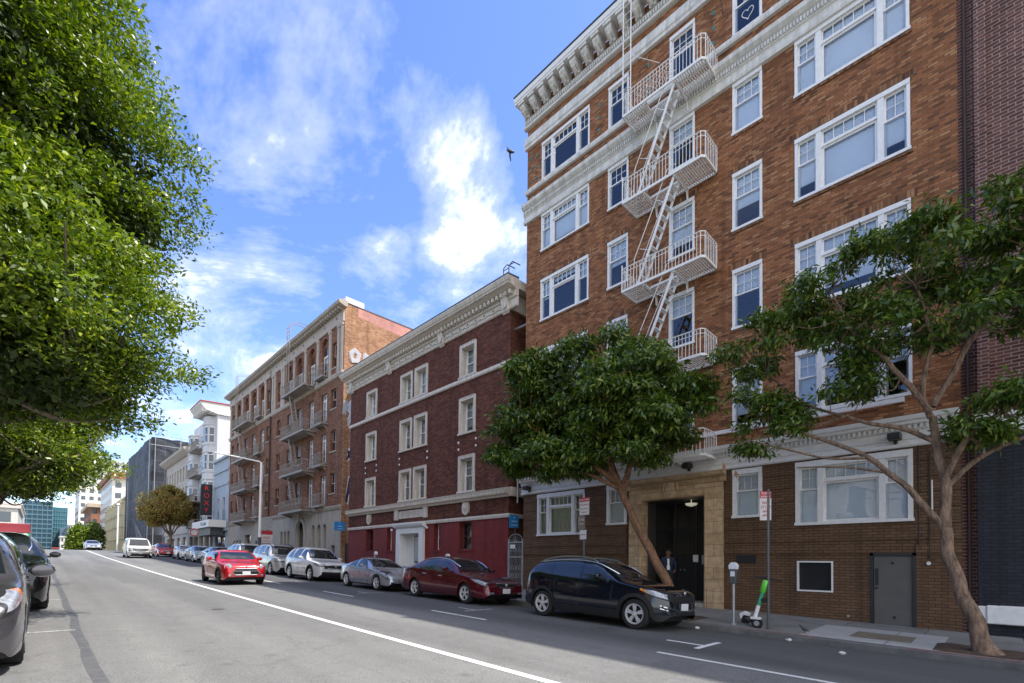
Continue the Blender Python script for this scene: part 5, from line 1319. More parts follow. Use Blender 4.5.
    # wheel-arch lips
    for sx_ in (-1, 1):
        for wc in (wf, wb):
            b = MB(); n = 18; pr = None; rr = ar-.012; ro = ar+c.get('lip', .03)
            for k in range(n+1):
                a = math.pi*k/n*1.06-.03*math.pi; q = []
                for r_ in (rr, ro):
                    s = wc+r_*math.cos(a); z = max(sill-.02, wr+r_*math.sin(a)); q.append((sx_*(halfw(s, min(z, interp(belt, s)-.02))+.008), y_(s), z))
                inn = (q[0][0]-sx_*.12, q[0][1], q[0][2])
                if pr: b.q([pr[0], q[0], q[1], pr[1]]); b.q([pr[2], inn, q[0], pr[0]])
                pr = (q[0], q[1], inn)
            b.build('wheel_arch', c.get('lipm', P), T, smooth=True)
            # wheel
            xw = sx_*(hw0-.02); tw = .21
            xo = xw-sx_*.0
            b = MB(); pf = [(wr*.66, 0), (wr*.70, .012), (wr*.92, .014), (wr*.985, .035), (wr, .06), (wr, tw-.05), (wr*.97, tw-.01), (wr*.6, tw)]
            b.lathe([(r_, -sx_*d) for r_, d in pf], (xw, y_(wc), wr), 0, 30, cap=False)
            ty = b.build('wheel', M['tyre'], T, smooth=True)
            b = MB(); R0 = wr*.67
            b.lathe([(R0, -sx_*.0), (R0+.004, sx_*.004), (R0-.02, sx_*.0), (R0-.035, -sx_*.04)], (xw-sx_*.005, y_(wc), wr), 0, 30, cap=False)
            ns = c.get('spokes', 5)
            for k in range(ns):
                a = 2*math.pi*k/ns+.3; w0, w1 = .2, c.get('spw', .13)
                for off in ((-.14, .14) if c.get('twin') else (0,)):
                    P0 = lambda r_, t: (y_(wc)+r_*math.cos(a+t), wr+r_*math.sin(a+t))
                    b.prism([P0(wr*.12, -.45+off), P0(R0-.012, -w1+off), P0(R0-.012, w1+off), P0(wr*.12, .45+off)], 0, xw-sx_*.045, xw-sx_*.008)
            b.lathe([(.055, 0), (.05, sx_*.012), (.02, sx_*.016)], (xw-sx_*.012, y_(wc), wr), 0, 14)
            b.build('rim', c.get('rimm', M['alloy']), ty)
            MB().lathe([(R0-.02, 0), (R0-.02, sx_*.01)], (xw-sx_*.1, y_(wc), wr), 0, 20).build('brake_disc', M['black'], ty)
    # mirrors, handles, seams
    ms = ws0+c.get('mir', .5); mz = interp(belt, ms)+.06
    for sx_ in (-1, 1):
        b = MB(); x0 = sx_*(halfw(ms, mz)); k = c.get('mscale', 1)
        b.prism([(x0, mz), (x0+sx_*.07, mz-.02), (x0+sx_*.07, mz+.03), (x0, mz+.04)], 1, y_(ms)-.03, y_(ms)+.03)
        mx = x0+sx_*.15*k
        prf = [(.03, -.06), (.075, -.05), (.095, -.01), (.095, .045), (.085, .055)]
        i0 = len(b.v); b.lathe(prf, (0, 0, 0), 1, 14)
        b.v = b.v[:i0]+[(mx+vx*1.15*k, y_(ms)-.0+vy*k, mz+.06+vz*.82*k) for vx, vy, vz in b.v[i0:]]
        b.build('wing_mirror', c.get('mirm', P), T, smooth=True)
        for hs in c['handles']:
            z = interp(belt, hs)-.11; x0 = sx_*halfw(hs, z); MB().box(min(x0-.01, x0+sx_*.03), max(x0-.01, x0+sx_*.03), y_(hs)-.09, y_(hs)+.09, z-.014, z+.014).build('door_handle', c.get('hm', P), T, bevel=.005)
    b = MB()
    for sx_ in (-1, 1):
        for ss in c['seams']:
            pts = [(sx_*(halfw(ss, z)-.001), y_(ss+.03*math.sin(z*3)), z) for z in np.linspace(sill+.05, interp(belt, ss)+.02, 8)]; b.tube(pts, .0045, 4)
        z = sill+.13; b.tube([(sx_*(halfw(s, z)-.001), y_(s), z) for s in np.linspace(wf+ar+.03, wb-ar-.03, 12)], .005, 4)
    # bonnet shut line
    b.tube([(x_, y_(.2 if abs(x_) < .01 else .2+.1*abs(x_)**2), interp(top, .2+.1*abs(x_)**2)+.0-.02*abs(x_)) for x_ in np.linspace(-hw0*.7, hw0*.7, 9)], .004, 4)
    b.build('door_seams', M['black'], T)
    if c.get('rails'):
        for sx_ in (-1, 1):
            s0, s1 = c['rails']; pts = []
            for s in np.linspace(s0, s1, 12):
                zz = interp(top, s)-.045; e = .0 if s in (s0, s1) else 0; pts.append((sx_*(halfw(s, zz)+.0), y_(s), zz+.07*math.sin(math.pi*min(1, max(0, (s-s0)/(s1-s0))))**.3))
            MB().tube(pts, .022, 6).build('roof_rail', c.get('railm', M['chrome']), T, smooth=True)
    if c.get('dlo'):      # bright strip over the side glass
        for sx_ in (-1, 1):
            s0, s1 = c['dlo']; pts = []
            for s in np.linspace(s0, s1, 22):
                zz = max(zt(s)+.015, interp(belt, s)+.02); zz = min(zz, interp(top, s)-.02); pts.append((sx_*(halfw(s, zz)+.004), y_(s), zz))
            MB().tube(pts, .015, 5).build('window_trim', M['chrome'], T, smooth=True)
    pz = c.get('pz', .5); fy = y_(0)-.012
    px = c.get('px', 0)
    MB().box(px-.15, px+.15, fy-.012, fy+.01, pz-.075, pz+.075).build('number_plate', M['plate'], T, bevel=.004)
    b = MB()
    for s_ in (-.3, .3): b.tube([(s_, y_(ws0)+.02, interp(top, ws0)+.02), (s_-.35 if s_ > 0 else s_-.3, y_(ws0+.14), interp(top, ws0+.14)+.012)], .008, 4)
    b.build('wiper', M['black'], T)
    for e in c.get('extras', []): e(T, y_, halfw, lambda s: interp(top, s))
    return T
def grille(zr0, zr1, xw, mt='plastic', smax=.35, xw1=None, name='grille'):
    xw1 = xw if xw1 is None else xw1
    return (name, 'front', [(-xw, zr0), (xw, zr0), (xw1, zr1), (-xw1, zr1)], lambda v, n: v.y < -1.2 and n.y < -.25, M[mt], False)
def hlamp(poly, Lh, xmin=.42, mt='lens', name='headlight'):
    return (name, 'side', [(s-Lh/2, z) for s, z in poly], lambda v, n: abs(v.x) > xmin, M[mt], True)
def place(T, x, yfront_wheel, c, rz=0, xoff=0):
    """put the car so that its front axle stands at (x, yfront_wheel); follows the slope"""
    yc = yfront_wheel+(c['L']/2-c['wf']); 
    pitch = math.atan2(g(yc+1.3)-g(yc-1.3), 2.6); rl = math.atan2(cross(x+.75)-cross(x-.75), 1.5)
    T.location = (x, yc, (surf(x-.75, yc)+surf(x+.75, yc))/2); T.rotation_euler = (pitch, -rl, rz)
def bars(zs, xw, y=-.01, r=.012, mt='chrome', name='grille_bar'):
    def f(T, y_, hw, top):
        b = MB()
        for z in zs:
            b.tube([(x, y_(0)+y+.07*(abs(x)/max(xw, .1))**3, z) for x in np.linspace(-xw, xw, 9)], r, 5)
        b.build(name, M[mt], T, smooth=True)
    return f
def badge(z, r=.05, mt='chrome'):
    def f(T, y_, hw, top): MB().lathe([(r, 0), (r*.8, -.012), (.01, -.014)], (0, y_(0)-.01, z), 1, 16).build('badge', M[mt], T)
    return f
# --- black compact crossover
L = 4.18
niro = dict(L=L, W=1.80, plan=[(0, .60), (.05, .72), (.14, .84), (.35, .95), (.8, 1.0), (3.4, 1.0), (3.9, .96), (4.12, .86), (4.18, .76)], wf=.72, wb=2.70, wr=.335, paint=paint('deep_blue_black_paint', (.003, .005, .014), .2, .12), ws=(1.12, 1.92), rs=(3.75, 4.06), gap=.045, lip=.075, lipm=M['plastic'], spokes=5, twin=True, spw=.09,
  top=[(0, .5), (.02, .66), (.07, .80), (.2, .89), (.5, .965), (1.12, 1.07), (1.5, 1.3), (1.92, 1.485), (2.4, 1.545), (3.0, 1.54), (3.6, 1.47), (3.85, 1.4), (4.02, 1.12), (4.12, .95), (L, .62)],
  belt=[(0, .45), (.07, .7), (.2, .8), (.6, .88), (1.12, .97), (2.0, 1.0), (3.2, 1.06), (3.8, 1.1), (4.04, 1.02), (4.14, .85), (L, .56)],
  win=[(1.32, 2.2, .42, .03), (2.27, 3.12, .03, .06), (3.18, 3.72, .04, .22)], rails=(1.95, 3.75), dlo=(1.35, 3.8), handles=(2.05, 3.0), seams=(1.3, 2.24, 3.15), pz=.53, mirm=None,
  regs=[])
niro['mirm'] = niro['paint']
niro['regs'] = [hlamp([(.06, .70), (.42, .80), (.52, .88), (.3, .87), (.1, .80)], L), hlamp([(.42, .80), (.62, .865), (.6, .91), (.52, .88)], L, mt='amber', name='indicator'), grille(.28, .42, .62), grille(.62, .76, .5),
  ('lower_cladding', 'side', [(-L/2-.1, .1), (L/2+.1, .1), (L/2+.1, .36), (-L/2-.1, .36)], lambda v, n: v.z < .36, M['plastic'], False)]
def niro_x(T, y_, hw, top):
    for s in (-1, 1):
        b = MB()
        for z, w_ in ((.50, .2), (.44, .17)): b.tube([(s*.48, y_(0)+.02, z), (s*(.48+w_), y_(.05), z+.02), (s*.8, y_(.16), z+.06)], .014, 5)
        b.tube([(s*.45, y_(0)+.01, .38), (s*.62, y_(.04), .40), (s*.78, y_(.12), .56)], .016, 5); b.build('fog_lamp_trim', M['chrome'], T)
niro['extras'] = [niro_x, badge(.83, .045)]
car = make_car('parked_crossover', 'glossy blue-black crossover parked in front of the stone portal, nearest car at the right kerb', 'car', niro); place(car, 10.17, 5.62, niro)
MB().box(-.55, -.3, -.95, -.8, 1.075, 1.09).build('dashboard_paper', M['white'], car)
# --- dark red sedan
L = 4.86; red = paint('dark_cherry_paint', (.11, .004, .014), .45, .2)
sed = dict(L=L, W=1.83, wf=.95, wb=2.78, wr=.325, paint=red, ws=(1.3, 2.12), rs=(3.55, 4.2), gap=.04,
  top=[(0, .48), (.02, .62), (.08, .70), (.25, .78), (.6, .86), (1.3, .985), (1.7, 1.22), (2.12, 1.41), (2.6, 1.468), (3.1, 1.45), (3.55, 1.36), (4.2, 1.09), (4.6, 1.05), (4.76, .98), (4.83, .8), (L, .6)],
  belt=[(0, .44), (.08, .62), (.25, .69), (.6, .78), (1.3, .89), (2.4, .92), (3.6, .97), (4.2, .99), (4.7, .93), (4.83, .74), (L, .55)],
  win=[(1.55, 2.42, .5, .03), (2.49, 3.35, .03, .16), (3.38, 3.78, .1, .3)], dlo=(1.6, 3.85), handles=(2.25, 3.15), seams=(1.5, 2.45, 3.38), pz=.46, px=0, spokes=5, spw=.16, twin=False, hm=M['chrome'])
sed['regs'] = [hlamp([(.1, .60), (.5, .70), (.72, .79), (.4, .77), (.12, .70)], L, .4), grille(.24, .38, .55), grille(.56, .70, .36, xw1=.42)]
def fog(z, x, w=.14, mt='lens', name='fog_light'):
    def f(T, y_, hw, top):
        for s in (-1, 1): MB().prism([(s*(x-w), z-.03), (s*(x+w), z-.01), (s*(x+w*.8), z+.05), (s*(x-w), z+.03)], 1, y_(.0), y_(.12)).build(name, M[mt], T)
    return f
sed['extras'] = [bars((.57, .69), .38), fog(.38, .62, .12), badge(.64, .05)]
car = make_car('parked_sedan', 'dark cherry red sedan parked between the silver coupe and the black crossover', 'car', sed); place(car, 10.3, 11.65, sed)
# --- silver coupe
L = 4.33; sil = paint('silver_metallic_paint', (.42, .45, .5), .65, .3)
cou = dict(L=L, W=1.735, wf=.9, wb=2.6, wr=.31, paint=sil, ws=(1.35, 2.15), rs=(2.95, 3.9), gap=.05, tum=.5,
  top=[(0, .42), (.03, .54), (.12, .62), (.4, .72), (.8, .80), (1.35, .9), (1.75, 1.1), (2.15, 1.26), (2.55, 1.305), (2.95, 1.26), (3.5, 1.07), (3.95, .95), (4.2, .93), (4.28, .8), (L, .6)],
  belt=[(0, .38), (.12, .55), (.4, .64), (.8, .72), (1.4, .81), (2.4, .84), (3.3, .9), (4.0, .88), (4.25, .75), (L, .55)],
  win=[(1.62, 2.6, .5, .05), (2.66, 3.3, .04, .4)], handles=(2.45,), seams=(1.5, 2.68), pz=.42, spokes=5, spw=.2)
cou['regs'] = [hlamp([(.16, .50), (.5, .60), (.78, .74), (.5, .72), (.2, .6)], L, .42), grille(.2, .33, .45, name='lower_intake')]
cou['extras'] = [fog(.33, .62, .08, 'plastic', 'air_scoop')]
car = make_car('parked_coupe', 'low silver two-door coupe parked outside the red painted ground floor', 'car', cou); place(car, 10.3, 17.2, cou)
# --- white crossover
L = 4.6; wht_p = paint('white_pearl_paint', (.62, .63, .64), .05, .3)
def suvtop(L, H, hood=.98, cowl=1.3, roof0=2.05, box=.0):
    return [(0, hood-.42), (.02, hood-.28), (.08, hood-.14), (.25, hood-.04), (.6, hood+.01), (cowl, hood+.1), ((cowl+roof0)/2, (hood+.1+H)/2+.03), (roof0, H-.07), (roof0+.5, H), (L-1.3, H-.01), (L-.75, H-.06), (L-.5+box, H-.14), (L-.16+box*.5, hood+.15), (L-.06, hood-.1), (L, hood-.4)]
def suvbelt(L, hood=.98, cowl=1.3):
    return [(0, hood-.46), (.08, hood-.22), (.25, hood-.12), (.6, hood-.07), (cowl, hood+.0), (2.4, hood+.03), (L-.9, hood+.08), (L-.3, hood+.06), (L-.07, hood-.14), (L, hood-.46)]
crv = dict(L=L, W=1.85, wf=.9, wb=2.66, wr=.35, paint=wht_p, ws=(1.3, 2.0), rs=(3.95, 4.4), gap=.05, lip=.06, lipm=M['plastic'], top=suvtop(L, 1.67), belt=suvbelt(L),
  win=[(1.5, 2.3, .42, .03), (2.37, 3.2, .03, .05), (3.26, 3.95, .04, .3)], dlo=(1.5, 4.0), handles=(2.1, 3.05), seams=(1.45, 2.33, 3.25), pz=.55, spokes=5, rimm=M['alloy'])
crv['regs'] = [hlamp([(.0, .74), (.45, .80), (.62, .87), (.3, .86), (.02, .82)], L, .5), grille(.3, .48, .6), grille(.62, .82, .55)]
crv['extras'] = [bars((.80, .66), .5), badge(.76, .06)]
car = make_car('parked_suv', 'white crossover parked behind the silver coupe at the right kerb', 'car', crv); place(car, 10.3, 23.6, crv)
# --- silver boxy SUV
L = 4.78; sil2 = paint('pale_silver_paint', (.46, .47, .48), .5, .32)
pil = dict(L=L, W=1.95, wf=.93, wb=2.70, wr=.36, paint=sil2, ws=(1.3, 1.95), rs=(4.35, 4.65), gap=.06, tum=.28, n=5, top=suvtop(L, 1.78, 1.05, 1.3, 1.95, .2), belt=suvbelt(L, 1.05),
  win=[(1.5, 2.3, .4, .03), (2.38, 3.25, .03, .03), (3.33, 4.35, .04, .12)], rails=(2.0, 4.3), railm=M['plastic'], handles=(2.15, 3.1), seams=(1.45, 2.34, 3.3), pz=.56, spokes=5)
pil['regs'] = [hlamp([(.04, .78), (.35, .80), (.42, .93), (.06, .92)], L, .48), grille(.32, .46, .6), grille(.72, .9, .4)]
pil['extras'] = [bars((.81,), .42, r=.02)]
car = make_car('parked_suv', 'boxy silver SUV parked between the white crossover and the pale wagon', 'car', pil); place(car, 10.35, 29.2, pil)
# --- pale wagon behind
wg = dict(pil); wg['paint'] = paint('pale_grey_paint', (.5, .52, .53), .3, .35)
car = make_car('parked_wagon', 'pale grey wagon behind the silver boxy SUV, half hidden by the red hatchback', 'car', wg); place(car, 10.35, 35.2, wg)
# --- red small hatchback driving
L = 3.84; redm_ = paint('bright_red_paint', (.48, .008, .012), .1, .22)
mini = dict(L=L, W=1.73, wf=.76, wb=2.50, wr=.31, paint=redm_, ws=(1.12, 1.62), rs=(3.25, 3.6), gap=.05, lip=.06, lipm=M['plastic'], tum=.3, n=4.6,
  top=[(0, .5), (.03, .68), (.1, .80), (.3, .88), (.7, .93), (1.12, 1.0), (1.36, 1.2), (1.62, 1.36), (2.0, 1.41), (2.8, 1.395), (3.25, 1.35), (3.42, 1.25), (3.62, 1.0), (3.76, .85), (L, .55)],
  belt=[(0, .45), (.1, .70), (.3, .78), (.7, .84), (1.12, .9), (2.0, .93), (3.2, .96), (3.6, .92), (3.76, .78), (L, .5)],
  win=[(1.22, 2.28, .26, .02), (2.33, 3.25, .03, .14)], handles=(2.1,), seams=(1.25, 2.3), pz=.5, spokes=5, rimm=M['darksteel'])
mini['regs'] = [grille(.24, .34, .6, name='lower_intake')]
def mini_x(T, y_, hw, top):
    b = MB(); pts = [(-.5, .5), (-.38, .67), (.38, .67), (.5, .5), (.4, .42), (-.4, .42)]
    b.prism(pts, 1, y_(0)-.012, y_(.1)); b.build('grille', M['plastic'], T)
    MB().tube([(p[0], y_(0)-.01, p[1]) for p in pts+pts[:1]], .018, 6).build('grille_surround', M['chrome'], T)
    MB().tube([(-.44, y_(0)-.02, .58), (.44, y_(0)-.02, .58)], .01, 5).build('grille_bar', M['chrome'], T)
    for s in (-1, 1):
        def rot(mb, i0, cx, cy, cz):
            out = []
            for (x, y, z) in mb.v[i0:]:
                a = s*.42; xr, yr = x*math.cos(a)-y*math.sin(a), x*math.sin(a)+y*math.cos(a); zr = z; t = -.35; yr, zr = yr*math.cos(t)-zr*math.sin(t), yr*math.sin(t)+zr*math.cos(t); out.append((cx+xr, cy+yr, cz+zr))
            mb.v = mb.v[:i0]+out
        h = MB().lathe([(.13, .06), (.13, -.02), (.115, -.035), (.06, -.045), (.005, -.05)], (0, 0, 0), 1, 22); rot(h, 0, s*.62, y_(.13), .735); h.build('headlight', M['lens'], T, smooth=True)
        h = MB().lathe([(.118, -.03), (.14, -.035), (.14, .03), (.12, .03)], (0, 0, 0), 1, 22); rot(h, 0, s*.62, y_(.13), .735); h.build('headlight_ring', M['chrome'], T, smooth=True)
        MB().lathe([(.05, 0), (.045, -.02), (.01, -.025)], (s*.6, y_(.02), .4), 1, 14).build('fog_light', M['lens'], T)
mini['extras'] = [mini_x, badge(.78, .04)]
car = make_car('small_hatchback', 'bright red small hatchback with round headlights driving in the lane', 'car', mini); place(car, 6.05, 22.3, mini)
# --- white passenger van
L = 4.82; vw_ = paint('cream_white_van_paint', (.6, .59, .55), .0, .35)
van = dict(L=L, W=1.97, wf=.85, wb=2.82, wr=.35, paint=vw_, ws=(.95, 1.6), rs=(4.5, 4.72), gap=.06, tum=.2, n=6,
  top=[(0, .6), (.03, .85), (.1, .98), (.4, 1.06), (.95, 1.16), (1.25, 1.5), (1.6, 1.83), (2.0, 1.92), (4.3, 1.93), (4.6, 1.88), (4.74, 1.5), (4.8, 1.0), (L, .6)],
  belt=[(0, .55), (.1, .86), (.4, .95), (.95, 1.03), (2.0, 1.08), (4.6, 1.1), (4.78, .9), (L, .55)],
  win=[(1.2, 2.1, .38, .03), (2.2, 3.2, .03, .03), (3.3, 4.5, .03, .1)], handles=(1.95,), seams=(1.1, 2.15, 3.25), pz=.5, spokes=5)
van['regs'] = [hlamp([(.01, .72), (.2, .74), (.2, .92), (.03, .92)], L, .62), grille(.72, .94, .6, 'darksteel'), grille(.3, .46, .7, 'plastic', name='lower_intake')]
van['extras'] = [bars((.83, .72, .94), .62, r=.014), bars((.6,), .9, r=.05, name='bumper', y=-.04)]
car = make_car('passenger_van', 'cream white passenger van driving over the crest in the right lane', 'van', van); place(car, 6.9, 58.0, van)
# --- parked beyond: small cars along the kerb
def simple(base, pname, col, label, name, x, yf, W=None, cat='car', group=None):
    c = dict(base); c['paint'] = paint(pname, col, .3, .3); c['mirm'] = c['paint']
    if base['lipm'] is not None if 'lipm' in base else False: pass
    T = make_car(name, label, cat, c, group); place(T, x, yf, c); return T
simple(sed, 'grey_blue_paint', (.16, .2, .25), 'dark grey-blue sedan parked just behind the pale grey wagon', 'parked_sedan', 10.3, 42.4)
simple(sed, 'pale_silver_paint_b', (.45, .48, .5), 'silver sedan parked past the shop canopy, between two parked cars', 'parked_sedan', 10.3, 48.6)
simple(mini, 'white_hatch_paint', (.6, .62, .63), 'white hatchback parked furthest along the kerb, beside the bronze tree', 'parked_hatchback', 10.3, 54.9)
simple(sed, 'orange_red_paint', (.55, .03, .02), 'bright red car parked behind the white van', 'parked_sedan', 9.9, 63.5)
simple(sed, 'far_silver_paint', (.4, .43, .48), 'silver sedan coming over the crest of the street ahead of all traffic', 'sedan', 5.6, 92)
simple(crv, 'far_dark_paint', (.03, .03, .035), 'dark crossover parked near the crest by the netted building', 'parked_suv', 10.2, 84)
# --- left kerb: grey minivan (nearest), silver car, black SUV
L = 5.08; grey = paint('gunmetal_paint', (.1, .098, .11), .6, .25)
mv = dict(L=L, W=1.98, wf=1.0, wb=3.03, wr=.35, paint=grey, ws=(1.0, 2.0), rs=(4.6, 4.95), gap=.05, tum=.3, n=4.6,
  top=[(0, .62), (.03, .74), (.12, .86), (.35, .96), (.7, 1.04), (1.0, 1.12), (1.5, 1.44), (2.0, 1.67), (2.5, 1.75), (4.2, 1.75), (4.6, 1.68), (4.85, 1.3), (5.02, .9), (L, .6)],
  belt=[(0, .56), (.12, .76), (.35, .84), (.7, .92), (1.1, 1.0), (2.2, 1.04), (4.5, 1.1), (4.9, 1.0), (5.02, .8), (L, .55)],
  win=[(1.25, 1.66, .3, .02), (1.72, 2.55, .25, .03), (2.63, 3.6, .03, .03), (3.68, 4.6, .03, .16)], handles=(2.4, 2.85), seams=(1.68, 2.6, 3.62), pz=.45, spokes=5, mir=.72, mscale=1.25)
mv['regs'] = [hlamp([(.1, .74), (.5, .82), (.72, .98), (.55, .97), (.2, .88)], L, .42), hlamp([(.5, .82), (.68, .9), (.72, .98), (.6, .975)], L, mt='amber', name='indicator'), grille(.26, .4, .6), grille(.62, .78, .5)]
mv['regs'] = [mv['regs'][1], mv['regs'][0]]+mv['regs'][2:]
mv['extras'] = [fog(.36, .66, .1), bars((.7,), .5)]
car = make_car('parked_minivan', 'gunmetal grey minivan cut off by the left edge, nearest car on the left', 'minivan', mv); place(car, -1.06, 8.85, mv)
blk = dict(crv); blk.update(L=4.9, W=2.0, wb=2.85, paint=paint('black_suv_paint', (.012, .012, .014), .4, .2), top=suvtop(4.9, 1.78, 1.1), belt=suvbelt(4.9, 1.1), lipm=M['plastic'], rs=(4.3, 4.7), regs=[hlamp([(.08, .84), (.45, .9), (.5, 1.0), (.12, .98)], 4.9, .55), grille(.74, .98, .55, 'chrome'), grille(.3, .5, .6)])
car = make_car('parked_suv', 'large black SUV parked directly behind the gunmetal minivan under the tree', 'car', blk); place(car, -.78, 15.7, blk)
simple(crv, 'mid_grey_paint', (.18, .18, .19), 'mid grey crossover parked behind the large black SUV on the left', 'parked_suv', -1.3, 23.6)
# red and green bodied truck further down the left kerb
tk = thing('delivery_truck', 'truck with a dark red upper body and green stripe on the left', 'truck', (-1.5, 52, g(52)))
z0 = g(52)
MB().box(-2.55, -.5, 50.2, 56, z0+1.92, z0+2.62).build('box_body', plain('dark_red_truck_paint', (.3, .04, .06), .6), tk, bevel=.04)
MB().box(-2.52, -.53, 50.25, 55.9, z0+.5, z0+1.7).build('lower_body', M['white'], tk)
MB().box(-2.5, -.5, 48.2, 50.15, z0+.5, z0+1.3).prism([(-2.5, z0+1.3), (-.5, z0+1.3), (-.6, z0+1.85), (-2.4, z0+1.85)], 1, 48.9, 50.15).build('cab', M['white'], tk, bevel=.04)
MB().box(-2.3, -.7, 48.86, 48.9, z0+1.36, z0+1.8).build('windscreen', M['carglass'], tk)
MB().box(-2.56, -.49, 50.15, 56.01, z0+1.7, z0+1.918).build('green_stripe', plain('green_truck_stripe', (.05, .4, .15), .5), tk)
b = MB()
for x in (-2.4, -.6):
    for y in (49.2, 54.6): b.lathe([(.3, -.14), (.45, -.12), (.45, .12), (.3, .14)], (x, y, z0+.45), 0, 20)
b.build('truck_wheel', M['tyre'], tk, smooth=True)
# ================================================================ trees
def barkmat(name, c0, c1, sc=9):
    m, nt, b, out = newmat(name); tc = N(nt, 'ShaderNodeTexCoord'); mp = N(nt, 'ShaderNodeMapping'); mp.inputs['Scale'].default_value = (1, 1, .3); nt.links.new(tc.outputs['Object'], mp.inputs[0])
    n = N(nt, 'ShaderNodeTexNoise'); n.inputs['Scale'].default_value = sc; n.inputs['Detail'].default_value = 9; n.inputs['Roughness'].default_value = .7; nt.links.new(mp.outputs[0], n.inputs['Vector'])
    r = ramp(nt, [(.3, c0), (.5, tuple((a+b_)/2 for a, b_ in zip(c0, c1))), (.68, c1)]); nt.links.new(n.outputs[0], r.inputs[0]); nt.links.new(r.outputs[0], b.inputs['Base Color']); b.inputs['Roughness'].default_value = .9
    bp = N(nt, 'ShaderNodeBump'); bp.inputs['Strength'].default_value = .8; bp.inputs['Distance'].default_value = .06; nt.links.new(n.outputs[0], bp.inputs['Height']); nt.links.new(bp.outputs[0], b.inputs['Normal'])
    return m
bark1 = barkmat('reddish_brown_bark', (.06, .03, .018), (.36, .19, .1), 16); bark2 = barkmat('grey_tan_bark', (.05, .035, .025), (.4, .26, .17), 15); bark3 = barkmat('pale_grey_ficus_bark', (.12, .09, .07), (.4, .32, .25))
leafdk = leafmat('glossy_dark_leaves', [(0, (.035, .075, .014)), (.5, (.08, .14, .022)), (.8, (.14, .21, .028)), (.93, (.2, .25, .035)), (1, (.3, .3, .05))], .2, .28)
leaffic = leafmat('ficus_leaves', [(0, (.04, .078, .008)), (.4, (.092, .15, .012)), (.75, (.17, .24, .015)), (1, (.32, .37, .025))], .25, .38)
leafcore = leafmat('shade_toned_inner_leaves', [(0, (.025, .045, .008)), (1, (.06, .1, .015))], .1, .6)  # leaf colour darkened to stand in for shade inside the crowns
leafbr = leafmat('bronze_green_leaves', [(0, (.1, .12, .025)), (.4, (.22, .2, .04)), (.7, (.36, .23, .06)), (1, (.48, .22, .07))], .25, .5)
def limb(b, pts, rs, n=9, wob=.0, seed=1):
    """smooth tapering limb through control points"""
    P = [Vector(p) for p in pts]; out = []; ro = []
    for i in range(len(P)-1):
        p0, p1, p2, p3 = P[max(i-1, 0)], P[i], P[i+1], P[min(i+2, len(P)-1)]
        for k in range(5):
            t = k/5; q = .5*((2*p1)+(-p0+p2)*t+(2*p0-5*p1+4*p2-p3)*t*t+(-p0+3*p1-3*p2+p3)*t**3)
            if wob: q = q+Vector((noise.noise(q*1.7+Vector((seed, 0, 0))), noise.noise(q*1.7+Vector((0, seed, 5))), 0))*wob
            out.append(q); ro.append(rs[i]+(rs[i+1]-rs[i])*t)
    out.append(P[-1]); ro.append(rs[-1]); b.tube(out, ro, n); return out
def leaves(name, parent, mat, blobs, leaf, seed, per=9, shell=.55, droop=.35, twig=.22, aspect=.42, outward=.6, cut=None, gap=0.0, gapscale=.9, dome=False):
    """blobs: (cx, cy, cz, rx, ry, rz, twigs). leaf-sized folded quads grouped in twigs through the crown volume"""
    rng = np.random.default_rng(seed); C_, A_, Nn = [], [], []
    for (cx, cy, cz, rx, ry, rz, cnt) in blobs:
        cnt = int(cnt); d = rng.normal(size=(cnt, 3)); d /= np.linalg.norm(d, axis=1)[:, None]
        if dome: d[:, 2] = np.abs(d[:, 2])-.3*rng.random(cnt)
        r = 1-(rng.random(cnt)**1.6)*shell
        r = r*(1+.10*np.sin(d[:, 0]*5+seed)*np.sin(d[:, 1]*6+1)*1.0+.045*rng.normal(size=cnt))
        p = np.stack([cx+d[:, 0]*rx*r, cy+d[:, 1]*ry*r, cz+d[:, 2]*rz*r], 1)
        if gap > 0:
            keep = np.array([noise.noise(Vector(q)*gapscale+Vector((seed, 3, 1)))+.5 for q in p]) > gap
            p = p[keep]; d = d[keep]
        C_.append(p); Nn.append(d)
    tw = np.concatenate(C_); dn = np.concatenate(Nn); n = len(tw)*per
    base = np.repeat(tw, per, 0)+rng.normal(size=(n, 3))*twig*np.array([1, 1, .8])*.6
    out = np.repeat(dn, per, 0)
    ax = rng.normal(size=(n, 3))*.8+out*outward; ax[:, 2] -= droop; ax /= np.linalg.norm(ax, axis=1)[:, None]
    nr = out*.8+rng.normal(size=(n, 3))*.55+np.array([0, 0, .7]); sd = np.cross(ax, nr); sd /= np.linalg.norm(sd, axis=1)[:, None]+1e-9
    up = np.cross(sd, ax)
    ln = (leaf*(.65+.7*rng.random(n)))[:, None]; wd = ln*aspect
    v0 = base; v1 = base+ax*ln*.5+sd*wd*.5+up*ln*.04; v2 = base+ax*ln-up*ln*.1; v3 = base+ax*ln*.5-sd*wd*.5+up*ln*.04
    V = np.stack([v0, v1, v2, v3], 1).reshape(-1, 3)
    if cut is not None:
        ctr = base; k = cut(ctr); V = V.reshape(-1, 4, 3)[k].reshape(-1, 3); n = int(k.sum())
    me = bpy.data.meshes.new(name); me.vertices.add(len(V)); me.vertices.foreach_set('co', V.astype(np.float32).ravel())
    me.loops.add(n*4); me.loops.foreach_set('vertex_index', np.arange(n*4, dtype=np.int32)); me.polygons.add(n)
    me.polygons.foreach_set('loop_start', np.arange(n, dtype=np.int32)*4); me.materials.append(mat); me.update(calc_edges=True); me.validate()
    o = bpy.data.objects.new(name, me); COL.objects.link(o); setpar(o, parent); return o
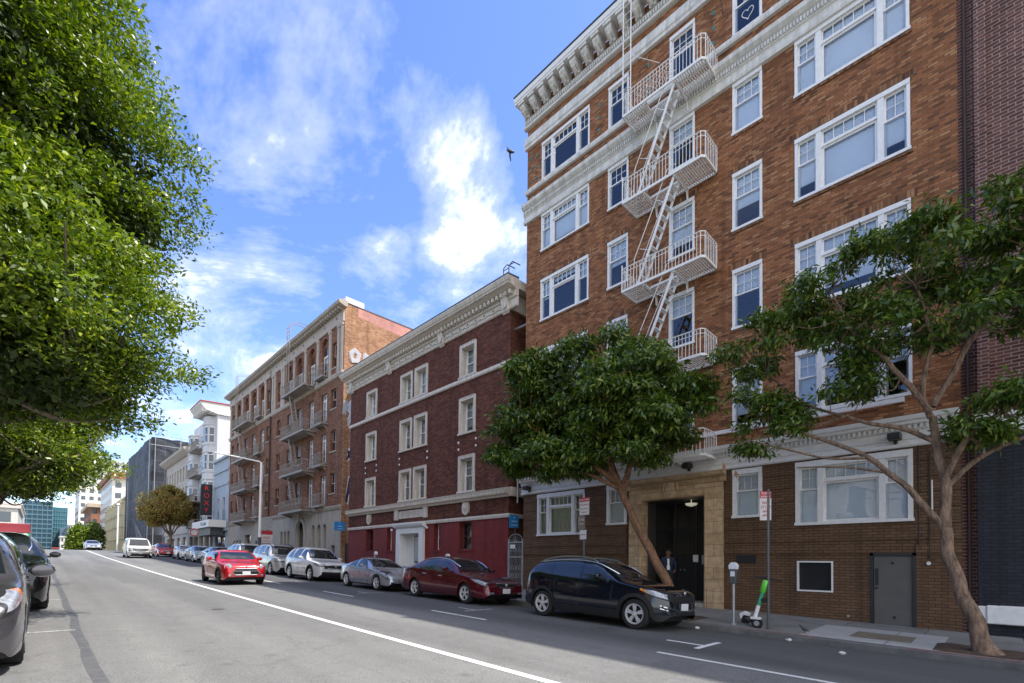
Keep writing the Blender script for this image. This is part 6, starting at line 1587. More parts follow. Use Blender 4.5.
def pads(blobs, n, r, seed, cnt, flat=.6, rin=.6, sep=.55):
    """break big crown volumes into many separate leaf clumps"""
    rg_ = random.Random(seed); out_ = []; wts = [q[3]*q[4]+q[4]*q[5]+q[3]*q[5] for q in blobs]; tries = 0
    while len(out_) < n and tries < n*40:
        tries += 1; q = rg_.choices(blobs, wts)[0]
        d = Vector((rg_.gauss(0, 1), rg_.gauss(0, 1), rg_.gauss(.25, 1))).normalized(); t = rin+(1-rin)*rg_.random()**.6
        c = (q[0]+d.x*q[3]*t, q[1]+d.y*q[4]*t, q[2]+d.z*q[5]*t)
        if any((c[0]-o_[0])**2+(c[1]-o_[1])**2+((c[2]-o_[2])*1.5)**2 < (r*sep)**2 for o_ in out_): continue
        k = r*(.7+.6*rg_.random()); out_.append((c[0], c[1], c[2], k, k*(.85+.4*rg_.random()), k*flat, cnt*(k/r)**2))
    return out_
def twigs(b, lim, pd, r0, r1, seed, every=1, sag=.15):
    rg_ = random.Random(seed); pts = [p for l in lim for p in l]
    for q in pd[::every]:
        c = Vector(q[:3]); best = min(pts, key=lambda p: (p-c).length+max(0, p.z-c.z)*2)
        if (best-c).length > 3.4: continue
        m_ = (best+c)/2+Vector((rg_.uniform(-.15, .15), rg_.uniform(-.15, .15), -sag+rg_.uniform(-.1, .1)))
        limb(b, [tuple(best), tuple(m_), tuple(c)], [r0, (r0+r1)/2, r1], 5, .03, seed)
# ---- T1: dense dome-crowned tree leaning over the black car
t1 = thing('street_tree', 'dense dome-crowned evergreen street tree with a leaning bare trunk behind the black crossover', 'tree', (11.95, 5.95, walk(6)))
b = MB(); X = 11.95; LL = []
LL.append(limb(b, [(X, 5.95, walk(6)-.1), (X-.02, 6.15, .9), (X-.05, 6.55, 1.65), (X-.05, 7.05, 2.55), (X, 7.5, 3.35), (X+.05, 7.85, 4.05)], [.17, .13, .118, .11, .105, .1], 16, .06)[-3:])
for pts, rs in [([(X+.05, 7.85, 4.05), (X, 8.2, 5.0), (X+.1, 8.6, 6.2), (X, 9.1, 7.4)], [.12, .1, .07, .03]), ([(X+.05, 7.8, 3.9), (X-.3, 8.6, 4.6), (X-.6, 9.8, 5.4), (X-.8, 11.0, 6.2)], [.1, .08, .06, .02]),
    ([(X, 7.6, 3.6), (X+.3, 7.5, 4.6), (X+.4, 7.0, 5.6), (X+.5, 6.3, 6.6)], [.09, .08, .05, .02]), ([(X, 8.1, 4.7), (X-.6, 7.7, 5.6), (X-1.2, 7.0, 6.5)], [.07, .05, .02]),
    ([(X-.02, 8.3, 5.2), (X-.1, 9.3, 5.8), (X+.2, 10.6, 6.9), (X+.3, 11.2, 7.6)], [.07, .06, .04, .02]), ([(X, 7.7, 3.7), (X-.2, 8.6, 4.2), (X+.2, 9.9, 4.6), (X, 10.8, 4.9)], [.07, .05, .03, .015]), ([(X, 7.6, 3.9), (X-.3, 6.9, 4.6), (X-.3, 6.1, 5.1)], [.06, .04, .02])]:
    LL.append(limb(b, pts, rs, 9, .07))
crown1 = [(X, 9.4, 6.9, 1.8, 2.4, 1.8), (X, 7.6, 6.2, 1.6, 1.8, 1.5), (X, 11.2, 5.9, 1.2, 1.4, 1.3), (X-.2, 6.5, 5.0, 1.2, 1.1, .8), (X-.1, 9.8, 4.9, 1.2, 1.5, .7), (X, 8.0, 5.0, 1.4, 1.3, 1.0), (X, 12.0, 5.2, .8, .75, .7), (X, 5.8, 5.5, .9, .7, .8)]
pd = pads(crown1, 150, .5, 5, 62, .55, .45)
twigs(b, LL, pd, .022, .007, 3)
b.build('trunk', bark1, t1, smooth=True)
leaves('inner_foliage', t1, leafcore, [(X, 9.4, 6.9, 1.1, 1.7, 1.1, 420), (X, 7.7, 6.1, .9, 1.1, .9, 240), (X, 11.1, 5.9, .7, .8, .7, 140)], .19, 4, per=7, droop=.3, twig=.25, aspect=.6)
leaves('crown', t1, leafdk, pd, .18, 3, per=9, droop=.85, twig=.16, aspect=.33, shell=.8, dome=True, outward=.8)
# ---- T2: open-crowned tree at the right
t2 = thing('street_tree', 'sparse open-crowned street tree with a leaning forked trunk at the right edge of the pavement', 'tree', (12.0, .15, walk(0)))
b = MB(); X = 12.0; LL = []
LL.append(limb(b, [(X-.28, .1, walk(0)-.1), (X-.24, .2, .3), (X-.12, .47, 1.13), (X, .68, 1.8), (X, .72, 2.3)], [.25, .13, .105, .098, .09], 16, .08))
LL.append(limb(b, [(X, .72, 2.3), (X+.02, .66, 3.0), (X+.05, .8, 3.7), (X+.05, .85, 4.4)], [.095, .085, .075, .06], 10, .05))
LL.append(limb(b, [(X+.05, .85, 4.4), (X, 1.0, 5.2), (X, .85, 6.0), (X-.1, 1.1, 7.0)], [.06, .045, .035, .015], 8, .08))
LL.append(limb(b, [(X, .72, 2.25), (X-.1, 1.1, 2.9), (X-.1, 1.6, 3.5), (X-.1, 2.2, 4.0), (X-.2, 3.1, 4.5), (X-.3, 3.9, 5.0)], [.07, .058, .052, .045, .03, .015], 9, .06))
LL.append(limb(b, [(X+.05, .8, 3.9), (X, 1.3, 4.25), (X, 2.0, 4.55), (X+.1, 2.9, 5.1), (X+.2, 3.7, 5.9)], [.055, .048, .038, .026, .012], 8, .07))
LL.append(limb(b, [(X, .85, 4.5), (X-.3, 1.4, 5.4), (X-.4, 2.1, 6.4), (X-.3, 2.4, 7.4)], [.06, .05, .03, .015], 8, .07))
LL.append(limb(b, [(X, .7, 3.2), (X-.2, .3, 3.9), (X-.1, -.3, 4.5), (X, -.9, 5.2)], [.06, .048, .034, .015], 8, .08))
LL.append(limb(b, [(X, .7, 3.0), (X+.4, .2, 3.6), (X+.6, -.6, 4.0), (X+.8, -1.4, 4.2)], [.06, .045, .03, .015], 8, .08))
LL.append(limb(b, [(X+.03, .8, 4.6), (X+.3, .3, 5.8), (X+.4, -.3, 6.8), (X+.3, -.6, 7.6)], [.06, .05, .03, .015], 8, .08))
LL.append(limb(b, [(X-.1, 1.9, 3.75), (X-.3, 2.5, 3.8), (X-.4, 3.3, 4.1), (X-.5, 4.0, 4.4)], [.035, .025, .02, .01], 6, .08))
LL.append(limb(b, [(X-.1, 1.5, 3.4), (X-.2, 2.3, 3.6), (X-.2, 3.1, 3.7)], [.03, .02, .01], 6, .1))
LL.append(limb(b, [(X, 2.2, 4.7), (X-.2, 2.9, 4.6), (X-.2, 3.6, 5.2), (X-.3, 4.3, 5.9)], [.03, .025, .02, .01], 6, .1))
crown2 = [(X, 1.3, 7.6, 1.4, 1.1, .8), (X, -.2, 7.1, 1.5, 1.2, .9), (X, 2.4, 7.15, 1.2, .9, .7), (X-.1, 3.3, 6.7, 1.0, .8, .5), (X-.1, 4.0, 6.3, .9, .6, .45), (X, 1.6, 6.2, 1.4, 1.3, .55), (X-.2, 3.9, 5.3, .8, .65, .4), (X-.2, 3.3, 4.9, .7, .6, .4), (X-.3, 4.2, 4.5, .5, .4, .4), (X, .3, 6.0, 1.2, .8, .6), (X, -.9, 6.2, 1.2, .9, .8), (X+.2, -1.4, 7.2, 1.2, 1.1, 1.0), (X, 2.2, 5.3, .8, .6, .4), (X, .3, 4.0, .6, .5, .35), (X, -.5, 4.4, .7, .6, .35)]
pd = pads(crown2, 125, .34, 11, 32, .55, .3, .6)
twigs(b, LL[1:], pd, .016, .005, 5)
b.build('trunk', bark2, t2, smooth=True)
leaves('crown', t2, leafdk, pd, .14, 8, per=9, droop=.75, twig=.13, aspect=.35, shell=.85, dome=True, outward=.8)
MB().prism([(4.58, 3.78), (4.63, 3.86), (4.6, 3.98), (4.55, 3.9)], 0, X-.4, X-.38).prism([(4.28, 3.57), (4.34, 3.66), (4.3, 3.75), (4.25, 3.66)], 0, X-.45, X-.43).build('dead_leaf', plain('dry_brown_leaf', (.3, .15, .06), .8), t2)
# ---- left-hand ficus row
def ficus(label, tx, ty, seed, blobs, trunkpts, limbs, leaf=.11, per=8, cut=None):
    T = thing('ficus_tree', label, 'tree', (tx, ty, g(ty)+.07), 'ficus trees along the left pavement')
    b = MB()
    LL = [limb(b, pts, rs, 10, .12, seed) for pts, rs in [trunkpts]+limbs]
    area = sum(q[3]*q[4]+q[4]*q[5]+q[3]*q[5] for q in blobs); tot = sum(q[6] for q in blobs); rp = .62+leaf*1.6; npd = int(area*2.3/rp**2*.8)
    pd = pads(blobs, npd, rp, seed, tot/npd*1.0, .62, .62, .5)
    twigs(b, LL[1:], pd, .05, .012, seed, 3, .3)
    b.build('trunk', bark3, T, smooth=True)
    leaves('crown', T, leaffic, pd, leaf, seed, per=per, droop=.2, twig=.17, aspect=.42, shell=.6, dome=True, outward=.8)
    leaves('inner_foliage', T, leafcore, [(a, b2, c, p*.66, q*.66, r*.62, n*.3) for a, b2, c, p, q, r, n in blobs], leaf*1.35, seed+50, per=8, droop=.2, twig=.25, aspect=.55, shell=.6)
    return T
def ficus_limbs(tx, ty, zb, rad, h, rng):
    out = []
    for k in range(9):
        a = rng.random()*6.28; r = rad*(.5+.5*rng.random())
        out.append(([(tx, ty, zb), (tx+math.cos(a)*r*.35, ty+math.sin(a)*r*.35, zb+.9), (tx+math.cos(a)*r*.75, ty+math.sin(a)*r*.75, zb+1.3+rng.random()*h*.2), (tx+math.cos(a)*r, ty+math.sin(a)*r, zb+2+rng.random()*h*.4)], [.16, .12, .07, .03]))
    return out
rf = random.Random(9)
ficus('huge bright green ficus tree overhanging the street at the left, nearest of its row', -3.7, 12.5, 5,
  [(-2.4, 12, 12.6, 2.9, 3.6, 3.4, 6000), (-1.9, 11.8, 9.0, 3.4, 3.8, 3.4, 8800), (-1.2, 11.8, 6.0, 2.7, 3.4, 1.8, 5000), (.25, 12.6, 8.6, 2.15, 1.8, 2.4, 4600), (.5, 12.5, 5.3, 1.25, 1.4, 1.1, 2000), (-.5, 12, 4.75, 1.8, 2.6, .8, 2400), (-.7, 12.6, 11.1, 2.1, 2.2, 2.2, 3800), (-3.5, 11, 8, 3.2, 4.5, 3.6, 2500)],
  ([(-3.7, 12.5, .2), (-3.6, 12.4, 1.5), (-3.3, 12.4, 2.8), (-3.0, 12.3, 4.0)], [.38, .33, .3, .24]),
  ficus_limbs(-3.3, 12.4, 2.6, 4.2, 9, rf)+[([(-3.2, 12.5, 2.6), (-2.2, 13, 3.4), (-1.0, 13.6, 4.0), (.2, 14.0, 4.7)], [.2, .15, .1, .05]), ([(-3.2, 12.5, 2.5), (-2.4, 12.0, 3.3), (-1.4, 12.2, 3.9), (.6, 12.0, 5.0)], [.17, .13, .09, .04])], leaf=.1, per=11)
ficus('second ficus tree on the left, arching behind the nearest one', -3.7, 21, 6,
  [(-2.0, 21, 8.2, 3.6, 4.2, 3.2, 4200), (-.2, 21.5, 6.2, 2.1, 3.2, 1.6, 2300), (-2.2, 20.5, 5.4, 2.9, 3.8, 1.2, 1700), (.3, 22.5, 4.9, 1.2, 1.6, .8, 700), (-1.8, 20, 4.5, 2.4, 3.4, 1.1, 1400), (-.4, 22, 4.4, 1.4, 2.2, .8, 700)],
  ([(-3.7, 21, .5), (-3.6, 21, 1.6), (-3.3, 21, 2.9), (-3.0, 21, 4.0)], [.34, .3, .26, .2]),
  ficus_limbs(-3.4, 21, 2.2, 4.0, 5, rf)+[([(-3.3, 21, 2.2), (-2.4, 21.4, 3.2), (-1.0, 22, 4.0), (.4, 22.3, 4.9)], [.17, .13, .09, .04]), ([(-3.3, 21, 2.0), (-2.2, 20.4, 2.9), (-1.0, 20.0, 3.7), (.3, 19.6, 4.5)], [.15, .11, .07, .03])], leaf=.14, per=7)
ficus('third ficus tree on the left with sunlit yellow-green lower leaves', -3.7, 31, 7,
  [(-1.6, 31, 8.0, 3.8, 4.4, 3.0, 2900), (.4, 31.5, 6.2, 1.9, 3.0, 1.5, 1300), (-1.8, 31, 5.4, 3.2, 3.8, 1.1, 1100), (-1, 31, 4.9, 2.6, 3.6, .8, 900)],
  ([(-3.7, 31, .8), (-3.6, 31, 2), (-3.3, 31, 3.3), (-3.0, 31, 4.4)], [.32, .28, .24, .2]),
  ficus_limbs(-3.4, 31, 2.6, 4.0, 5, rf), leaf=.17, per=7)
ficus('fourth and furthest ficus tree of the left row', -3.7, 42, 8,
  [(-1.8, 42, 8.4, 3.6, 4.6, 3.0, 1900), (-.2, 43, 6.8, 2.0, 3.4, 1.3, 800), (-2, 42, 6.2, 3.0, 4.0, 1.0, 600)],
  ([(-3.7, 42, 1), (-3.6, 42, 2.4), (-3.3, 42, 3.6), (-3.0, 42, 4.8)], [.32, .28, .24, .2]), ficus_limbs(-3.4, 42, 3.0, 3.6, 5, rf), leaf=.2, per=7)
# ---- bronze tree far on the right pavement
t4 = thing('street_tree', 'round bronze-green street tree in front of the pale stone building', 'tree', (12.3, 76, walk(76)))
b = MB(); zb = walk(76)
limb(b, [(12.3, 76, zb-.1), (12.3, 76, zb+1.6), (12.2, 76, zb+2.8), (12.1, 75.9, zb+4.5)], [.2, .17, .15, .08], 8, .05)
for dx, dy in ((-1.8, -1), (1.6, .6), (-.6, 2), (.4, -2), (-1.4, 1.2)): limb(b, [(12.2, 76, zb+2.2), (12.2+dx*.5, 76+dy*.5, zb+3.4), (12.2+dx, 76+dy, zb+5)], [.1, .07, .03], 7, .1)
b.build('trunk', bark2, t4, smooth=True)
leaves('crown', t4, leafbr, [(11.9, 76, zb+6.0, 3.1, 3.4, 2.1, 2500), (10.4, 75, zb+4.8, 1.8, 1.8, 1.3, 800), (13.5, 76.5, zb+5.2, 1.7, 2, 1.5, 800), (11.9, 75.5, zb+7.6, 1.6, 1.8, 1.1, 700)], .22, 12, per=8, twig=.28, aspect=.5, gap=.34, gapscale=.8)
# ---- small dense trees at the end of the street
for k, (x, y, r, h, lab) in enumerate([(6.5, 150, 1.7, 6.8, 'round bushy green tree at the end of the street, left of its darker pair'), (9.3, 152, 1.9, 7.0, 'darker bushy tree at the end of the street beside the yellow building')]):
    T = thing('far_tree', lab, 'tree', (x, y, g(y)))
    zt = 7.6 if k == 0 else 8.2
    MB().tube([(x, y, g(y)), (x, y, zt-2)], [.25, .12], 7).build('trunk', bark2, T)
    leaves('crown', T, leaffic if k == 0 else leafdk, [(x, y, zt-2.2, r, r, 3.6, 1300), (x-r*.5, y, zt-4, r*.8, r, 2.4, 600)], .42, 20+k, per=7, twig=.4, aspect=.6)

# ================================================================ street furniture
mx, my = 11.75, 4.42; zb = walk(my)
pm = thing('parking_meter', 'single grey parking meter on a thin post beside the green scooter', 'parking meter', (mx, my, zb))
MB().tube([(mx, my, zb), (mx, my, zb+.98)], .032, 10).lathe([(.07, 0), (.07, .02), (.04, .04)], (mx, my, zb), 2, 12).build('post', M['steel'], pm, smooth=True)
def meter_head(mx, my, zb, pm):
    b = MB().prism([(my-.07, zb+.97), (my+.07, zb+.97), (my+.085, zb+1.2), (my+.1, zb+1.3), (my-.1, zb+1.3), (my-.085, zb+1.2)], 0, mx-.06, mx+.06); hd = b.build('meter_head', M['darksteel'], pm, bevel=.012)
    b = MB().prism([(my-.1, zb+1.302), (my+.1, zb+1.302), (my+.11, zb+1.4), (my+.05, zb+1.47), (my-.05, zb+1.47), (my-.11, zb+1.4)], 0, mx-.055, mx+.055); b.build('meter_dome', M['plate'], hd, bevel=.015)
    MB().box(mx-.066, mx-.06, my-.05, my+.05, zb+1.14, zb+1.26).build('display', M['plate'], hd)
meter_head(mx, my, zb, pm)
def solve_y(u, X):      # along the kerb line
    return {381: 21.4, 451: 15.6}[u]
for u, lab in ((451, 'round-headed parking meter behind the dark red sedan'), (381, 'round-headed parking meter behind the silver coupe')):
    yy = solve_y(u, 0); zb = walk(yy); T = thing('parking_meter', lab, 'parking meter', (11.75, yy, zb)); MB().tube([(11.75, yy, zb), (11.75, yy, zb+.98)], .032, 8).build('post', M['steel'], T); meter_head(11.75, yy, zb, T)
# sign posts
def signpost(x, y, h, label, r=.032):
    zb = walk(y); T = thing('sign_post', label, 'street sign', (x, y, zb)); MB().tube([(x, y, zb), (x, y, h)], r, 10).build('post', M['darksteel'], T, smooth=True); return T
redp = plain('red_sign_face', (.42, .02, .03), .5, var=.1); signw = plain('white_sign_face', (.62, .58, .56), .5, var=.12, nscale=14)
def plate(T, x, y, z0, z1, wy, ang, face, lines, red_top=True, sx_off=-.045):
    """sign plate turned about the vertical by ang; text lines (text, rel z, size, mat)"""
    rot = Matrix.Translation((x+sx_off, y, 0)) @ Matrix.Rotation(ang, 4, 'Z')
    def fin(o): o.data.transform(rot); return o
    p = fin(MB().box(-.004, .004, -wy/2, wy/2, z0, z1).build('sign_plate', face, T))
    if red_top: fin(MB().box(-.007, -.0045, -wy/2, wy/2, z1-(z1-z0)*.24, z1).build('red_band', redp, p))
    for (tx, rz, sz, mt) in lines:
        o = text_mesh('lettering', tx, mt, p, (-.0085, 0, z0+(z1-z0)*rz), sz, ext=.001); fin(o)
s1 = signpost(11.62, 3.62, 3.25, 'grey post with a narrow red and white tow-away sign beside the scooter')
plate(s1, 11.62, 3.66, 2.55, 3.2, .24, R_(38), signw, [('TOW', .92, .08, M['white']), ('AWAY', .81, .07, M['white']), ('NO', .6, .1, redp), ('STOP', .45, .09, redp), ('4PM', .3, .08, redp), ('6PM', .16, .08, redp)])
s2 = signpost(11.62, 8.72, 3.5, 'grey post with stacked red, white and brown parking signs behind the black crossover')
plate(s2, 11.62, 8.68, 2.98, 3.5, .38, R_(-6), signw, [('TOW AWAY', .87, .07, M['white']), ('NO STOPPING', .58, .055, redp), ('7AM TO 9AM', .35, .05, M['darksteel']), ('MON FRI', .15, .05, redp)])
plate(s2, 11.62, 8.78, 2.55, 2.96, .28, R_(-6), plain('brown_grey_sign_back', (.2, .15, .13), .6), [('2 HR', .7, .1, signw), ('PARKING', .4, .05, signw)], red_top=False)
plate(s2, 11.62, 8.72, 2.25, 2.53, .26, R_(-6), signw, [('9AM 6PM', .5, .05, M['darksteel'])], red_top=False)
# blue banners
bl = plain('bright_blue_sign', (.02, .22, .55), .5, var=.05)
def bluesign(y, z0, z1, w_, lab, x=TX-.75):
    T = thing('blue_sign', lab, 'sign', (x, y, z0)); p = MB().box(x-.45*w_, x+.45*w_, y-.015, y+.015, z0, z1).build('sign_board', bl, T)
    MB().tube([(x+.3*w_, y, z1-.05), (TX+.1, y+.1, z1-.05)], .02, 6).tube([(x+.1, y+.03, z0), (x+.1, y+.03, z0-.5)], .012, 5).build('bracket', M['darksteel'], T)
    for tx, r_, sz in (('+', .78, .18), ('PARKING', .5, .1), ('24 HOURS', .2, .1)): text_mesh('lettering', tx, M['white'], p, (x, y-.018, z0+(z1-z0)*r_), sz*.8, normal='-y', ext=.001)
bluesign(14.95, 3.05, 3.62, .62, 'small bright blue sign over the iron gate between the maroon and orange blocks', x=TX-.15)
bluesign(31.5, 3.55, 4.15, .85, 'small bright blue sign at the left end of the maroon building', x=TX-.45)
M['gateiron'] = plain('dull_grey_iron', (.33, .33, .33), .5)
# iron gate in the gap
gt = thing('iron_gate', 'pale scrolled iron gate closing the gap between the maroon and orange blocks', 'gate', (TX, 15, walk(15)))
b = MB(); zb = walk(15)
b.box(TX-.02, TX+.03, 14.52, 14.6, zb, 2.55).box(TX-.02, TX+.03, 15.38, 15.46, zb, 2.55).box(TX-.01, TX+.02, 14.6, 15.38, 2.4, 2.46).box(TX-.01, TX+.02, 14.6, 15.38, zb+.1, zb+.16).box(TX-.01, TX+.02, 14.6, 15.38, 1.75, 1.8)
b.build('frame', M['gateiron'], gt)
b = MB()
for k in range(9): b.tube([(TX, 14.66+k*.082, zb+.1), (TX, 14.66+k*.082, 2.44)], .009, 4)
for k in range(5):
    for z in (.95, 1.3, 2.1): b.tube([(TX, 14.72+k*.15+.06*math.cos(t), z+.1*math.sin(t)) for t in [i*math.pi/5 for i in range(11)]], .008, 4)
b.tube([(TX, 15.0+.45*math.cos(t), 2.46+.33*math.sin(t)) for t in [i*math.pi/10 for i in range(11)]], .014, 5)
for k in range(7): a = math.pi*(k+1)/8; b.tube([(TX, 15.0, 2.46), (TX, 15+.42*math.cos(a), 2.46+.3*math.sin(a))], .008, 4)
b.build('scrollwork', M['gateiron'], gt)
MB().box(TX-.03, TX-.02, 15.0, 15.3, 2.15, 2.32).build('notice', M['white'], gt)
# street lamp and its boards
ly = 38.7; lx = 11.7; zb = walk(ly)
lp = thing('street_lamp', 'tall pale curved-arm street lamp in front of the long red brick building', 'street lamp', (lx, ly, zb))
MB().tube([(lx, ly, zb+2.2), (lx, ly, 8.75), (lx-.15, ly+.1, 8.85), (lx-1.2, ly+.9, 9.1), (lx-2.6, ly+2.2, 9.45)], [.1, .075, .06, .05, .04], 10).build('pole', M['iron'], lp, smooth=True)
MB().tube([(lx, ly, zb), (lx, ly, zb+2.2)], .13, 10).build('pole_base', M['darksteel'], lp)
b = MB().lathe([(.02, -.3), (.14, -.1), (.15, .15), (.05, .38)], (0, 0, 0), 1, 12); b.v = [(lx-2.8+x*1.0, ly+2.4+y, 9.42+z*.5) for x, y, z in b.v]; b.build('lamp_head', M['steel'], lp, smooth=True)
MB().box(lx+.12, lx+.85, ly-.02, ly+.02, 3.75, 4.6).build('blank_board', M['steel'], lp)
p = MB().box(lx+.12, lx+.9, ly-.02, ly+.02, 2.6, 3.7).build('tow_away_board', signw, lp)
MB().box(lx+.12, lx+.9, ly-.025, ly-.021, 3.4, 3.7).build('red_band', redp, p)
text_mesh('lettering', 'NO', redp, p, (lx+.5, ly-.026, 3.15), .3, normal='-y', ext=.001); text_mesh('lettering', 'STOPPING', redp, p, (lx+.5, ly-.026, 2.88), .14, normal='-y', ext=.001)
ly = 82; zb = walk(ly); lx = 11.6
lp2 = thing('street_lamp', 'thin distant white street lamp left of the black netted building', 'street lamp', (9.2, 86, g(86)))
MB().tube([(9.0, 100, g(100)), (9.0, 100, 9.9)], .12, 8).build('pole', M['iron'], lp2); MB().lathe([(.1, -.2), (.25, 0), (.1, .25)], (9.0, 100, 10.1), 2, 10).build('lamp_head', M['iron'], lp2)
st = thing('hoarding_signs', 'pair of small white hoarding boards at the foot of the netted building', 'sign board', (11.5, 104, g(104)))
MB().box(10.6, 13.2, 104, 104.1, 3.2, 4.6).build('board', M['white'], st); MB().tube([(11, 104.05, g(104)), (11, 104.05, 3.2)], .06).tube([(12.8, 104.05, g(104)), (12.8, 104.05, 3.2)], .06).build('post', M['steel'], st)
# no-entry style round sign near the bronze tree
T = thing('round_sign', 'round white sign with a red ring by the shop piers near the bronze tree', 'street sign', (11.6, 60, walk(60)))
MB().tube([(11.7, 60, walk(60)), (11.7, 60, 4.6)], .04).build('post', M['darksteel'], T)
p = MB().lathe([(.45, 0), (.45, .02)], (11.7, 59.93, 4.3), 1, 24).build('sign_plate', signw, T); b = MB().tube([(11.7+.36*math.cos(t), 59.92, 4.3+.36*math.sin(t)) for t in [i*math.pi/10 for i in range(21)]], .045, 5); b.build('red_ring', redp, p)
# scooter
lime = plain('lime_green_plastic', (.12, .6, .05), .35, var=.05, coat=.3); mint = plain('mint_white_decal', (.5, .75, .62), .4)
sx0, sy0 = 11.6, 3.97; zb = walk(sy0)
scx, scy = .5, .6
sc = thing('electric_scooter', 'lime green and white electric scooter standing by the sign post', 'scooter', (sx0, sy0, zb))
# frame: front wheel towards -y, leaning stem
fw = (sx0, sy0-.12, zb+.11); rw = (sx0+.62, sy0+.34, zb+.1)
def sw(c, r=.11):
    b = MB(); return b.lathe([(r*.6, -.025), (r*.95, -.024), (r, 0), (r*.95, .024), (r*.6, .025)], c, 0, 20)
w_ = sw(fw, .125).build('front_wheel', M['tyre'], sc, smooth=True); MB().lathe([(.06, -.03), (.06, .03)], fw, 0, 12).build('hub', M['steel'], w_)
sw(rw, .115).build('rear_wheel', M['tyre'], sc, smooth=True)
MB().prism([(sx0-.03, sy0+.04), (sx0+.07, sy0-.04), (sx0+.6, sy0+.24), (sx0+.52, sy0+.33)], 2, zb+.12, zb+.17).build('deck', M['black'], sc, bevel=.01)
b = MB().tube([fw, (sx0, sy0-.08, zb+.3)], .026, 8); b.box(sx0-.05, sx0+.05, sy0-.2, sy0+.0, zb+.2, zb+.25); b.build('fork', M['white'], sc)
st0 = Vector((sx0, sy0-.09, zb+.28)); st1 = Vector((sx0+.02, sy0+.0, zb+1.12)); st1.y = sy0-.2+.02; 
pt = lambda t: tuple(Vector((sx0, sy0-.08, zb+.25)).lerp(Vector((sx0+.03, sy0-.32, zb+1.13)), t))
MB().tube([pt(0), pt(.3)], .042, 10).build('stem_base', M['white'], sc, smooth=True)
MB().tube([pt(.3), pt(.62)], .04, 10).build('stem', plain('scooter_green_decal', (.05, .35, .2), .4, var=.4, nscale=12), sc, smooth=True)
MB().tube([pt(.62), pt(.66), pt(.92), pt(.95)], [.04, .065, .07, .05], 10).build('stem_top', lime, sc, smooth=True)
hb = pt(1.0); MB().tube([(hb[0]-.0, hb[1]+.26, hb[2]+.03), hb, (hb[0]+.0, hb[1]-.3, hb[2]-.05)], .02, 8).build('handlebar', M['black'], sc, smooth=True)
MB().box(sx0-.03, sx0+.09, sy0-.32, sy0-.22, zb+.6, zb+.68).build('lock_box', M['black'], sc)
MB().prism([(sy0+.26, zb+.2), (sy0+.38, zb+.22), (sy0+.44, zb+.1), (sy0+.47, zb+.24), (sy0+.36, zb+.31), (sy0+.24, zb+.26)], 0, sx0+.57, sx0+.68).build('rear_mudguard', M['white'], sc)
# ================================================================ birds
def pigeon(T, pos, s=1):
    x, y, z = pos; b = MB()
    prof = [(.004, -.16), (.018, -.14), (.03, -.08), (.052, -.02), (.058, .03), (.045, .075), (.028, .1), (.03, .125), (.031, .145), (.02, .165), (.006, .178), (.002, .195)]
    n = 12
    P = []
    for k, (r, d) in enumerate(prof):     # body axis rises towards the head
        t = (d+.16)/.355; cy = -d; cz = .05+.1*t+(.075*max(0, (t-.6)/.4))
        for j in range(n): a = 2*math.pi*j/n; P.append((x+r*math.cos(a)*s, y+cy*s*.8, z+(cz+r*math.sin(a))*s))
    b.v = P
    for k in range(len(prof)-1):
        for j in range(n): l = (j+1) % n; b.f.append((k*n+j, k*n+l, (k+1)*n+l, (k+1)*n+j)); b.m.append(0)
    return b
pz_ = walk(2.95)+.02; T = thing('pigeon', 'dark grey pigeon standing on the pavement right of the scooter', 'pigeon', (11.6, 2.9, pz_))
pm_ = plain('pigeon_grey', (.05, .055, .065), .6, var=.4, nscale=30)
b = pigeon(T, (0, 0, 0), .8); a = R_(225.4)
b.v = [(11.6+x*math.cos(a)-y*math.sin(a), 2.9+x*math.sin(a)+y*math.cos(a), pz_+z) for x, y, z in b.v]
b.build('body', pm_, T, smooth=True)
b = MB()
for s in (-1, 1): b.tube([(11.6+s*.02, 2.9, pz_+.09), (11.6+s*.022, 2.9-.005, pz_)], .004, 5).tube([(11.6+s*.022, 2.87, pz_+.002), (11.6+s*.022, 2.93, pz_+.002)], .004, 4)
b.build('leg', plain('pigeon_leg', (.3, .08, .06), .6), T)
T = thing('flying_bird', 'dark pigeon in flight against the clouds beside the cornice', 'bird', (12, 12.6, 16.7))
b = MB(); c0 = Vector((12.0, 12.57, 16.73))
R3 = Vector((math.cos(yaw_ := R_(44.6)), -math.sin(yaw_), 0)); U3 = Vector((0, 0, 1)); Dp = Vector((math.sin(yaw_), math.cos(yaw_), 0))
def pp(a, u, d=0): return tuple(c0+R3*a*.05+U3*u*.05+Dp*d*.05)
b.tube([pp(4.2, .2, 1), pp(2.6, 0, 1), pp(0, .1, 0), pp(-1.2, .2, -.5), pp(-1.8, .3, -.8)], [.015, .05, .06, .035, .01], 10)
b.build('body', pm_, T, smooth=True)
wg_ = MB()
for (tip, mid, side) in (((-4.2, 3.9, -2), (-1.8, 2.0, -1), 1), ((.9, -5.0, 3), (.1, -2.4, 1.5), -1)):
    A0, A1 = (0, .3, 0), (1.4, .0 if side > 0 else -.2, .6)
    wg_.q([pp(*A0), pp(*mid), pp(mid[0]+1.3, mid[1]+.3*side*-1, mid[2]+.5), pp(*A1)]); wg_.q([pp(*mid), pp(*tip), pp(tip[0]+.8, tip[1]-.1, tip[2]+.4), pp(mid[0]+1.3, mid[1]-.3*side, mid[2]+.5)])
    wg_.q([pp(0, .3, .3), pp(1.4, 0, .9), pp(mid[0]+1.3, mid[1]-.3*side, mid[2]+.8), pp(mid[0], mid[1], mid[2]+.3)])
wg_.build('wing', pm_, T, recalc=False)
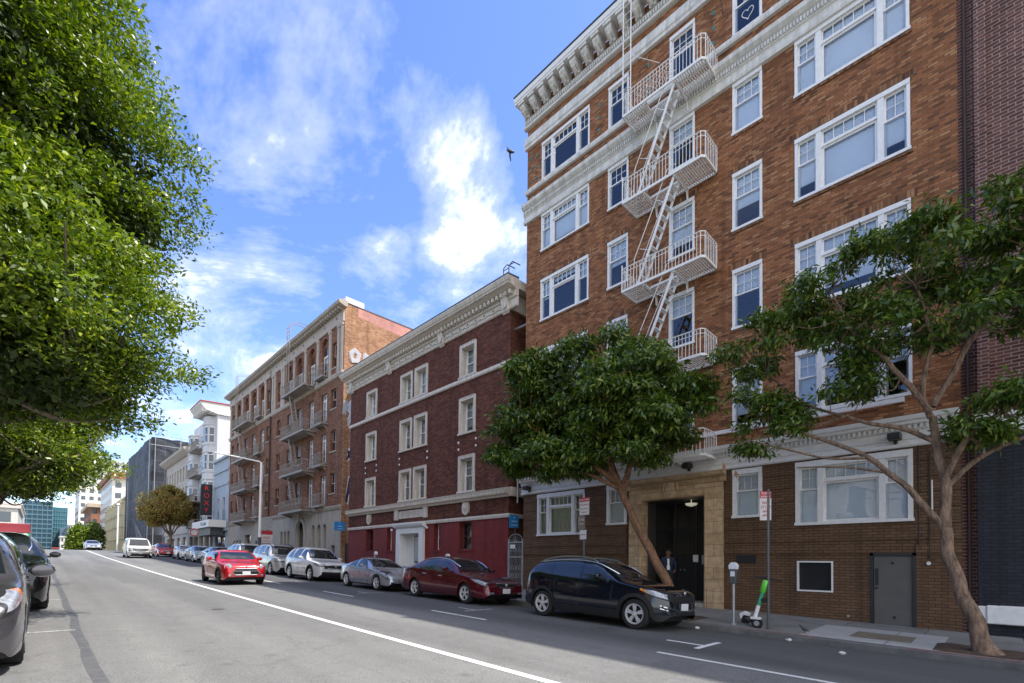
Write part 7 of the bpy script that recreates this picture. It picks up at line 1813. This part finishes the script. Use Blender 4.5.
# litter
lt = plain('white_litter', (.6, .6, .58), .8)
for k, (x, y, lab) in enumerate([(11.05, 3.05, 'crumpled white litter in the gutter below the scooter'), (11.1, 5.0, 'scrap of white litter in the gutter just ahead of the black crossover'), (9.9, 1.9, 'tiny scrap of white paper on the dark asphalt by the lane mark')]):
    b = MB(); r2 = random.Random(k); c = (x, y, surf(x, y)+.02)
    b.lathe([(.01, -.02), (.05, -.01), (.06, .01), (.03, .03)], c, 2, 7); b.v = [(vx+r2.uniform(-.015, .015), vy+r2.uniform(-.015, .015), vz+r2.uniform(-.008, .01)) for vx, vy, vz in b.v]
    tag(b.build('litter', lt), lab, 'litter')
# ================================================================ person in the doorway (skin modifier, one continuous body)
def person(T, base, face, scale=1.0, pants=(.02, .02, .025), jacket=(.02, .03, .06)):
    J = {'pelvis': (0, 0, .95), 'belly': (0, 0, 1.1), 'chest': (0, .01, 1.32), 'neck': (0, .0, 1.5), 'headb': (0, -.02, 1.57), 'head': (0, -.03, 1.66), 'htop': (0, -.01, 1.74),
         'hipL': (.1, 0, .92), 'kneeL': (.12, -.03, .5), 'ankL': (.12, .02, .09), 'toeL': (.13, -.14, .04), 'hipR': (-.1, 0, .92), 'kneeR': (-.12, -.02, .5), 'ankR': (-.13, .05, .09), 'toeR': (-.14, -.11, .04),
         'shL': (.19, .01, 1.42), 'elL': (.25, .03, 1.14), 'wrL': (.2, -.14, .98), 'haL': (.18, -.21, .97), 'shR': (-.19, .01, 1.42), 'elR': (-.25, .03, 1.14), 'wrR': (-.22, -.12, .95), 'haR': (-.21, -.18, .9)}
    Rd = {'pelvis': .155, 'belly': .145, 'chest': .165, 'neck': .06, 'headb': .075, 'head': .1, 'htop': .07, 'hip': .1, 'knee': .065, 'ank': .045, 'toe': .04, 'sh': .075, 'el': .052, 'wr': .036, 'ha': .04}
    E_ = [('pelvis', 'belly'), ('belly', 'chest'), ('chest', 'neck'), ('neck', 'headb'), ('headb', 'head'), ('head', 'htop')]
    for s in 'LR': E_ += [('pelvis', 'hip'+s), ('hip'+s, 'knee'+s), ('knee'+s, 'ank'+s), ('ank'+s, 'toe'+s), ('chest', 'sh'+s), ('sh'+s, 'el'+s), ('el'+s, 'wr'+s), ('wr'+s, 'ha'+s)]
    # fingers
    for s, sg in (('L', 1), ('R', -1)):
        h = Vector(J['ha'+s]); w0 = Vector(J['wr'+s]); d = (h-w0).normalized()
        for k in range(4):
            off = Vector((.012*(k-1.5)*sg, 0, .012*(k-1.5))); J[f'f{s}{k}a'] = tuple(h+off+d*.05); J[f'f{s}{k}b'] = tuple(h+off+d*(.085-.006*abs(k-1.5))+Vector((0, 0, -.015)))
            Rd[f'f{s}{k}a'] = .009; Rd[f'f{s}{k}b'] = .008; E_ += [('ha'+s, f'f{s}{k}a'), (f'f{s}{k}a', f'f{s}{k}b')]
        J[f't{s}'] = tuple(h+Vector((-.03*sg, 0, .025))+d*.02); Rd[f't{s}'] = .01; E_.append(('ha'+s, f't{s}'))
    names = list(J); me = bpy.data.meshes.new('body'); me.from_pydata([J[k] for k in names], [(names.index(a), names.index(b_)) for a, b_ in E_], [])
    o = bpy.data.objects.new('body', me); COL.objects.link(o); sk = o.modifiers.new('s', 'SKIN'); sk.use_smooth_shade = True; sb_ = o.modifiers.new('u', 'SUBSURF'); sb_.levels = sb_.render_levels = 2
    for i, k in enumerate(names):
        r = Rd.get(k) or Rd.get(k[:-1]); dd = me.skin_vertices[0].data[i]; dd.radius = (r, r*.75 if k in ('pelvis', 'belly', 'chest') else r); dd.use_root = (k == 'pelvis')
    dg = bpy.context.evaluated_depsgraph_get(); dg.update(); m2 = bpy.data.meshes.new_from_object(o.evaluated_get(dg)); bpy.data.objects.remove(o)
    rot = Matrix.Translation(base) @ Matrix.Rotation(face, 4, 'Z') @ Matrix.Scale(scale, 4)
    skin = plain('skin', (.22, .11, .07), .6, var=.1); pt_ = plain('dark_trousers', pants, .9); jk = plain('navy_jacket', jacket, .85)
    m2.materials.clear()
    for mm in (skin, jk, pt_, M['black']): m2.materials.append(mm)
    for p in m2.polygons:
        c = p.center
        hand = abs(c.x) > .14 and c.y < -.12 and c.z > .85
        p.material_index = 0 if (c.z > 1.49 or hand) else (3 if c.z < .1 else (2 if c.z < .93 and not abs(c.x) > .2 else 1))
    m2.transform(rot); m2.name = 'body'; bo = bpy.data.objects.new('body', m2); COL.objects.link(bo); setpar(bo, T)
    def add(nm, mb, mt, sm=True):
        mb.v = [tuple(rot @ Vector(v)) for v in mb.v]; return mb.build(nm, mt, T, smooth=sm)
    b = MB().lathe([(.085, -.03), (.108, .0), (.112, .05), (.09, .1), (.03, .125)], (0, .012, 1.66), 2, 16); add('hair', b, plain('dark_hair', (.015, .012, .01), .8))
    b = MB()
    for s in (-1, 1): b.lathe([(.004, -.004), (.011, 0), (.004, .006)], (s*.034, -.118, 1.665), 1, 8)
    add('eye', b, M['black']); b = MB().prism([(-.122, 1.66), (-.152, 1.625), (-.12, 1.615)], 0, -.012, .012); add('nose', b, skin)
    b = MB().tube([(-.025, -.112, 1.585), (0, -.12, 1.583), (.025, -.112, 1.585)], .006, 5); add('mouth', b, plain('lips', (.2, .06, .05), .6))
    b = MB()
    for s in (-1, 1): b.lathe([(.01, -.008), (.03, 0), (.01, .01)], (s*.105, 0, 1.645), 0, 10)
    add('ear', b, skin)
    b = MB().box(-.035, .035, -.15, -.135, 1.12, 1.44).box(-.05, .05, -.17, -.14, 1.05, 1.2); add('white_shirt_front', b, M['white'], False)
    return bo
ph = thing('person', 'person in a navy jacket with a white shirt front standing just inside the stone portal', 'person', (TX+.3, 7.92, walk(7.6)+.12))
person(ph, Vector((TX+.3, 7.92, walk(7.5)+.12)), R_(-60), .98)
# ================================================================ every countable piece becomes a part of its own
def split_parts(names, limit=100):
    for o in list(bpy.data.objects):
        if o.type != 'MESH' or o.name.split('.')[0] not in names or o.parent is None: continue
        me = o.data; nv = len(me.vertices); par = list(range(nv))
        def find(a):
            while par[a] != a: par[a] = par[par[a]]; a = par[a]
            return a
        for e in me.edges:
            a, b_ = find(e.vertices[0]), find(e.vertices[1])
            if a != b_: par[a] = b_
        comp = {}
        for v in me.vertices: comp.setdefault(find(v.index), []).append(v.index)
        bbs = []
        for k, vs in comp.items():
            P = [me.vertices[i].co for i in vs]
            bbs.append([set([k]), [min(p[i] for p in P)-.012 for i in range(3)], [max(p[i] for p in P)+.012 for i in range(3)]])
        if len(bbs) > 1500: continue
        merged = True
        while merged:
            merged = False; out_ = []
            for bb in bbs:
                for q in out_:
                    if all(bb[1][i] <= q[2][i] and q[1][i] <= bb[2][i] for i in range(3)):
                        q[0] |= bb[0]; q[1] = [min(q[1][i], bb[1][i]) for i in range(3)]; q[2] = [max(q[2][i], bb[2][i]) for i in range(3)]; merged = True; break
                else: out_.append(bb)
            bbs = out_
        if len(bbs) < 2: continue
        bbs.sort(key=lambda q: (Vector(q[1])-Vector((0, 0, 1.5))).length)
        gid = {}
        for gi, q in enumerate(bbs):
            for k in q[0]: gid[k] = min(gi, limit)
        faces = {}
        for p in me.polygons: faces.setdefault(gid[find(p.vertices[0])], []).append(p)
        base = o.name.split('.')[0]; first = True
        kids = [c for c in bpy.data.objects if c.parent == o]
        for gi in sorted(faces):
            mp_ = {}; V = []; F_l = []
            for p in faces[gi]:
                ids = []
                for i in p.vertices:
                    if i not in mp_: mp_[i] = len(V); V.append(me.vertices[i].co[:])
                    ids.append(mp_[i])
                F_l.append(ids)
            m2 = bpy.data.meshes.new(base); m2.from_pydata(V, [], F_l)
            for mm in me.materials: m2.materials.append(mm)
            m2.polygons.foreach_set('material_index', [p.material_index for p in faces[gi]]); m2.polygons.foreach_set('use_smooth', [p.use_smooth for p in faces[gi]]); m2.update()
            if first: o.data = m2; first = False
            else:
                n_ = bpy.data.objects.new(base, m2); COL.objects.link(n_); n_.parent = o.parent; n_.matrix_parent_inverse = o.matrix_parent_inverse.copy()
                if gi == limit: n_['kind'] = 'stuff'
split_parts({'lintel', 'diamond_tile', 'pilaster', 'medallion', 'rosette', 'stone_stud', 'shield_ornament', 'door_lamp', 'cornice_bracket', 'window_pane', 'window_frame', 'door_stud', 'dead_leaf', 'ground_floor_glazing', 'arch_head', 'arch_tympanum', 'arch_ring', 'arch_spandrel', 'scaffold_pole', 'door_seams', 'flank_belt', 'base_course', 'handle', 'eye', 'ear', 'leg', 'truck_wheel', 'shop_window', 'cornice_bay', 'belt_course', 'soldier_brick', 'lower_cladding'})
# ================================================================ light, sky, camera
SUN_EL = R_(61.2)
to_sun = Vector((8.0, -8.9, 0)).normalized()*math.cos(SUN_EL)+Vector((0, 0, math.sin(SUN_EL)))
sun = bpy.data.lights.new('sun', 'SUN'); sun.energy = 2.05; sun.angle = R_(.53); sun.color = (1, .945, .86)
so = bpy.data.objects.new('sun', sun); COL.objects.link(so); so.rotation_euler = (-to_sun).to_track_quat('-Z', 'Y').to_euler()
W = bpy.data.worlds.new('World'); S.world = W; W.use_nodes = True; nt = W.node_tree; nt.nodes.clear()
out = N(nt, 'ShaderNodeOutputWorld'); bg = N(nt, 'ShaderNodeBackground'); sky = N(nt, 'ShaderNodeTexSky'); sky.sky_type = 'NISHITA'; sky.sun_disc = False
sky.sun_elevation = SUN_EL; sky.sun_rotation = math.atan2(to_sun.x, to_sun.y); sky.air_density = 1.0; sky.dust_density = .4; sky.ozone_density = 2.0; sky.altitude = 50
bg.inputs['Strength'].default_value = .15
tc = N(nt, 'ShaderNodeTexCoord'); sp = N(nt, 'ShaderNodeSeparateXYZ'); nt.links.new(tc.outputs['Generated'], sp.inputs[0])
zz = N(nt, 'ShaderNodeMath', operation='MAXIMUM'); zz.inputs[1].default_value = .03; nt.links.new(sp.outputs[2], zz.inputs[0])
za = N(nt, 'ShaderNodeMath', operation='ADD'); za.inputs[1].default_value = .12; nt.links.new(zz.outputs[0], za.inputs[0])
dx = N(nt, 'ShaderNodeMath', operation='DIVIDE'); dy = N(nt, 'ShaderNodeMath', operation='DIVIDE')
nt.links.new(sp.outputs[0], dx.inputs[0]); nt.links.new(za.outputs[0], dx.inputs[1]); nt.links.new(sp.outputs[1], dy.inputs[0]); nt.links.new(za.outputs[0], dy.inputs[1])
cb = N(nt, 'ShaderNodeCombineXYZ'); nt.links.new(dx.outputs[0], cb.inputs[0]); nt.links.new(dy.outputs[0], cb.inputs[1])
mp = N(nt, 'ShaderNodeMapping'); mp.inputs['Location'].default_value = (3.1, 1.7, 0); mp.inputs['Rotation'].default_value = (0, 0, R_(20)); mp.inputs['Scale'].default_value = (1.0, .75, 1); nt.links.new(cb.outputs[0], mp.inputs[0])
n1 = N(nt, 'ShaderNodeTexNoise'); n1.inputs['Scale'].default_value = 1.5; n1.inputs['Detail'].default_value = 7; n1.inputs['Roughness'].default_value = .7; n1.inputs['Distortion'].default_value = .5; nt.links.new(mp.outputs[0], n1.inputs['Vector'])
n2 = N(nt, 'ShaderNodeTexNoise'); n2.inputs['Scale'].default_value = 5.5; n2.inputs['Detail'].default_value = 6; n2.inputs['Roughness'].default_value = .6; nt.links.new(mp.outputs[0], n2.inputs['Vector'])
# cloud banks in given directions of the sky: (direction, angular radius, weight)
acc = None
def bank(u, v, rad, wt):
    global acc
    d = campix(u, v)
    vd = N(nt, 'ShaderNodeVectorMath', operation='DOT_PRODUCT'); vd.inputs[1].default_value = tuple(d)
    nz = N(nt, 'ShaderNodeVectorMath', operation='NORMALIZE'); nt.links.new(tc.outputs['Generated'], nz.inputs[0]); nt.links.new(nz.outputs[0], vd.inputs[0])
    mr = N(nt, 'ShaderNodeMapRange'); mr.interpolation_type = 'SMOOTHSTEP'; mr.inputs[1].default_value = math.cos(R_(rad)); mr.inputs[2].default_value = 1.0; mr.inputs[3].default_value = 0; mr.inputs[4].default_value = wt
    nt.links.new(vd.outputs['Value'], mr.inputs[0])
    if acc is None: acc = mr.outputs[0]
    else: a = N(nt, 'ShaderNodeMath', operation='ADD'); nt.links.new(acc, a.inputs[0]); nt.links.new(mr.outputs[0], a.inputs[1]); acc = a.outputs[0]
# camera basis (level, small pitch and roll)
f_px = 480.; yaw = R_(44.6); pitch = R_(1.37); roll = R_(.66)
F0 = Vector((math.sin(yaw), math.cos(yaw), 0)); R0 = Vector((math.cos(yaw), -math.sin(yaw), 0)); Z0 = Vector((0, 0, 1))
F = F0*math.cos(pitch)+Z0*math.sin(pitch); U0 = Z0*math.cos(pitch)-F0*math.sin(pitch)
Rr = R0*math.cos(roll)+U0*math.sin(roll); Uu = U0*math.cos(roll)-R0*math.sin(roll)
def campix(u, v): return (F+Rr*((u-512)/f_px)-Uu*((v-550.5)/f_px)).normalized()
for a in [(450, 130, 6, .1), (475, 200, 8, .17), (490, 260, 8, .16), (420, 300, 9, .15), (295, 50, 8, .02), (330, 90, 5, .04), (260, 310, 10, .12), (170, 360, 13, .13), (180, 30, 6, .06), (290, 160, 6, .07)]: bank(*a)
def fill_bank(d, rad, wt):
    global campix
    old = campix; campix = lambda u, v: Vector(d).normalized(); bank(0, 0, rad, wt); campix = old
fill_bank((-.5, -.85, .3), 55, .6); fill_bank((.2, -.9, .5), 45, .4); fill_bank((-.1, -.45, .9), 48, .6)  # unseen clouds added behind the camera and overhead to lift facade fill
ad = N(nt, 'ShaderNodeMath', operation='MULTIPLY_ADD'); ad.inputs[1].default_value = .4; nt.links.new(n2.outputs[0], ad.inputs[0])
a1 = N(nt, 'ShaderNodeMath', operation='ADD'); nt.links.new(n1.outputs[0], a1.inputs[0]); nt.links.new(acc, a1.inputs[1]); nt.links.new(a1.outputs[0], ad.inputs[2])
rc = ramp(nt, [(.75, (0, 0, 0)), (.88, (.2, .2, .2)), (1.14, (.78, .78, .78))]); nt.links.new(ad.outputs[0], rc.inputs[0])
hs = N(nt, 'ShaderNodeHueSaturation'); hs.inputs['Saturation'].default_value = 1.16; hs.inputs['Hue'].default_value = .514; hs.inputs['Value'].default_value = .66; nt.links.new(sky.outputs[0], hs.inputs['Color'])
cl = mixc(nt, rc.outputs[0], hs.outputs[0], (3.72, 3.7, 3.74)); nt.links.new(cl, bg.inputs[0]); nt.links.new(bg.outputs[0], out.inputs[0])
cam = bpy.data.cameras.new('camera'); co = bpy.data.objects.new('camera', cam); COL.objects.link(co); S.camera = co
cam.sensor_width = 36; cam.lens = 36*f_px/1024; cam.shift_x = 0; cam.shift_y = (550.5-341.5)/1024; cam.clip_start = .05; cam.clip_end = 8000
co.matrix_world = Matrix(((Rr.x, Uu.x, -F.x, 0), (Rr.y, Uu.y, -F.y, 0), (Rr.z, Uu.z, -F.z, 1.55), (0, 0, 0, 1)))
S.view_settings.view_transform = 'Standard'; S.view_settings.look = 'None'; S.view_settings.gamma = 1; S.view_settings.exposure = 1.78
S.render.engine = 'CYCLES'; S.render.resolution_x = 1024; S.render.resolution_y = 683
S.cycles.max_bounces = 5; S.cycles.diffuse_bounces = 2; S.cycles.glossy_bounces = 3; S.cycles.transparent_max_bounces = 12
